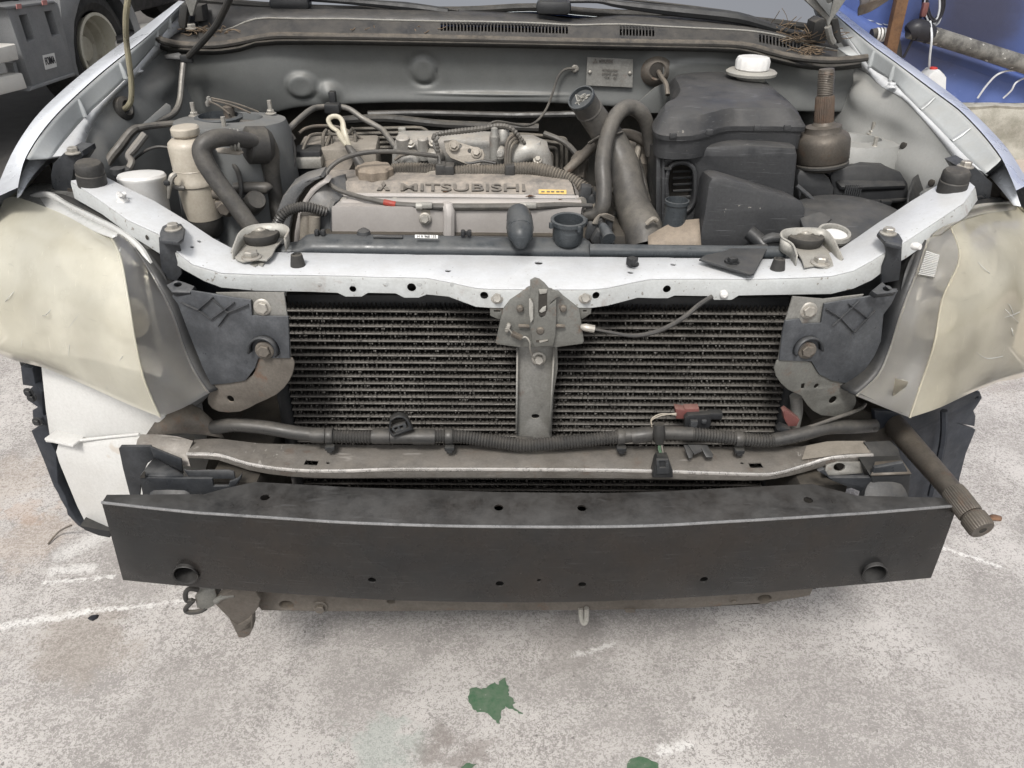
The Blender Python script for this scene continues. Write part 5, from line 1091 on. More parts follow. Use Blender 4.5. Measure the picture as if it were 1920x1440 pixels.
def by_(u): return interp([(a, p.y) for a, p in zip(ub, R2)], u)
cutb = [cyl(Z(u, v, BZ), VERT, r, .03) for u, v, r in ((497, 933, .0068), (935, 952, .0066), (1091, 952, .0066), (1515, 938, .0068))]
cutb += [cyl(Y(u, v, by_(u)), FRONT, r, .03) for u, v, r in ((697, 1091, .006), (937, 1098, .006), (1011, 1092, .0035), (1092, 1100, .006), (1321, 1091, .006))]
cutb += [cyl(Y(u, v, by_(u)), FRONT, .0175, .03, 28) for u, v in ((348, 1078), (1640, 1075))]
bake(beam, J(*cutb), 40)
for u, v in ((348, 1078), (1640, 1075)):
    O('beam_socket', lathe([(.0178, .0), (.0190, .001), (.0184, .002), (.0168, .001), (.016, -.045), (.0185, -.045)], Y(u, v, by_(u)), (.05 if u < 900 else -.05, -1, -.05), 32, caps=False), 'beam_paint', beam)
for u, v in ((348, 1078), (1640, 1075)): O('socket_shade', lathe([(.018, 0), (.001, .001)], Y(u, v, by_(u) + .046), FRONT, 24), 'dark_void', beam)  # dark discs putting the shade inside the sockets into colour
O('beam_edge_highlight', tube([p + Vector((0, .0008, -.0008)) for p in R2], .0022, 3, 8), 'beam_edge_glint', beam)  # thin pale strip drawing the highlight along the beam's front top edge
# crossmember under the beam, tow hook, drain hook
XM = [(475, 1100), (1540, 1100)]
xm = O('crossmember', plate([(470, 1060), (1545, 1060), (1520, 1118), (1440, 1132), (1300, 1142), (1100, 1146), (880, 1146), (720, 1148), (600, 1148), (490, 1146), (476, 1130)], ('y', .955), .05, holes=[(537, 1135, 13, .75), (733, 1129, 7, .8), (1434, 1123, 12, .75)], bev=.004), 'brown_steel', car)
O('crossmember_bolt', boltg(Y(601, 1137, .955), FRONT, .009), 'brown_steel', xm); O('crossmember_bolt', boltg(Y(1375, 1126, .955), FRONT, .005), 'brown_steel', xm)
O('crossmember_tab', plate([(1170, 1142), (1192, 1142), (1190, 1149), (1174, 1149)], ('y', .953), .01), 'brown_steel', xm)
O('drain_hook', tube([Y(1089, 1140, .955), Y(1090, 1158, .955), Y(1094, 1168, .953), Y(1099, 1164, .95), Y(1100, 1140, .95)], .0045, 5, 8), 'bracket_steel', xm)
th = O('tow_bracket', plate([(376, 1112), (392, 1104), (404, 1106), (408, 1124), (400, 1138), (384, 1146), (368, 1140), (364, 1122)], ('y', .925), .03, bev=.004), 'latch_steel', car)
O('tow_plate', plate([(402, 1134), (414, 1118), (440, 1106), (478, 1108), (489, 1124), (484, 1142), (472, 1158), (468, 1166), (444, 1176), (430, 1162)], tilt(445, 1140, .916, -12), .02, bev=.004), 'brown_steel', th)
O('tow_hook', plate([(428, 1160), (446, 1172), (466, 1160), (474, 1150), (475, 1178), (468, 1193), (458, 1198), (446, 1196), (440, 1184)], tilt(455, 1170, .924, -12), .022, holes=[[(456, 1184), (468, 1172), (468, 1180), (460, 1188)]], bev=.004), 'brown_steel', th)
O('tow_weld', tube([Y(404, 1128, .912), Y(420, 1118, .912), Y(440, 1114, .912)], .005, 3, 8), 'latch_steel', th)
O('tow_clip', tube([Y(372, 1106, .93), Y(356, 1104, .925), Y(348, 1112, .922), Y(350, 1126, .922), Y(362, 1126, .922), Y(352, 1136, .922), Y(348, 1144, .922), Y(356, 1148, .922), Y(374, 1146, .925), Y(386, 1140, .928)], .0042, 4, 8), 'rubber', th)
O('splash_shield', sheet([[Vector((x, y, z)) for x in (-.5, -.2, .1, .4, .52)] for y, z in ((1.0, .245), (1.3, .22), (1.7, .2))], 3, 2), 'truck_dark', car, solid=.003)
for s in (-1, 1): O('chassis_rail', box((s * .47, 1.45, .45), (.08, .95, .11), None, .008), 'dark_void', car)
# ---------------------------------------------------------------- washer tank, arch liners
tk = [(64, 692), (90, 690), (170, 722), (250, 760), (300, 785), (304, 800), (290, 820), (255, 822), (224, 840), (244, 930), (250, 1004), (162, 992), (140, 960), (130, 930), (110, 870), (99, 845), (108, 832), (90, 820), (80, 770)]
wt = O('washer_tank', plate([(66, 640), (150, 660), (300, 700), (312, 800), (290, 824), (120, 832), (88, 822), (80, 770)], tilt(150, 800, 1.12, 4, -18), .12, bev=.012), 'tank_plastic', car)
O('tank_lower', plate([(104, 828), (300, 820), (320, 930), (300, 1000), (200, 1002), (158, 990), (138, 950), (104, 868), (98, 848)], tilt(150, 850, 1.112, 0, -18), .12, bev=.014), 'tank_plastic', wt)
O('tank_seam', tube([Y(88, 826, 1.13), Y(120, 828, 1.118), Y(165, 824, 1.105), Y(200, 820, 1.097), Y(262, 814, 1.08)], .0028, 4, 8), 'tank_plastic', wt)
O('tank_lug', J(box(Y(122, 822, 1.115), (.062, .03, .007), RZ(-18), .003)), 'tank_plastic', wt)
O('tank_foot', plate([(150, 986), (205, 996), (206, 1008), (185, 1004), (160, 994)], ('y', 1.10), .06), 'black_plastic', wt)
lpx = [(38, 688), (60, 690), (66, 720), (78, 735), (80, 775), (92, 800), (95, 830), (105, 850), (108, 905), (122, 930), (128, 950), (140, 970), (160, 994), (146, 986), (126, 965), (124, 955), (112, 935), (108, 925), (100, 912), (80, 860), (58, 808), (86, 796), (86, 780), (62, 795), (60, 770), (72, 765), (50, 750), (50, 735), (60, 725), (42, 722)]
al = O('arch_liner', plate(lpx, tilt(90, 800, 1.17, 0, -20), .02, bev=.002), 'liner_plastic', car)
O('liner_wall', sheet([[Vector((-.80, 1.36, z)) for z in (.85, .6, .4, .25)], [Vector((-.70, 1.28, z)) for z in (.82, .6, .4, .25)], [Vector((-.52, 1.25, z)) for z in (.8, .6, .4, .26)]], 3, 3), 'liner_plastic', al, solid=.003)
for u, v in ((54, 735), (60, 745), (70, 790)): O('liner_clip', boltg(Y(u, v, 1.155), FRONT, .006), 'black_plastic', al)
rpx = [(1640, 770), (1720, 775), (1790, 738), (1838, 735), (1842, 746), (1832, 762), (1826, 770), (1830, 780), (1828, 800), (1800, 795), (1830, 806), (1812, 850), (1800, 896), (1795, 935), (1680, 935), (1650, 840)]
ar = O('arch_liner', plate(rpx, tilt(1750, 830, 1.14, 0, 22), .01, holes=[(1832, 747, 4)], bev=.002), 'liner_plastic', car)
O('liner_wall', sheet([[Vector((.80, 1.36, z)) for z in (.85, .6, .4, .25)], [Vector((.70, 1.28, z)) for z in (.82, .6, .4, .25)], [Vector((.52, 1.25, z)) for z in (.8, .6, .4, .26)]], 3, 3), 'liner_plastic', ar, solid=.003)
O('liner_rib', tube([Y(1770, 770, 1.11), Y(1768, 830, 1.105), Y(1745, 930, 1.10)], .006, 3, 6), 'liner_plastic', ar)
# ---------------------------------------------------------------- wiring harness over the lower tie bar
hp = [(400, 802, 1.06), (440, 797, 1.05), (500, 802, 1.045), (560, 812, 1.04), (640, 818, 1.035), (750, 819, 1.032), (850, 818, 1.032), (915, 826, 1.03), (985, 834, 1.025), (1060, 829, 1.028), (1150, 820, 1.032), (1230, 812, 1.034), (1300, 814, 1.032), (1380, 822, 1.03), (1440, 826, 1.03), (1500, 815, 1.035), (1550, 802, 1.045), (1600, 800, 1.055), (1640, 798, 1.07)]
HP = [Y(*p) for p in hp]
har = O('wiring_harness', tube(HP, .0105, 8, 14, corr=(.0048, .0011), spans=[(.17, .255), (.335, .60), (.71, .83)]), 'conduit', car)
for u, v, y in ((618, 817, 1.033), (842, 818, 1.031), (1164, 819, 1.031), (1385, 823, 1.029)):
    O('harness_clamp', lathe([(.0125, -.006), (.0135, -.004), (.0135, .004), (.0125, .006)], Y(u, v, y), (1, 0, 0), 18), 'conduit', har)
    O('clamp_foot', J(box(Y(u + 1, v + 22, y - .012), (.016, .010, .008), None, .002), box(Y(u + 1, v + 27, y - .012), (.010, .010, .006), None, .002)), 'black_plastic', har)
for u0, u1, v0, v1 in ((700, 730, 818, 818), (775, 815, 819, 819), (1185, 1220, 818, 814), (585, 608, 816, 817), (968, 998, 832, 833)):
    O('harness_tape', tube([Y(u0, v0, 1.031), Y((u0 + u1) / 2, (v0 + v1) / 2, 1.030), Y(u1, v1, 1.031)], .0128, 2, 14), 'conduit', har)
# fog lamp plug standing on the harness
fp_ = O('lamp_plug', plate([(729, 808), (731, 788), (740, 782), (748, 779), (757, 781), (765, 786), (775, 806), (735, 820)], tilt(750, 800, 1.018, 12, 8), .018, holes=[[(732, 808), (734, 790), (744, 784), (756, 785), (763, 793), (766, 802), (738, 815)]], bev=.002), 'black_plastic', har)
O('plug_face', plate([(734, 806), (736, 800), (760, 793), (763, 800), (760, 806), (742, 812)], tilt(750, 802, 1.02, 12, 8), .01, holes=[[(739, 803), (745, 801), (746, 806), (741, 808)], [(749, 800), (755, 798), (757, 803), (751, 805)]], bev=.001), 'grey_plastic', fp_)
O('plug_back', plate([(733, 788), (762, 784), (768, 802), (738, 814)], tilt(750, 800, 1.031, 12, 8), .004), 'dark_void', fp_)
# hanging plug on short green wires
hp_ = O('hanging_plug', plate([(1224, 890), (1230, 866), (1234, 860), (1254, 860), (1258, 872), (1262, 884), (1262, 896), (1224, 896)], tilt(1243, 880, .975, 8), .022, bev=.002), 'black_plastic', har)
O('plug_latch', plate([(1231, 862), (1253, 862), (1256, 888), (1232, 890)], tilt(1243, 880, .972, 8), .006, holes=[[(1236, 865), (1248, 865), (1248, 877), (1237, 877)]], bev=.001), 'grey_plastic', hp_)
for d in (0, 4, -3): O('plug_wire', tube([Y(1238 + d * .4, 828, 1.018), Y(1238 + d, 842, 1.005), Y(1243 + d * .5, 860, .985)], .0012, 4, 6), ('green_paint', 'ac_pipe', 'conduit')[(d + 3) % 3], hp_)
O('boot_sleeve', tube([Y(1236, 795, 1.018), Y(1236, 812, 1.016), Y(1236, 830, 1.016)], [.008, .010, .007], 4, 10), 'rubber', har)
# red connector with holder
rc = O('red_connector', plate([(1266, 766), (1284, 769), (1284, 767), (1311, 766), (1313, 784), (1286, 786), (1268, 786)], ('y', 1.06), .016, bev=.002), 'red_plug', car)
O('connector_holder', plate([(1284, 785), (1290, 779), (1332, 777), (1334, 794), (1330, 804), (1284, 802)], ('y', 1.05), .012, bev=.002), 'black_plastic', rc)
O('connector_tail', box(Y(1340, 777, 1.06), (.024, .014, .013), RY(2), .003), 'black_plastic', rc)
for d in (0, 3): O('connector_wire', tube([Y(1222, 800 - d, 1.03), Y(1222, 788 - d, 1.045), Y(1240, 779 - d, 1.055), Y(1268, 775 + d, 1.06)], .0011, 4, 6), 'tan_plastic', rc)
O('holder_clip', J(box(Y(1300, 797, 1.043), (.012, .008, .02), None, .002), box(Y(1320, 790, 1.044), (.008, .006, .008), None, .002)), 'grey_plastic', rc)
O('bracket_finger', J(plate([(1282, 834), (1290, 834), (1300, 850), (1298, 858), (1292, 860), (1286, 846)], tilt(1290, 846, 1.01, 60), .004, bev=.001), plate([(1312, 834), (1326, 834), (1338, 852), (1336, 858), (1324, 857)], tilt(1320, 846, 1.01, 60), .004, bev=.001), plate([(1290, 834), (1314, 834), (1316, 846), (1302, 852)], tilt(1300, 842, 1.012, 60), .003)), 'black_plastic', low)
r2_ = O('red_connector', plate([(1468, 772), (1474, 768), (1486, 777), (1500, 788), (1494, 800), (1478, 800), (1470, 786)], ('y', 1.05), .014, bev=.002), 'red_plug', car)
O('connector_base', plate([(1458, 808), (1466, 800), (1484, 806), (1488, 814), (1470, 814)], ('y', 1.04), .016, bev=.003), 'black_plastic', r2_)
O('side_cable', tube([Y(1490, 810, 1.04), Y(1520, 800, 1.04), Y(1560, 786, 1.04), Y(1610, 768, 1.05), Y(1622, 758, 1.08)], .003, 5, 8), 'hose_rubber', har)
O('drain_pipe', tube([Y(1492, 742, 1.08), Y(1494, 770, 1.08), Y(1488, 800, 1.08)], .010, 3, 12), 'grey_steel', car)
# left crossmember leg and hose hidden behind the washer tank
O('side_leg', sheet([[Y(300, 782, 1.08), Y(360, 758, 1.07), Y(400, 790, 1.07)], [Y(275, 818, 1.06), Y(350, 812, 1.05), Y(420, 822, 1.05)]], 3, 2), 'brown_steel', car, solid=.003)
O('side_leg', sheet([[Y(1520, 790, 1.09), Y(1600, 770, 1.09), Y(1660, 780, 1.1)], [Y(1520, 830, 1.07), Y(1600, 826, 1.07), Y(1680, 850, 1.07)]], 3, 2), 'dark_void', car, solid=.003)
# ---------------------------------------------------------------- loose axle shaft leaning out beside the beam
s0, s1, s2, s3 = Y(1628, 742, 1.20), Y(1795, 932, .885), Y(1806, 950, .868), Y(1828, 975, .845)
ax_ = thing('axle_shaft', 'greasy brown axle shaft sticking out past the right end of the bumper beam', 'shaft', s1)
sh = O('shaft_bar', tube([s0, s0 + (s1 - s0) * .5, s1], [.021, .0185, .0155], 6, 20), 'axle_steel', ax_)
dd = (s3 - s1).normalized()
O('spline', lathe([(.0165, -.012), (.0175, 0), (.0175, .030), (.0165, .032)], s1, dd, 96, lobes=(32, .07)), 'axle_steel', ax_)
O('spline_tip', lathe([(.0155, .033), (.0158, .036), (.0185, .037), (.0185, .056), (.0165, .06), (.001, .06)], s1, dd, 96, lobes=(32, .05)), 'axle_steel', ax_)
O('tip_hole', lathe([(.0055, .0595), (.0055, .0605), (.0035, .0602)], s1, dd, 12), 'dark_void', ax_)
# ================================================================ ENGINE BAY
# ---------------------------------------------------------------- radiator top tank
RY_ = 1.185
def band(top, bot, y0, y1):
    a = [Y(u, v, y1) for u, v in top]; b = [Y(u, (v + interp(bot, u)) / 2, y0 + .004) for u, v in top]; c = [Y(u, interp(bot, u), y0) for u, v in top]
    return sheet([[p + Vector((0, .02, -.02)) for p in a], a, [p + (q - p) * .4 + Vector((0, -.012, .006)) for p, q in zip(a, c)], c, [p + Vector((0, .02, -.04)) for p in c]], 1, 4)
rt = O('radiator_tank', band([(490, 460), (520, 458), (560, 452), (575, 440), (590, 438), (1095, 446), (1105, 452), (1112, 462), (1480, 462)], [(490, 478), (1480, 490)], RY_ - .005, RY_ + .03), 'bluegrey_plastic', car, sm=40)
O('tank_cap_plate', tube([Y(700, 443, 1.20), Y(755, 444, 1.20)], .0045, 1, 10, flat=.5), 'grey_plastic', rt)
lb = O('tank_label', plate([(778, 440), (821, 441), (821, 447), (778, 446)], tilt(800, 443, 1.186, 40), .001), 'sticker_white', rt)
O('label_print', textg('M R 968 133', Y(800, 443.5, 1.1845), (1, 0, 0), (0, .64, .77), .0055, .0003, .030), 'ink', lb)
for u, v in ((600, 436), (874, 437)): O('tank_clip', J(box(Y(u - 6, v, 1.205), (.007, .01, .010), None, .002), box(Y(u + 6, v, 1.205), (.007, .01, .010), None, .002), box(Y(u, v, 1.208), (.016, .006, .005))), 'black_plastic', rt)
O('tank_bump', lathe([(.012, -.004), (.010, .004), (.004, .008)], Y(682, 437, 1.215), VERT, 14), 'grey_plastic', rt)
# outlet elbow pointing at the camera
O('outlet_elbow', tube([Y(972, 402, 1.235), Y(974, 412, 1.215), Y(975, 428, 1.19), Y(976, 444, 1.168), Y(976, 466, 1.16)], [.019, .021, .022, .019, .006], 6, 20), 'bluegrey_plastic', rt)
O('elbow_rib', tube([Y(954, 428, 1.18), Y(960, 418, 1.178), Y(974, 414, 1.176), Y(990, 416, 1.178), Y(999, 432, 1.18)], .0016, 4, 6), 'bluegrey_plastic', rt)
# filler neck without its cap
fc = Y(1065, 432, 1.20)
O('filler_neck', lathe([(.022, -.02), (.0245, -.012), (.0245, .012), (.0285, .013), (.0288, .019), (.0265, .0205), (.0235, .019), (.0225, .0), (.0225, -.012), (.001, -.012)], fc, (0, -.05, 1), 32), 'bluegrey_plastic', rt)
for a in (200, 300, 20): O('neck_tab', box(fc + Vector((.029 * math.cos(R(a)), .029 * math.sin(R(a)), .012)), (.008, .006, .010), RZ(a), .0015), 'bluegrey_plastic', rt)
O('tank_right_bar', tube([Y(1105, 470, 1.178), Y(1250, 472, 1.178), Y(1470, 474, 1.178)], .011, 2, 14), 'bluegrey_plastic', rt)
O('tank_stub', tube([Y(1142, 448, 1.21), Y(1137, 436, 1.225), Y(1130, 424, 1.24)], [.011, .009, .007], 3, 12), 'bluegrey_plastic', rt)
O('radiator_core', box((0.0, 1.165, .56), (.76, .03, .46)), 'fin_dark', rt)
O('fan_shroud', box((0.0, 1.235, .58), (.72, .09, .42), None, .01), 'black_plastic', rt)
# ---------------------------------------------------------------- engine: valve cover swept along its length
def sect(prof, us_): return [[Y(u + du, v, y) for u, du in us_] for (v, y, us_) in []]
def covrow(v, y, u0, u1, n=9): return [Y(u0 + (u1 - u0) * i / (n - 1), v + (i / (n - 1)) * 2, y) for i in range(n)]
eng = O('valve_cover', sheet([covrow(470, 1.305, 622, 1080), covrow(436, 1.302, 620, 1085), covrow(392, 1.30, 622, 1090), covrow(386, 1.306, 626, 1092), covrow(374, 1.345, 640, 1088), covrow(371, 1.352, 640, 1082)], 1, 2), 'cover_paint', car, sm=50)
O('cover_spine', sheet([covrow(373, 1.348, 640, 1080), covrow(368, 1.366, 632, 1078), covrow(361, 1.372, 628, 1077), covrow(343, 1.39, 622, 1072), covrow(338, 1.398, 616, 1068), covrow(322, 1.44, 605, 1062), covrow(318, 1.46, 604, 1062), covrow(330, 1.465, 604, 1062), covrow(360, 1.47, 604, 1062)], 1, 2), 'cover_top', eng, sm=40)
O('cover_groove', tube([Y(640, 366, 1.362), Y(860, 368, 1.362), Y(1085, 371, 1.362)], .0045, 3, 8), 'cover_paint', eng)
O('cover_band', sheet([covrow(372.5, 1.3475, 650, 1080), covrow(367.5, 1.3645, 645, 1078), covrow(362.5, 1.3700, 642, 1077)], 1, 2), 'timing_cover', eng, sm=50)
O('cover_rail', sheet([covrow(380, 1.325, 640, 1090), covrow(374, 1.333, 640, 1090), covrow(371, 1.346, 640, 1088)], 1, 3), 'cover_paint', eng)
O('cover_rib', tube([Y(838, 388, 1.305), Y(842, 395, 1.296), Y(842, 440, 1.294)], .0105, 3, 10), 'cover_paint', eng)
O('cover_end_left', sheet([[Y(622, 470, 1.305), Y(622, 392, 1.30), Y(640, 372, 1.35)], [Y(612, 470, 1.33), Y(612, 380, 1.335), Y(618, 345, 1.39)], [Y(604, 470, 1.38), Y(604, 360, 1.40), Y(604, 322, 1.45)]], 3, 3), 'timing_cover', eng)
O('cover_end_right', sheet([[Y(1085, 436, 1.302), Y(1092, 388, 1.306), Y(1082, 373, 1.352), Y(1074, 343, 1.39), Y(1064, 322, 1.45)], [Y(1098, 450, 1.34), Y(1100, 395, 1.345), Y(1092, 378, 1.37), Y(1082, 352, 1.41), Y(1072, 334, 1.46)]], 2, 3), 'cover_paint', eng)
# lettering on the spine
ux = (Y(990, 353, 1.381) - Y(700, 352, 1.381)).normalized(); uy = (Y(860, 343, 1.39) - Y(860, 361, 1.372)).normalized()
lw = (Y(985, 353, 1.381) - Y(752, 352, 1.381)).length
O('raised_lettering', textg('MITSUBISHI', Y(868, 352.5, 1.379), ux, uy, .0225, .0016, lw, .0002), 'letter_grey', eng)
O('raised_emblem', logo(Y(719, 351.5, 1.379), ux, uy, .0135, .0016), 'letter_grey', eng)
ys_ = O('warning_label', plate([(1010, 355), (1062, 356), (1062, 364), (1010, 363)], tilt(1036, 360, 1.3725, 45), .0006), 'sticker_yellow', eng)
O('label_print', J(*[box(Y(u, 359, 1.3715), (.006, .0004, .002), RX(-45)) for u in (1018, 1028, 1036, 1046, 1054)]), 'letter_grey', ys_)
O('cover_bolt', boltg(Y(797, 410, 1.298), (0, -.95, .2), .0075, .008), 'zinc', eng); O('bolt_tab', plate([(790, 392), (807, 393), (806, 410), (803, 417), (794, 418), (789, 412)], ('y', 1.2995), .002, bev=.0005), 'tan_plate', eng)
oc = Y(703, 332, 1.425)
cap = O('oil_filler_cap', lathe([(.030, -.006), (.031, .0), (.0345, .002), (.035, .016), (.031, .0205), (.024, .022), (.001, .0225)], oc, VERT, 64, lobes=(8, .13)), 'cap_brown', eng)
O('filler_base', lathe([(.042, -.022), (.034, -.008), (.031, -.004)], oc, VERT, 24), 'cover_top', eng)
# dry leaves and crumbs on the cover
for u, v, y, s in ((995, 369, 1.35, .010), (835, 360, 1.372, .005), (690, 392, 1.312, .003), (725, 396, 1.31, .004), (662, 390, 1.312, .003), (1050, 376, 1.338, .008)):
    p = Y(u, v, y); O('leaf_crumb', sheet([[p + Vector((-s, 0, 0)), p + Vector((0, -s * .4, s * .5))], [p + Vector((-s * .2, s * .8, .001)), p + Vector((s, s * .3, 0))]], 2, 2), 'leaf_dry', eng, solid=.0004)
# timing cover at the left end
def arcband(o_, i_, y, th, mat, name, bev=.004):
    return O(name, plate(o_ + list(reversed(i_)), ('y', y), th, bev=bev), mat, eng)
a1_ = [(510, 480), (512, 435), (518, 398), (529, 370), (544, 350), (566, 337), (602, 327)]
a2_ = [(540, 480), (542, 435), (548, 402), (558, 374), (572, 354), (590, 341), (606, 334)]
a3_ = [(549, 480), (552, 435), (558, 402), (568, 376), (580, 358), (596, 345), (609, 338)]
a4_ = [(560, 480), (563, 435), (570, 402), (580, 376), (592, 360), (606, 349), (616, 343)]
tm = arcband(a1_, a2_, 1.335, .05, 'timing_cover', 'timing_cover', .006)
arcband(a2_, a3_, 1.35, .03, 'dark_void', 'timing_gap', 0)
arcband(a3_, a4_, 1.33, .04, 'cover_paint', 'timing_rim', .003)
O('timing_housing', sheet([[Y(563, 440, 1.325), Y(570, 402, 1.325), Y(582, 374, 1.33), Y(600, 352, 1.34), Y(622, 334, 1.37), Y(648, 326, 1.41)], [Y(592, 440, 1.312), Y(596, 405, 1.312), Y(604, 384, 1.32), Y(616, 366, 1.335), Y(632, 350, 1.365), Y(650, 336, 1.40)], [Y(624, 440, 1.306), Y(624, 408, 1.306), Y(626, 392, 1.308), Y(634, 378, 1.33), Y(645, 366, 1.36), Y(655, 350, 1.39)]], 5, 5), 'timing_cover', eng, solid=.003, sm=60)
O('cover_foot', J(tube([Y(574, 402, 1.30), Y(573, 430, 1.30), Y(572, 480, 1.30)], .010, 2, 12), tube([Y(590, 404, 1.295), Y(589, 440, 1.295), Y(589, 480, 1.295)], .010, 2, 12)), 'tan_plate', eng)
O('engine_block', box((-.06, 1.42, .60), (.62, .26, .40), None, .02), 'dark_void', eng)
O('breather_conduit', tube([Y(520, 420, 1.28), Y(528, 405, 1.28), Y(545, 393, 1.285), Y(570, 388, 1.29), Y(595, 393, 1.295), Y(612, 398, 1.30)], .0085, 6, 12, corr=(.0045, .0009)), 'conduit', eng)
# corrugated conduit behind the cover with clamps
cd_ = O('engine_conduit', tube([Y(736, 320, 1.45), Y(780, 318, 1.45), Y(850, 324, 1.445), Y(880, 322, 1.445), Y(920, 322, 1.445), Y(990, 317, 1.44), Y(1025, 322, 1.43), Y(1060, 334, 1.42), Y(1085, 347, 1.41), Y(1106, 362, 1.40)], .0125, 8, 14, corr=(.0052, .0013)), 'conduit_dusty', eng)
for u, v in ((843, 322), (956, 321), (827, 320)): O('conduit_clamp', box(Y(u, v, 1.44), (.019, .03, .029), None, .004), 'conduit', cd_)
O('clamp_bracket', plate([(790, 340), (792, 328), (806, 322), (831, 318), (831, 342), (806, 344)], ('y', 1.43), .004, bev=.001), 'tan_plate', eng); O('clamp_bracket', J(box(Y(958, 336, 1.432), (.02, .012, .008), None, .002), box(Y(1007, 337, 1.432), (.016, .01, .008), None, .002)), 'tan_plate', eng)
# silver castings behind: inlet manifold ends and bracket plate
mf = O('inlet_manifold', plate([(733, 330), (734, 290), (740, 266), (748, 260), (830, 260), (850, 258), (925, 262), (960, 268), (1000, 268), (1028, 280), (1034, 300), (1030, 330)], ('y', 1.50), .07, bev=.012), 'alloy', eng)
for u, v, r, h in ((757, 280, .013, .024), (794, 278, .010, .02), (946, 285, .014, .02)): O('manifold_boss', lathe([(r * 1.2, -.02), (r, 0), (r, h), (r * .8, h + .002)], Y(u, v, 1.495), (0, -.25, 1), 18), 'alloy', mf)
O('manifold_runner', tube([Y(960, 300, 1.475), Y(990, 282, 1.475), Y(1012, 290, 1.475), Y(1022, 320, 1.47)], [.02, .022, .02, .016], 5, 14), 'alloy', mf)
O('manifold_flange', plate([(1001, 270), (1013, 266), (1016, 300), (1012, 318), (1004, 316)], ('y', 1.462), .012, bev=.003), 'alloy', mf)
O('manifold_bump', J(lathe([(.022, -.01), (.016, .006), (.004, .012)], Y(768, 302, 1.485), FRONT, 16), lathe([(.018, -.01), (.013, .006), (.004, .01)], Y(815, 296, 1.485), FRONT, 16)), 'alloy', mf)
bpz = O('engine_bracket', plate([(832, 264), (846, 262), (905, 280), (909, 290), (906, 302), (896, 312), (880, 310), (845, 296), (836, 285)], tilt(870, 285, 1.462, 25), .004, holes=[(863, 274, 3.2), (881, 283, 4)], bev=.001), 'tan_plate', eng)
for u, v in ((851, 273), (893, 286)): O('bracket_bolt', boltg(Y(u, v, 1.46), (0, -.85, .45), .007, .007), 'tan_plate', bpz)
sn = O('temperature_sensor', lathe([(.009, -.02), (.009, .02), (.0075, .022), (.006, .034), (.003, .036)], Y(927, 276, 1.455), (0, 0, 1), 16), 'grey_steel', eng)
O('sensor_bolt', J(lathe([(.012, -.012), (.012, .0), (.010, .003)], Y(938, 288, 1.452), FRONT, 16), boltg(Y(938, 288, 1.449), FRONT, .0055)), 'alloy', sn)
O('sensor_cup', lathe([(.012, 0), (.012, .014), (.009, .02), (.005, .022)], Y(943, 262, 1.47), VERT, 16), 'red_plug' if False else 'alloy', sn)
for k in range(3): O('vacuum_pipe', tube([Y(948 + 4 * k, 312, 1.44), Y(949 + 4 * k, 280 + 3 * k, 1.445), Y(953 + 4 * k, 262 + 5 * k, 1.45), Y(962 + 3 * k, 254 + 6 * k, 1.46), Y(972, 252 + 6 * k, 1.48)], .0032, 5, 8), 'line_steel' if k else 'brown_steel', eng)
O('wire_sleeve', tube([Y(822, 290, 1.44), Y(818, 268, 1.445), Y(813, 256, 1.45), Y(830, 250, 1.46), Y(870, 245, 1.47), Y(905, 241, 1.47), Y(935, 236, 1.465), Y(960, 242, 1.46), Y(985, 270, 1.46)], [.004, .004, .0045, .005, .005, .0045, .0045, .004, .003], 6, 8, corr=(.006, .0006)), 'hose_rubber', eng)
O('wire_sleeve', tube([Y(822, 256, 1.45), Y(814, 270, 1.445), Y(822, 290, 1.44), Y(824, 310, 1.435)], .0035, 5, 8), 'ac_pipe', eng)
# throttle cable loop in front
lp = O('control_cable', tube([Y(820, 293, 1.43), Y(780, 288, 1.42), Y(730, 284, 1.41), Y(680, 287, 1.40), Y(640, 299, 1.385), Y(616, 318, 1.37), Y(612, 334, 1.36), Y(624, 350, 1.345), Y(650, 362, 1.335), Y(690, 373, 1.32), Y(735, 382, 1.31), Y(780, 386, 1.305), Y(830, 388, 1.30), Y(920, 388, 1.30), Y(1000, 387, 1.30), Y(1060, 385, 1.305), Y(1110, 386, 1.31)], [.0042] * 10 + [.005, .0055, .0062, .0062, .0062, .0055, .004], 6, 10), 'hose_rubber', eng)
O('cable_mark', tube([Y(720, 379, 1.3105), Y(730, 381, 1.309), Y(742, 383.5, 1.3075)], .0053, 3, 10), 'red_paint', lp)
for u, v in ((795, 387), (990, 387)): O('cable_sleeve', J(tube([Y(u - 14, v, 1.301), Y(u - 2, v, 1.3)], .0072, 1, 12), box(Y(u + 6, v - 2, 1.296), (.018, .010, .009), None, .002)), 'bracket_steel', lp)
# dipstick
dk = O('dipstick', tube([Y(634, 246, 1.47), Y(622, 238, 1.475), Y(616, 226, 1.48), Y(622, 219, 1.485), Y(634, 219, 1.485), Y(642, 228, 1.48), Y(644, 243, 1.472), Y(648, 258, 1.465), Y(654, 274, 1.46)], [.0045, .0048, .005, .0045, .0045, .005, .0065, .007, .006], 5, 10, flat=.8), 'dip_yellow', eng)
O('dipstick_web', tube([Y(632, 244, 1.472), Y(640, 258, 1.466), Y(650, 272, 1.46)], [.004, .006, .005], 4, 10), 'dip_yellow', dk)
O('dipstick_tube', tube([Y(652, 274, 1.46), Y(665, 292, 1.45), Y(682, 318, 1.44)], [.006, .0085, .0095], 3, 12), 'hose_rubber', dk)
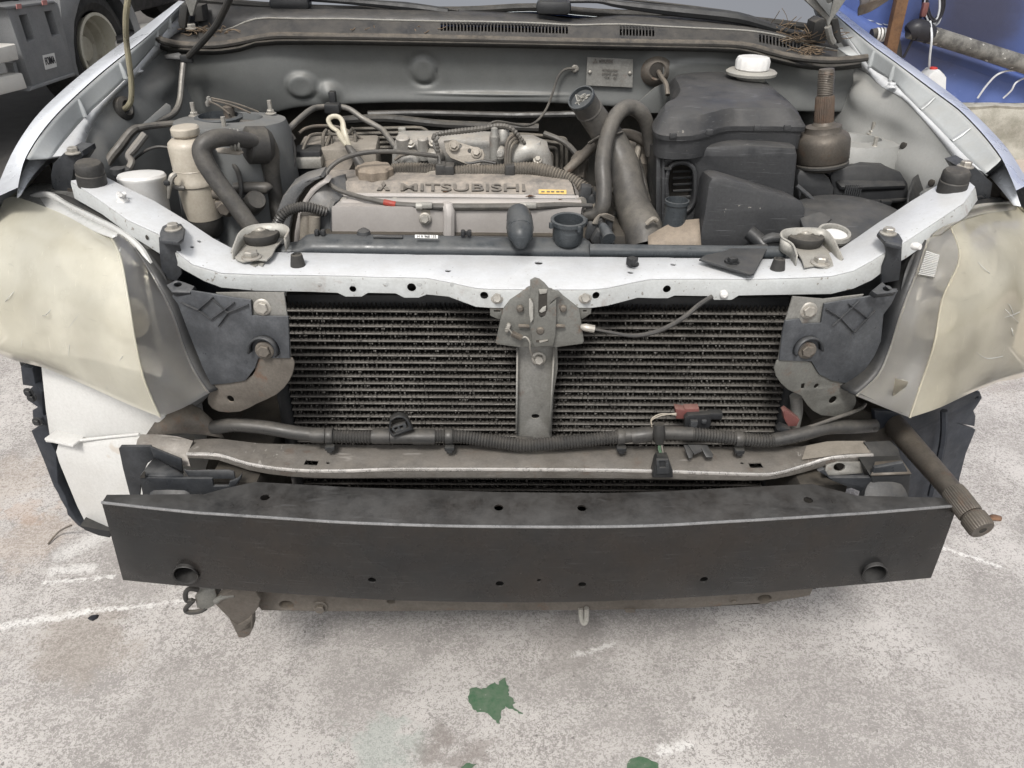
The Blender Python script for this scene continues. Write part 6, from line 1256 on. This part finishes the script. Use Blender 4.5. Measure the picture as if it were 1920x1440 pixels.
# ---------------------------------------------------------------- pipes behind
ac = O('air_con_pipe', tube([Y(392, 241, 1.44), Y(450, 241, 1.45), Y(520, 244, 1.47), Y(540, 242, 1.49), Y(556, 228, 1.53), Y(580, 208, 1.60), Y(600, 201, 1.64), Y(648, 202, 1.66), Y(680, 222, 1.65), Y(715, 242, 1.63), Y(726, 255, 1.60), Y(742, 276, 1.56)], .0058, 6, 12), 'ac_pipe', car)
O('pipe_clip', J(box(Y(624, 202, 1.645), (.030, .026, .018), None, .003), box(Y(624, 185, 1.66), (.014, .016, .03), None, .003), box(Y(626, 212, 1.64), (.014, .014, .012), None, .002)), 'black_plastic', ac)
O('pipe_band', lathe([(.0072, -.005), (.0072, .005)], Y(441, 241, 1.449), (1, 0, 0), 14), 'rubber', ac); O('pipe_tie', box(Y(441, 232, 1.45), (.008, .012, .024), None, .002), 'rubber', ac)
for k in range(6):
    v = 240 + 9 * k; yk = 1.70 - .012 * k
    pth = [Y(662, v + 2, yk), Y(740, v, yk), Y(790, v, yk), Y(815, v + 6 + 6 * (k < 2), yk), Y(900, v + 12, yk), Y(985, v + 12, yk), Y(1046 - 9 * k, v + 18, yk), Y(1058 - 9 * k, v + 20, yk), Y(1062 - 9 * k, v + 28, yk), Y(1062 - 9 * k, 314, yk)]
    O('brake_line', tube(pth, .0036, 3, 8), 'line_steel', car)
O('line_clip', J(*[box(Y(754, 242 + 9 * k, 1.69 - .012 * k), (.016, .012, .008), None, .002) for k in range(3)]), 'bracket_steel', car)
ab = O('brake_modulator', box(Y(640, 306, 1.56), (.15, .10, .085), RZ(4), .006), 'tan_plate', car)
O('modulator_motor', lathe([(.042, -.05), (.044, 0), (.040, .03), (.02, .034)], Y(632, 320, 1.53), (-.1, -.6, .8), 28), 'brown_steel', ab)
O('modulator_plug', box(Y(582, 306, 1.51), (.05, .05, .06), RZ(5), .005), 'black_plastic', ab); O('plug_cap', box(Y(578, 300, 1.50), (.055, .05, .02), RZ(5), .003), 'bracket_steel', ab)
for pth in ([(552, 332, 1.47), (562, 300, 1.49), (576, 262, 1.51), (590, 252, 1.53), (620, 252, 1.55), (650, 252, 1.56), (662, 240, 1.56)], [(604, 300, 1.52), (612, 272, 1.53), (618, 254, 1.55), (616, 246, 1.56)], [(620, 300, 1.53), (621, 262, 1.55), (621, 250, 1.57)], [(665, 290, 1.55), (666, 262, 1.56), (664, 246, 1.57)], [(606, 300, 1.52), (606, 256, 1.53), (612, 244, 1.55)]):
    O('modulator_pipe', tube([Y(*p) for p in pth], .0034, 5, 8), 'line_steel', ab)
for u, v in ((608, 286), (624, 284), (650, 285), (667, 284)): O('pipe_union', lathe([(.006, 0), (.006, .008), (.004, .012)], Y(u, v, 1.535), VERT, 6), 'zinc', ab)
# ---------------------------------------------------------------- left side: power steering bottle, hoses, canister
pc = Y(360, 300, 1.325); rr_ = .0335; ph = mpp(pc)
bz = lambda v: (Y(360, v, 1.325) - pc).dot(VERT)
ps = O('fluid_bottle', lathe([(.001, bz(408)), (rr_ * .88, bz(406)), (rr_ * .95, bz(385)), (rr_ * .98, bz(345)), (rr_ * 1.06, bz(342)), (rr_ * 1.08, bz(335)), (rr_ * 1.02, bz(331)), (rr_ * 1.0, bz(315)), (rr_ * 1.02, bz(314)), (rr_, bz(313)), (rr_, bz(272)), (rr_ * .95, bz(265)), (rr_ * .8, bz(260)), (rr_ * .62, bz(258)), (.016, bz(255))], pc, (-.03, 0, 1), 36), 'tan_plastic', car)
O('bottle_cap', lathe([(.014, bz(258)), (.0225, bz(252)), (.0235, bz(250)), (.0235, bz(240)), (.021, bz(237)), (.001, bz(236))], pc, (-.03, 0, 1), 36, lobes=(6, .04)), 'tan_plastic', ps)
O('bottle_base', lathe([(.020, bz(440)), (.026, bz(432)), (.029, bz(404)), (.027, bz(400))], pc, (-.03, 0, 1), 28), 'rubber', ps)
O('bottle_stub', tube([Y(400, 362, 1.30), Y(418, 364, 1.30)], .010, 1, 12), 'brown_steel', ps)
O('bottle_bracket', plate([(404, 278), (420, 276), (452, 280), (456, 285), (448, 290), (408, 286)], tilt(430, 283, 1.31, 40), .003, bev=.0006), 'tan_plate', ps)
O('suction_hose', tube([Y(478, 266, 1.34), Y(450, 261, 1.315), Y(425, 258, 1.295), Y(402, 260, 1.28), Y(384, 270, 1.27), Y(378, 284, 1.265), Y(385, 305, 1.26), Y(402, 332, 1.255), Y(424, 362, 1.25), Y(448, 394, 1.245), Y(470, 424, 1.24), Y(490, 455, 1.24)], [.0125, .0135, .0142, .0145, .0148, .015, .015, .0148, .0145, .0142, .014, .014], 6, 18), 'hose_rubber', car)
O('hose_clip', J(*[lathe([(.0155, -.0024), (.0178, 0), (.0155, .0024)], Y(u, 260.5 + k, 1.305 + .004 * k), (.95, .25, -.1), 22) for k, u in enumerate((433, 440, 447))]), 'bracket_steel', car)
O('pump_body', lathe([(.022, -.02), (.031, -.01), (.031, .02), (.022, .026), (.012, .027)], Y(487, 272, 1.36), (-.85, -.5, .1), 28), 'rubber', car)
O('pump_hose', tube([Y(492, 262, 1.37), Y(504, 285, 1.38), Y(508, 320, 1.38), Y(516, 370, 1.38), Y(522, 410, 1.37)], [.02, .018, .015, .014, .013], 5, 14), 'hose_rubber', car)
O('return_hose', tube([Y(440, 352, 1.35), Y(470, 352, 1.35), Y(500, 353, 1.35), Y(506, 356, 1.35)], [.010, .0105, .0105, .006], 4, 14), 'hose_rubber', car)
O('hose_stub', lathe([(.018, -.03), (.018, .0), (.015, .006)], Y(480, 376, 1.33), (.5, -.6, .5), 20), 'hose_rubber', car)
O('pump_bracket', plate([(410, 290), (440, 290), (442, 340), (425, 350), (412, 330)], tilt(425, 320, 1.355, 5), .004), 'brown_steel', car)
O('pump_lug', J(boltg(Y(424, 388, 1.30), FRONT, .012), box(Y(420, 382, 1.31), (.03, .03, .02), RZ(20), .004)), 'brown_steel', car)
wc_ = Y(266, 336, 1.29)
cn = O('filler_canister', lathe([(.0345, -.09), (.036, -.006), (.038, -.003), (.0385, .002), (.036, .006), (.02, .008), (.001, .009)], Y(266, 333, 1.30), (0, .1, 1), 36), 'white_plastic', car)
O('canister_clip', tube([Y(316, 372, 1.27), Y(318, 350, 1.272), Y(322, 332, 1.275), Y(330, 326, 1.28)], [.002, .004, .005, .004], 4, 8), 'zinc', cn)
O('canister_band', box(Y(314, 342, 1.272), (.010, .012, .008), None, .002), 'black_plastic', cn)
O('canister_pipe', tube([Y(312, 344, 1.28), Y(330, 352, 1.285), Y(345, 352, 1.29)], .0045, 3, 10), 'ac_pipe', cn)
# pipes and cables along the left apron
O('overflow_pipe', tube([Y(345, 112, 1.70), Y(341, 150, 1.68), Y(337, 190, 1.655), Y(326, 212, 1.62), Y(300, 226, 1.58), Y(275, 233, 1.54)], .0062, 6, 10), 'ac_pipe', car)
O('bonnet_cable', tube([Y(352, 108, 1.70), Y(380, 78, 1.66), Y(405, 48, 1.62), Y(420, 20, 1.59), Y(437, -20, 1.55), Y(450, -80, 1.48)], .0062, 6, 10), 'rubber', car)
O('cable_guide', J(box(Y(350, 110, 1.70), (.024, .016, .016), RZ(10), .003), plate([(305, 103), (335, 98), (346, 106), (340, 112), (310, 110)], tilt(325, 106, 1.70, 30), .006, bev=.001)), 'black_plastic', car)
O('side_harness', tube([Y(195, 322, 1.42), Y(205, 300, 1.44), Y(225, 275, 1.46), Y(248, 246, 1.48), Y(270, 238, 1.49), Y(320, 232, 1.47), Y(370, 229, 1.455), Y(430, 229, 1.45), Y(485, 232, 1.46), Y(535, 245, 1.48), Y(552, 262, 1.48)], [.007, .008, .009, .008, .006, .0055, .0055, .0055, .005, .005, .004], 6, 10), 'hose_rubber', car)
O('apron_hose', tube([Y(238, 322, 1.38), Y(247, 305, 1.39), Y(241, 292, 1.40), Y(252, 278, 1.41), Y(272, 252, 1.43)], [.006, .0065, .006, .0075, .007], 6, 10), 'ac_pipe', car)
O('apron_clip', J(box(Y(228, 325, 1.37), (.03, .03, .02), RZ(30), .005), lathe([(.012, 0), (.012, .01), (.006, .012)], Y(222, 326, 1.36), VERT, 14)), 'grey_plastic', car)
for (a, b) in (((392, 187, 1.47), (470, 212, 1.47)), ((392, 190, 1.465), (430, 214, 1.46)), ((396, 184, 1.475), (485, 210, 1.48))): O('loose_wire', tube([Y(*a), Y((a[0] + b[0]) / 2, (a[1] + b[1]) / 2 - 3, a[2]), Y(*b)], .0018, 4, 6), 'brown_steel', car)
O('wire_knot', J(*[box(Y(391 + random.uniform(-4, 4), 193 + random.uniform(-8, 8), 1.468), (.006, .006, .010), RZ(random.uniform(0, 90)), .002) for k in range(7)]), 'grey_steel', car)
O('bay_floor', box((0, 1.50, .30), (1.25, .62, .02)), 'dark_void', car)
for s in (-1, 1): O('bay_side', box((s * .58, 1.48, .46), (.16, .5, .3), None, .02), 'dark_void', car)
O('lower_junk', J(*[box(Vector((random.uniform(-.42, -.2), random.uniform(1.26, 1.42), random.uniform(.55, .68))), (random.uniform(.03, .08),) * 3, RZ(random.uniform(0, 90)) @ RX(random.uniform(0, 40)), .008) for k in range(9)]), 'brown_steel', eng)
# ---------------------------------------------------------------- intake hose and ducts, centre right
ih = O('intake_hose', tube([Y(1090, 184, 1.405), Y(1104, 206, 1.42), Y(1124, 234, 1.43), Y(1148, 268, 1.43), Y(1168, 310, 1.405), Y(1178, 350, 1.38), Y(1188, 390, 1.35), Y(1205, 430, 1.31), Y(1212, 462, 1.29)], [.0235, .0232, .0245, .0275, .029, .029, .031, .035, .036], 7, 28, caps=False), 'hose_rubber', car)
hd_ = (Y(1090, 184, 1.405) - Y(1104, 206, 1.42)).normalized()
O('hose_mouth', lathe([(.0235, -.004), (.0245, 0), (.0238, .003), (.0215, .003), (.0205, -.006), (.02, -.02), (.001, -.02)], Y(1090, 184, 1.405), hd_, 32), 'bluegrey_plastic', ih)
O('hose_ring', lathe([(.0236, -.002), (.0246, 0), (.0236, .002)], Y(1104, 206, 1.42), hd_, 28), 'hose_rubber', ih)
mo = Y(1090, 184, 1.405) + hd_ * -.006
O('mouth_ribs', J(*[tube([mo + Vector((random.uniform(-.014, .014), 0, random.uniform(-.01, .01))), mo + Vector((random.uniform(-.014, .014), -.006, random.uniform(-.012, .012))), mo + Vector((random.uniform(-.014, .014), 0, random.uniform(-.01, .01)))], .0012, 3, 5) for k in range(14)]), 'bracket_steel', ih)
O('breather_hose', tube([Y(1095, 404, 1.32), Y(1118, 400, 1.315), Y(1130, 385, 1.315), Y(1132, 350, 1.33), Y(1130, 310, 1.35), Y(1136, 268, 1.38), Y(1148, 230, 1.41), Y(1164, 208, 1.43), Y(1182, 201, 1.445), Y(1200, 210, 1.45), Y(1212, 230, 1.455), Y(1218, 262, 1.46), Y(1222, 290, 1.46)], [.010, .012, .0135, .014, .014, .0138, .0138, .0138, .0138, .0138, .013, .012, .012], 6, 18), 'hose_rubber', car)
O('hose_clamp', tube([Y(1106, 268, 1.42), Y(1130, 254, 1.40), Y(1150, 252, 1.40), Y(1164, 248, 1.42)], .006, 4, 8, flat=.5), 'hose_rubber', ih)
O('heater_hose', tube([Y(1062, 322, 1.46), Y(1085, 300, 1.465), Y(1115, 272, 1.47), Y(1150, 256, 1.48), Y(1178, 252, 1.48), Y(1204, 262, 1.48), Y(1212, 272, 1.48)], [.009, .0095, .0095, .010, .010, .010, .008], 6, 14), 'brown_steel', car)
gb = O('gearbox_casting', J(lathe([(.05, -.15), (.055, -.02), (.045, .05), (.02, .07)], Y(1190, 330, 1.53), (.1, -.2, 1), 20), tube([Y(1176, 310, 1.50), Y(1182, 350, 1.48), Y(1196, 385, 1.45)], [.02, .014, .012], 4, 10), tube([Y(1080, 330, 1.49), Y(1088, 300, 1.50), Y(1094, 290, 1.51)], [.02, .018, .01], 4, 10)), 'brown_steel', car)
O('gearbox_cable', tube([Y(1200, 262, 1.49), Y(1192, 300, 1.47), Y(1185, 330, 1.455), Y(1202, 370, 1.43), Y(1206, 392, 1.42)], .006, 5, 10), 'tan_plate', gb)
for u, v, y, sz, a in ((1095, 372, 1.36, (.02, .02, .05), 8), (1108, 378, 1.36, (.016, .02, .03), -20), (1120, 366, 1.37, (.026, .02, .03), 30), (1118, 425, 1.29, (.03, .02, .016), -30), (1108, 432, 1.28, (.016, .016, .03), 10), (1125, 445, 1.26, (.025, .02, .025), 25), (1140, 430, 1.30, (.012, .02, .05), 5)):
    O('engine_plug', box(Y(u, v, y), sz, RY(a), .004), 'grey_plastic', eng)
O('plug_nut', lathe([(.009, 0), (.009, .006)], Y(1090, 378, 1.345), FRONT, 14), 'zinc', eng)
for k in range(3): O('engine_wire', tube([Y(1112 + 3 * k, 420, 1.27), Y(1120 + 2 * k, 408 - 2 * k, 1.275), Y(1135, 402 + 3 * k, 1.28), Y(1150, 408 + 3 * k, 1.29)], .0025, 5, 7), 'conduit_dusty', eng)
O('sensor_body', tube([Y(1140, 460, 1.235), Y(1134, 440, 1.245)], [.012, .009], 1, 12), 'bluegrey_plastic', eng)
# ---------------------------------------------------------------- air filter box
AY = 1.368
abx = O('air_box', plate([(1228, 470), (1232, 285), (1300, 280), (1316, 274), (1400, 270), (1494, 276), (1498, 292), (1492, 352), (1486, 470)], tilt(1350, 370, AY, 5), .17, holes=[[(1249, 344), (1252, 322), (1260, 310), (1274, 305), (1290, 307), (1301, 318), (1304, 340), (1303, 370), (1296, 388), (1282, 398), (1264, 394), (1253, 382)]], bev=.010), 'airbox_plastic', car)
O('inlet_rim', tube([Y(u, v, AY - .004 + (v - 370) * -.00008) for u, v in ((1249, 344), (1252, 322), (1260, 310), (1274, 305), (1290, 307), (1301, 318), (1304, 340), (1303, 370), (1296, 388), (1282, 398), (1264, 394), (1253, 382), (1249, 344))], .004, 3, 8), 'airbox_plastic', abx)
O('filter_element', box(Y(1276, 352, AY + .05), (.075, .01, .11)), 'dark_void', abx)
for k in range(6): O('filter_pleat', tube([Y(1262, 322 + 12 * k, AY + .03), Y(1300, 320 + 12 * k, AY + .03)], .0022, 1, 6), 'grey_plastic', abx)
for pts in ([(1229, 470), (1231, 290), (1238, 290), (1237, 470)], [(1240, 470), (1242, 292), (1247, 292), (1246, 470)]): O('box_rib', plate(pts, tilt(1350, 370, AY - .006, 5), .006, bev=.001), 'airbox_plastic', abx)
for v in (300, 316, 390, 412): O('box_tab', box(Y(1252, v, AY - .004), (.012, .006, .003)), 'airbox_plastic', abx)
# lid: waisted outline with a raised dome and a rolled edge
lz = .955
lid_px = [(1226, 230), (1230, 214), (1248, 205), (1257, 196), (1262, 184), (1258, 170), (1252, 158), (1258, 150), (1290, 145), (1340, 141), (1385, 144), (1420, 152), (1445, 165), (1470, 188), (1496, 210), (1504, 222), (1502, 227), (1450, 226), (1400, 226), (1372, 226), (1350, 230), (1325, 238), (1300, 243), (1262, 244), (1236, 240)]
base = [Z(u, v + 9, lz) for u, v in lid_px]; cen = sum(base, Vector()) / len(base)
def lid_ring(sc, dz): return [Vector((cen.x + (p.x - cen.x) * sc, cen.y + (p.y - cen.y) * sc, p.z + dz)) for p in base]
rings = [lid_ring(.985, -.042), lid_ring(.99, -.010), lid_ring(1.02, -.009), lid_ring(1.025, -.001), lid_ring(1.015, .001), lid_ring(.995, .003), lid_ring(.95, .014), lid_ring(.86, .026), lid_ring(.70, .031), lid_ring(.3, .033), lid_ring(.05, .033)]
rings = [catc(r, 3) for r in rings]; n_ = len(rings[0]); V = [p for r in rings for p in r]; F = []
for j in range(len(rings) - 1):
    for i in range(n_): F.append((j * n_ + i, j * n_ + (i + 1) % n_, (j + 1) * n_ + (i + 1) % n_, (j + 1) * n_ + i))
F.append(tuple((len(rings) - 1) * n_ + i for i in range(n_)))
O('air_box_lid', (V, F), 'airbox_plastic', abx, sm=32)
# front scoop of the air box
O('air_scoop', plate([(1308, 470), (1312, 440), (1320, 400), (1328, 345), (1334, 334), (1344, 331), (1356, 332), (1490, 372), (1506, 380), (1512, 392), (1510, 420), (1500, 470)], tilt(1400, 400, 1.262, 7), .07, bev=.008), 'airbox_plastic', abx)
O('drain_cup', lathe([(.0215, -.06), (.0195, -.022), (.0185, -.010), (.0188, .004), (.0205, .006), (.0205, .012), (.0185, .0125), (.017, .0), (.016, -.02), (.001, -.02)], Y(1268, 388, 1.285), (0, 0, 1), 28), 'bluegrey_plastic', abx)
O('duct_shelf', sheet([[Y(1215, 445, 1.26), Y(1260, 420, 1.275), Y(1310, 412, 1.28)], [Y(1215, 475, 1.23), Y(1260, 475, 1.23), Y(1315, 475, 1.23)]], 4, 3), 'cap_brown', abx, solid=.004)
O('shelf_lip', tube([Y(1212, 420, 1.27), Y(1224, 410, 1.27), Y(1232, 414, 1.272)], .004, 3, 8), 'tan_plate', abx)
# brake fluid reservoir
rp = Y(1408, 140, 1.665)
rs_ = O('brake_reservoir', lathe([(.045, -.10), (.046, -.03), (.03, -.012), (.026, -.004), (.03, .0), (.049, .001), (.050, .006), (.046, .009), (.03, .010)], rp, VERT, 36), 'jug_plastic', car)
rs_.data.materials[0] = M['tan_plastic'] if False else M['bracket_steel']
O('reservoir_cap', lathe([(.031, .010), (.0335, .012), (.034, .027), (.031, .033), (.026, .034), (.001, .0335)], rp, VERT, 60, lobes=(15, .035)), 'white_plastic', rs_)
# fuse box, battery lid, relay covers
fb = O('fuse_box', plate([(1500, 400), (1494, 330), (1500, 318), (1540, 320), (1556, 334), (1565, 352), (1562, 388), (1555, 392), (1530, 372), (1505, 360)], tilt(1530, 360, 1.40, 12), .07, bev=.006), 'black_plastic', car)
O('fuse_box_rim', tube([Y(1494, 348, 1.385), Y(1515, 366, 1.378), Y(1540, 388, 1.372), Y(1564, 386, 1.375)], .004, 3, 8), 'grey_plastic', fb)
bt = O('battery_cover', plate([(1567, 392), (1560, 350), (1556, 330), (1566, 318), (1600, 308), (1650, 306), (1690, 322), (1704, 344), (1706, 376), (1660, 384), (1610, 386)], tilt(1630, 350, 1.44, 16), .10, bev=.006), 'black_plastic', car)
O('battery_top', plate([(1548, 322), (1572, 314), (1612, 302), (1652, 304), (1690, 326), (1700, 348), (1590, 352), (1578, 350)], tilt(1620, 345, 1.435, 62), .012, bev=.004), 'black_plastic', bt)
for k in range(8): O('cover_fin', box(Y(1584 + 4 * k, 362, 1.428 + .0006 * k), (.0022, .004, .03)), 'grey_plastic', bt)
O('cover_ledge', tube([Y(1572, 378, 1.42), Y(1640, 378, 1.425), Y(1706, 374, 1.43)], .004, 2, 8), 'black_plastic', bt); O('cover_latch', box(Y(1660, 380, 1.42), (.02, .012, .01), None, .002), 'black_plastic', bt)
ic = Z(1600, 425, .86)
cv = O('relay_cover', lathe([(.14, -.07), (.14, -.03), (.132, -.012), (.11, .004), (.07, .012), (.001, .014)], Y(1600, 425, 1.285), (0, -.15, 1), 40), 'grey_plastic', car)
O('cover_wing', plate([(1500, 408), (1538, 396), (1560, 410), (1530, 436), (1508, 430)], tilt(1530, 415, 1.255, 60), .006, bev=.002), 'grey_plastic', cv)
O('ring_cap', lathe([(.026, -.006), (.028, 0), (.026, .006), (.022, .006), (.021, -.004)], Y(1563, 440, 1.225), (0, -.2, 1), 28, caps=False), 'bracket_steel', cv); O('ring_white', lathe([(.020, -.006), (.020, .002), (.012, .004), (.001, .004)], Y(1566, 443, 1.222), (0, -.2, 1), 24), 'white_plastic', cv)
O('cover_tube', tube([Y(1405, 436, 1.235), Y(1420, 448, 1.225), Y(1432, 462, 1.215)], .012, 3, 14), 'black_plastic', abx)
O('cover_tube', tube([Y(1430, 452, 1.215), Y(1450, 446, 1.215), Y(1474, 450, 1.215)], [.007, .009, .007], 4, 12), 'grey_plastic', abx)
# ---------------------------------------------------------------- loose drive joint standing on the battery cover
jb = Y(1540, 312, 1.43)
cvj = thing('drive_joint', 'rusty drive joint with upright splined stub standing in the engine bay', 'drive joint', jb)
axj = (Y(1549, 134, 1.44) - Y(1540, 300, 1.43)).normalized()
def hj(v): return (Y(1545, v, 1.435) - jb).dot(axj)
O('joint_cup', lathe([(.034, -.004), (.042, 0), (.0435, .004), (.0425, .008), (.0455, .012), (.0468, hj(296)), (.0472, hj(272)), (.0468, hj(262)), (.044, hj(254)), (.039, hj(249)), (.033, hj(246)), (.031, hj(241)), (.031, hj(236)), (.020, hj(233)), (.0165, hj(228))], jb, axj, 40), 'axle_steel', cvj)
O('cup_bead', lathe([(.043, .001), (.0468, .004), (.0468, .008), (.043, .011)], jb, axj, 40), 'rubber', cvj)
O('spline', lathe([(.0165, hj(230)), (.0168, hj(226)), (.0163, hj(184)), (.0145, hj(180))], jb, axj, 96, lobes=(28, .07)), 'axle_rusty', cvj)
O('thread', lathe([(.0135, hj(182))] + [(.0135 + (.0006 if k % 2 else -.0004), hj(178) + (hj(136) - hj(178)) * k / 26) for k in range(27)] + [(.0125, hj(131)), (.004, hj(130))], jb, axj, 24), 'axle_steel', cvj)
O('pin_hole', lathe([(.0025, 0), (.001, .0006)], Y(1556, 143, 1.42), FRONT, 10), 'dark_void', cvj)

# ---------------------------------------------------------------- smaller pipework, wires and fixings
O('bulkhead_gusset', plate([(1180, 212), (1196, 192), (1228, 164), (1246, 156), (1252, 212)], ('y', 1.725), .004, bev=.001), 'firewall_paint', car)
for pth, r, m in (([(640, 226, 1.72), (720, 222, 1.73), (820, 232, 1.73), (900, 236, 1.72), (1010, 240, 1.71)], .009, 'rubber'), ([(690, 214, 1.76), (800, 212, 1.77), (960, 216, 1.77), (1080, 214, 1.76)], .007, 'conduit'), ([(1020, 250, 1.66), (1060, 268, 1.64), (1090, 300, 1.60)], .006, 'hose_rubber'),
                  ([(528, 236, 1.48), (546, 262, 1.47), (552, 290, 1.46), (546, 330, 1.44)], .004, 'conduit'), ([(505, 240, 1.46), (530, 270, 1.44), (536, 310, 1.43), (530, 350, 1.42)], .0045, 'rubber'), ([(560, 250, 1.52), (575, 240, 1.54), (600, 236, 1.56), (640, 240, 1.58), (680, 262, 1.58)], .003, 'brown_steel'),
                  ([(250, 300, 1.42), (275, 282, 1.42), (300, 275, 1.42), (330, 280, 1.42)], .0025, 'conduit'), ([(430, 300, 1.36), (445, 320, 1.35), (452, 350, 1.34), (448, 390, 1.33)], .004, 'conduit'), ([(1150, 300, 1.47), (1160, 340, 1.46), (1158, 380, 1.42), (1150, 420, 1.36)], .004, 'rubber'),
                  ([(1196, 300, 1.47), (1206, 330, 1.46), (1212, 360, 1.44), (1222, 400, 1.40)], .005, 'rubber'), ([(860, 300, 1.46), (880, 306, 1.455), (905, 302, 1.455), (930, 306, 1.45)], .0028, 'conduit'), ([(740, 300, 1.46), (752, 292, 1.465), (770, 288, 1.465)], .0028, 'brown_steel')):
    O('bay_pipe', tube([Y(*p) for p in pth], r, 6, 9), m, car)
for u, v, y, ax_d in ((1140, 262, 1.425, (.5, .1, -.8)), (1186, 384, 1.352, (.25, -.3, -.9)), (1132, 352, 1.328, (0, -.1, 1)), (1116, 400, 1.314, (1, 0, .1))):
    O('screw_clamp', lathe([(.0165 if u > 1120 and v > 340 and v < 360 or v == 400 else .032, -.004), (.0172 if u > 1120 and v > 340 and v < 360 or v == 400 else .0335, 0), (.0165 if u > 1120 and v > 340 and v < 360 or v == 400 else .032, .004)], Y(u, v, y + .012), ax_d, 24, caps=False), 'line_steel', car) if v != 262 else None
for u, v, y in ((646, 376, 1.34), (740, 377, 1.34), (905, 379, 1.34), (1070, 381, 1.34)): O('cover_screw', boltg(Y(u, v, y), (0, -.3, 1), .0055, .005), 'zinc', eng)
for u, v, y in ((770, 270, 1.49), (812, 268, 1.49), (986, 276, 1.48), (1008, 300, 1.455)): O('manifold_bolt', boltg(Y(u, v, y), (0, -.6, .8), .0058, .006), 'zinc', mf)
for u, v in ((1262, 250), (1330, 244), (1420, 236), (1476, 235)): O('lid_tab', box(Y(u, v + 4, 1.338), (.012, .006, .010), None, .002), 'airbox_plastic', abx)
# spot welds and a seam along the white tie bar
for u in range(600, 900, 62): O('spot_weld', lathe([(.0035, 0), (.003, .0005), (.001, .0006)], Y(u, 533, fy(u) - .002), FRONT, 10), 'support_face', tie)
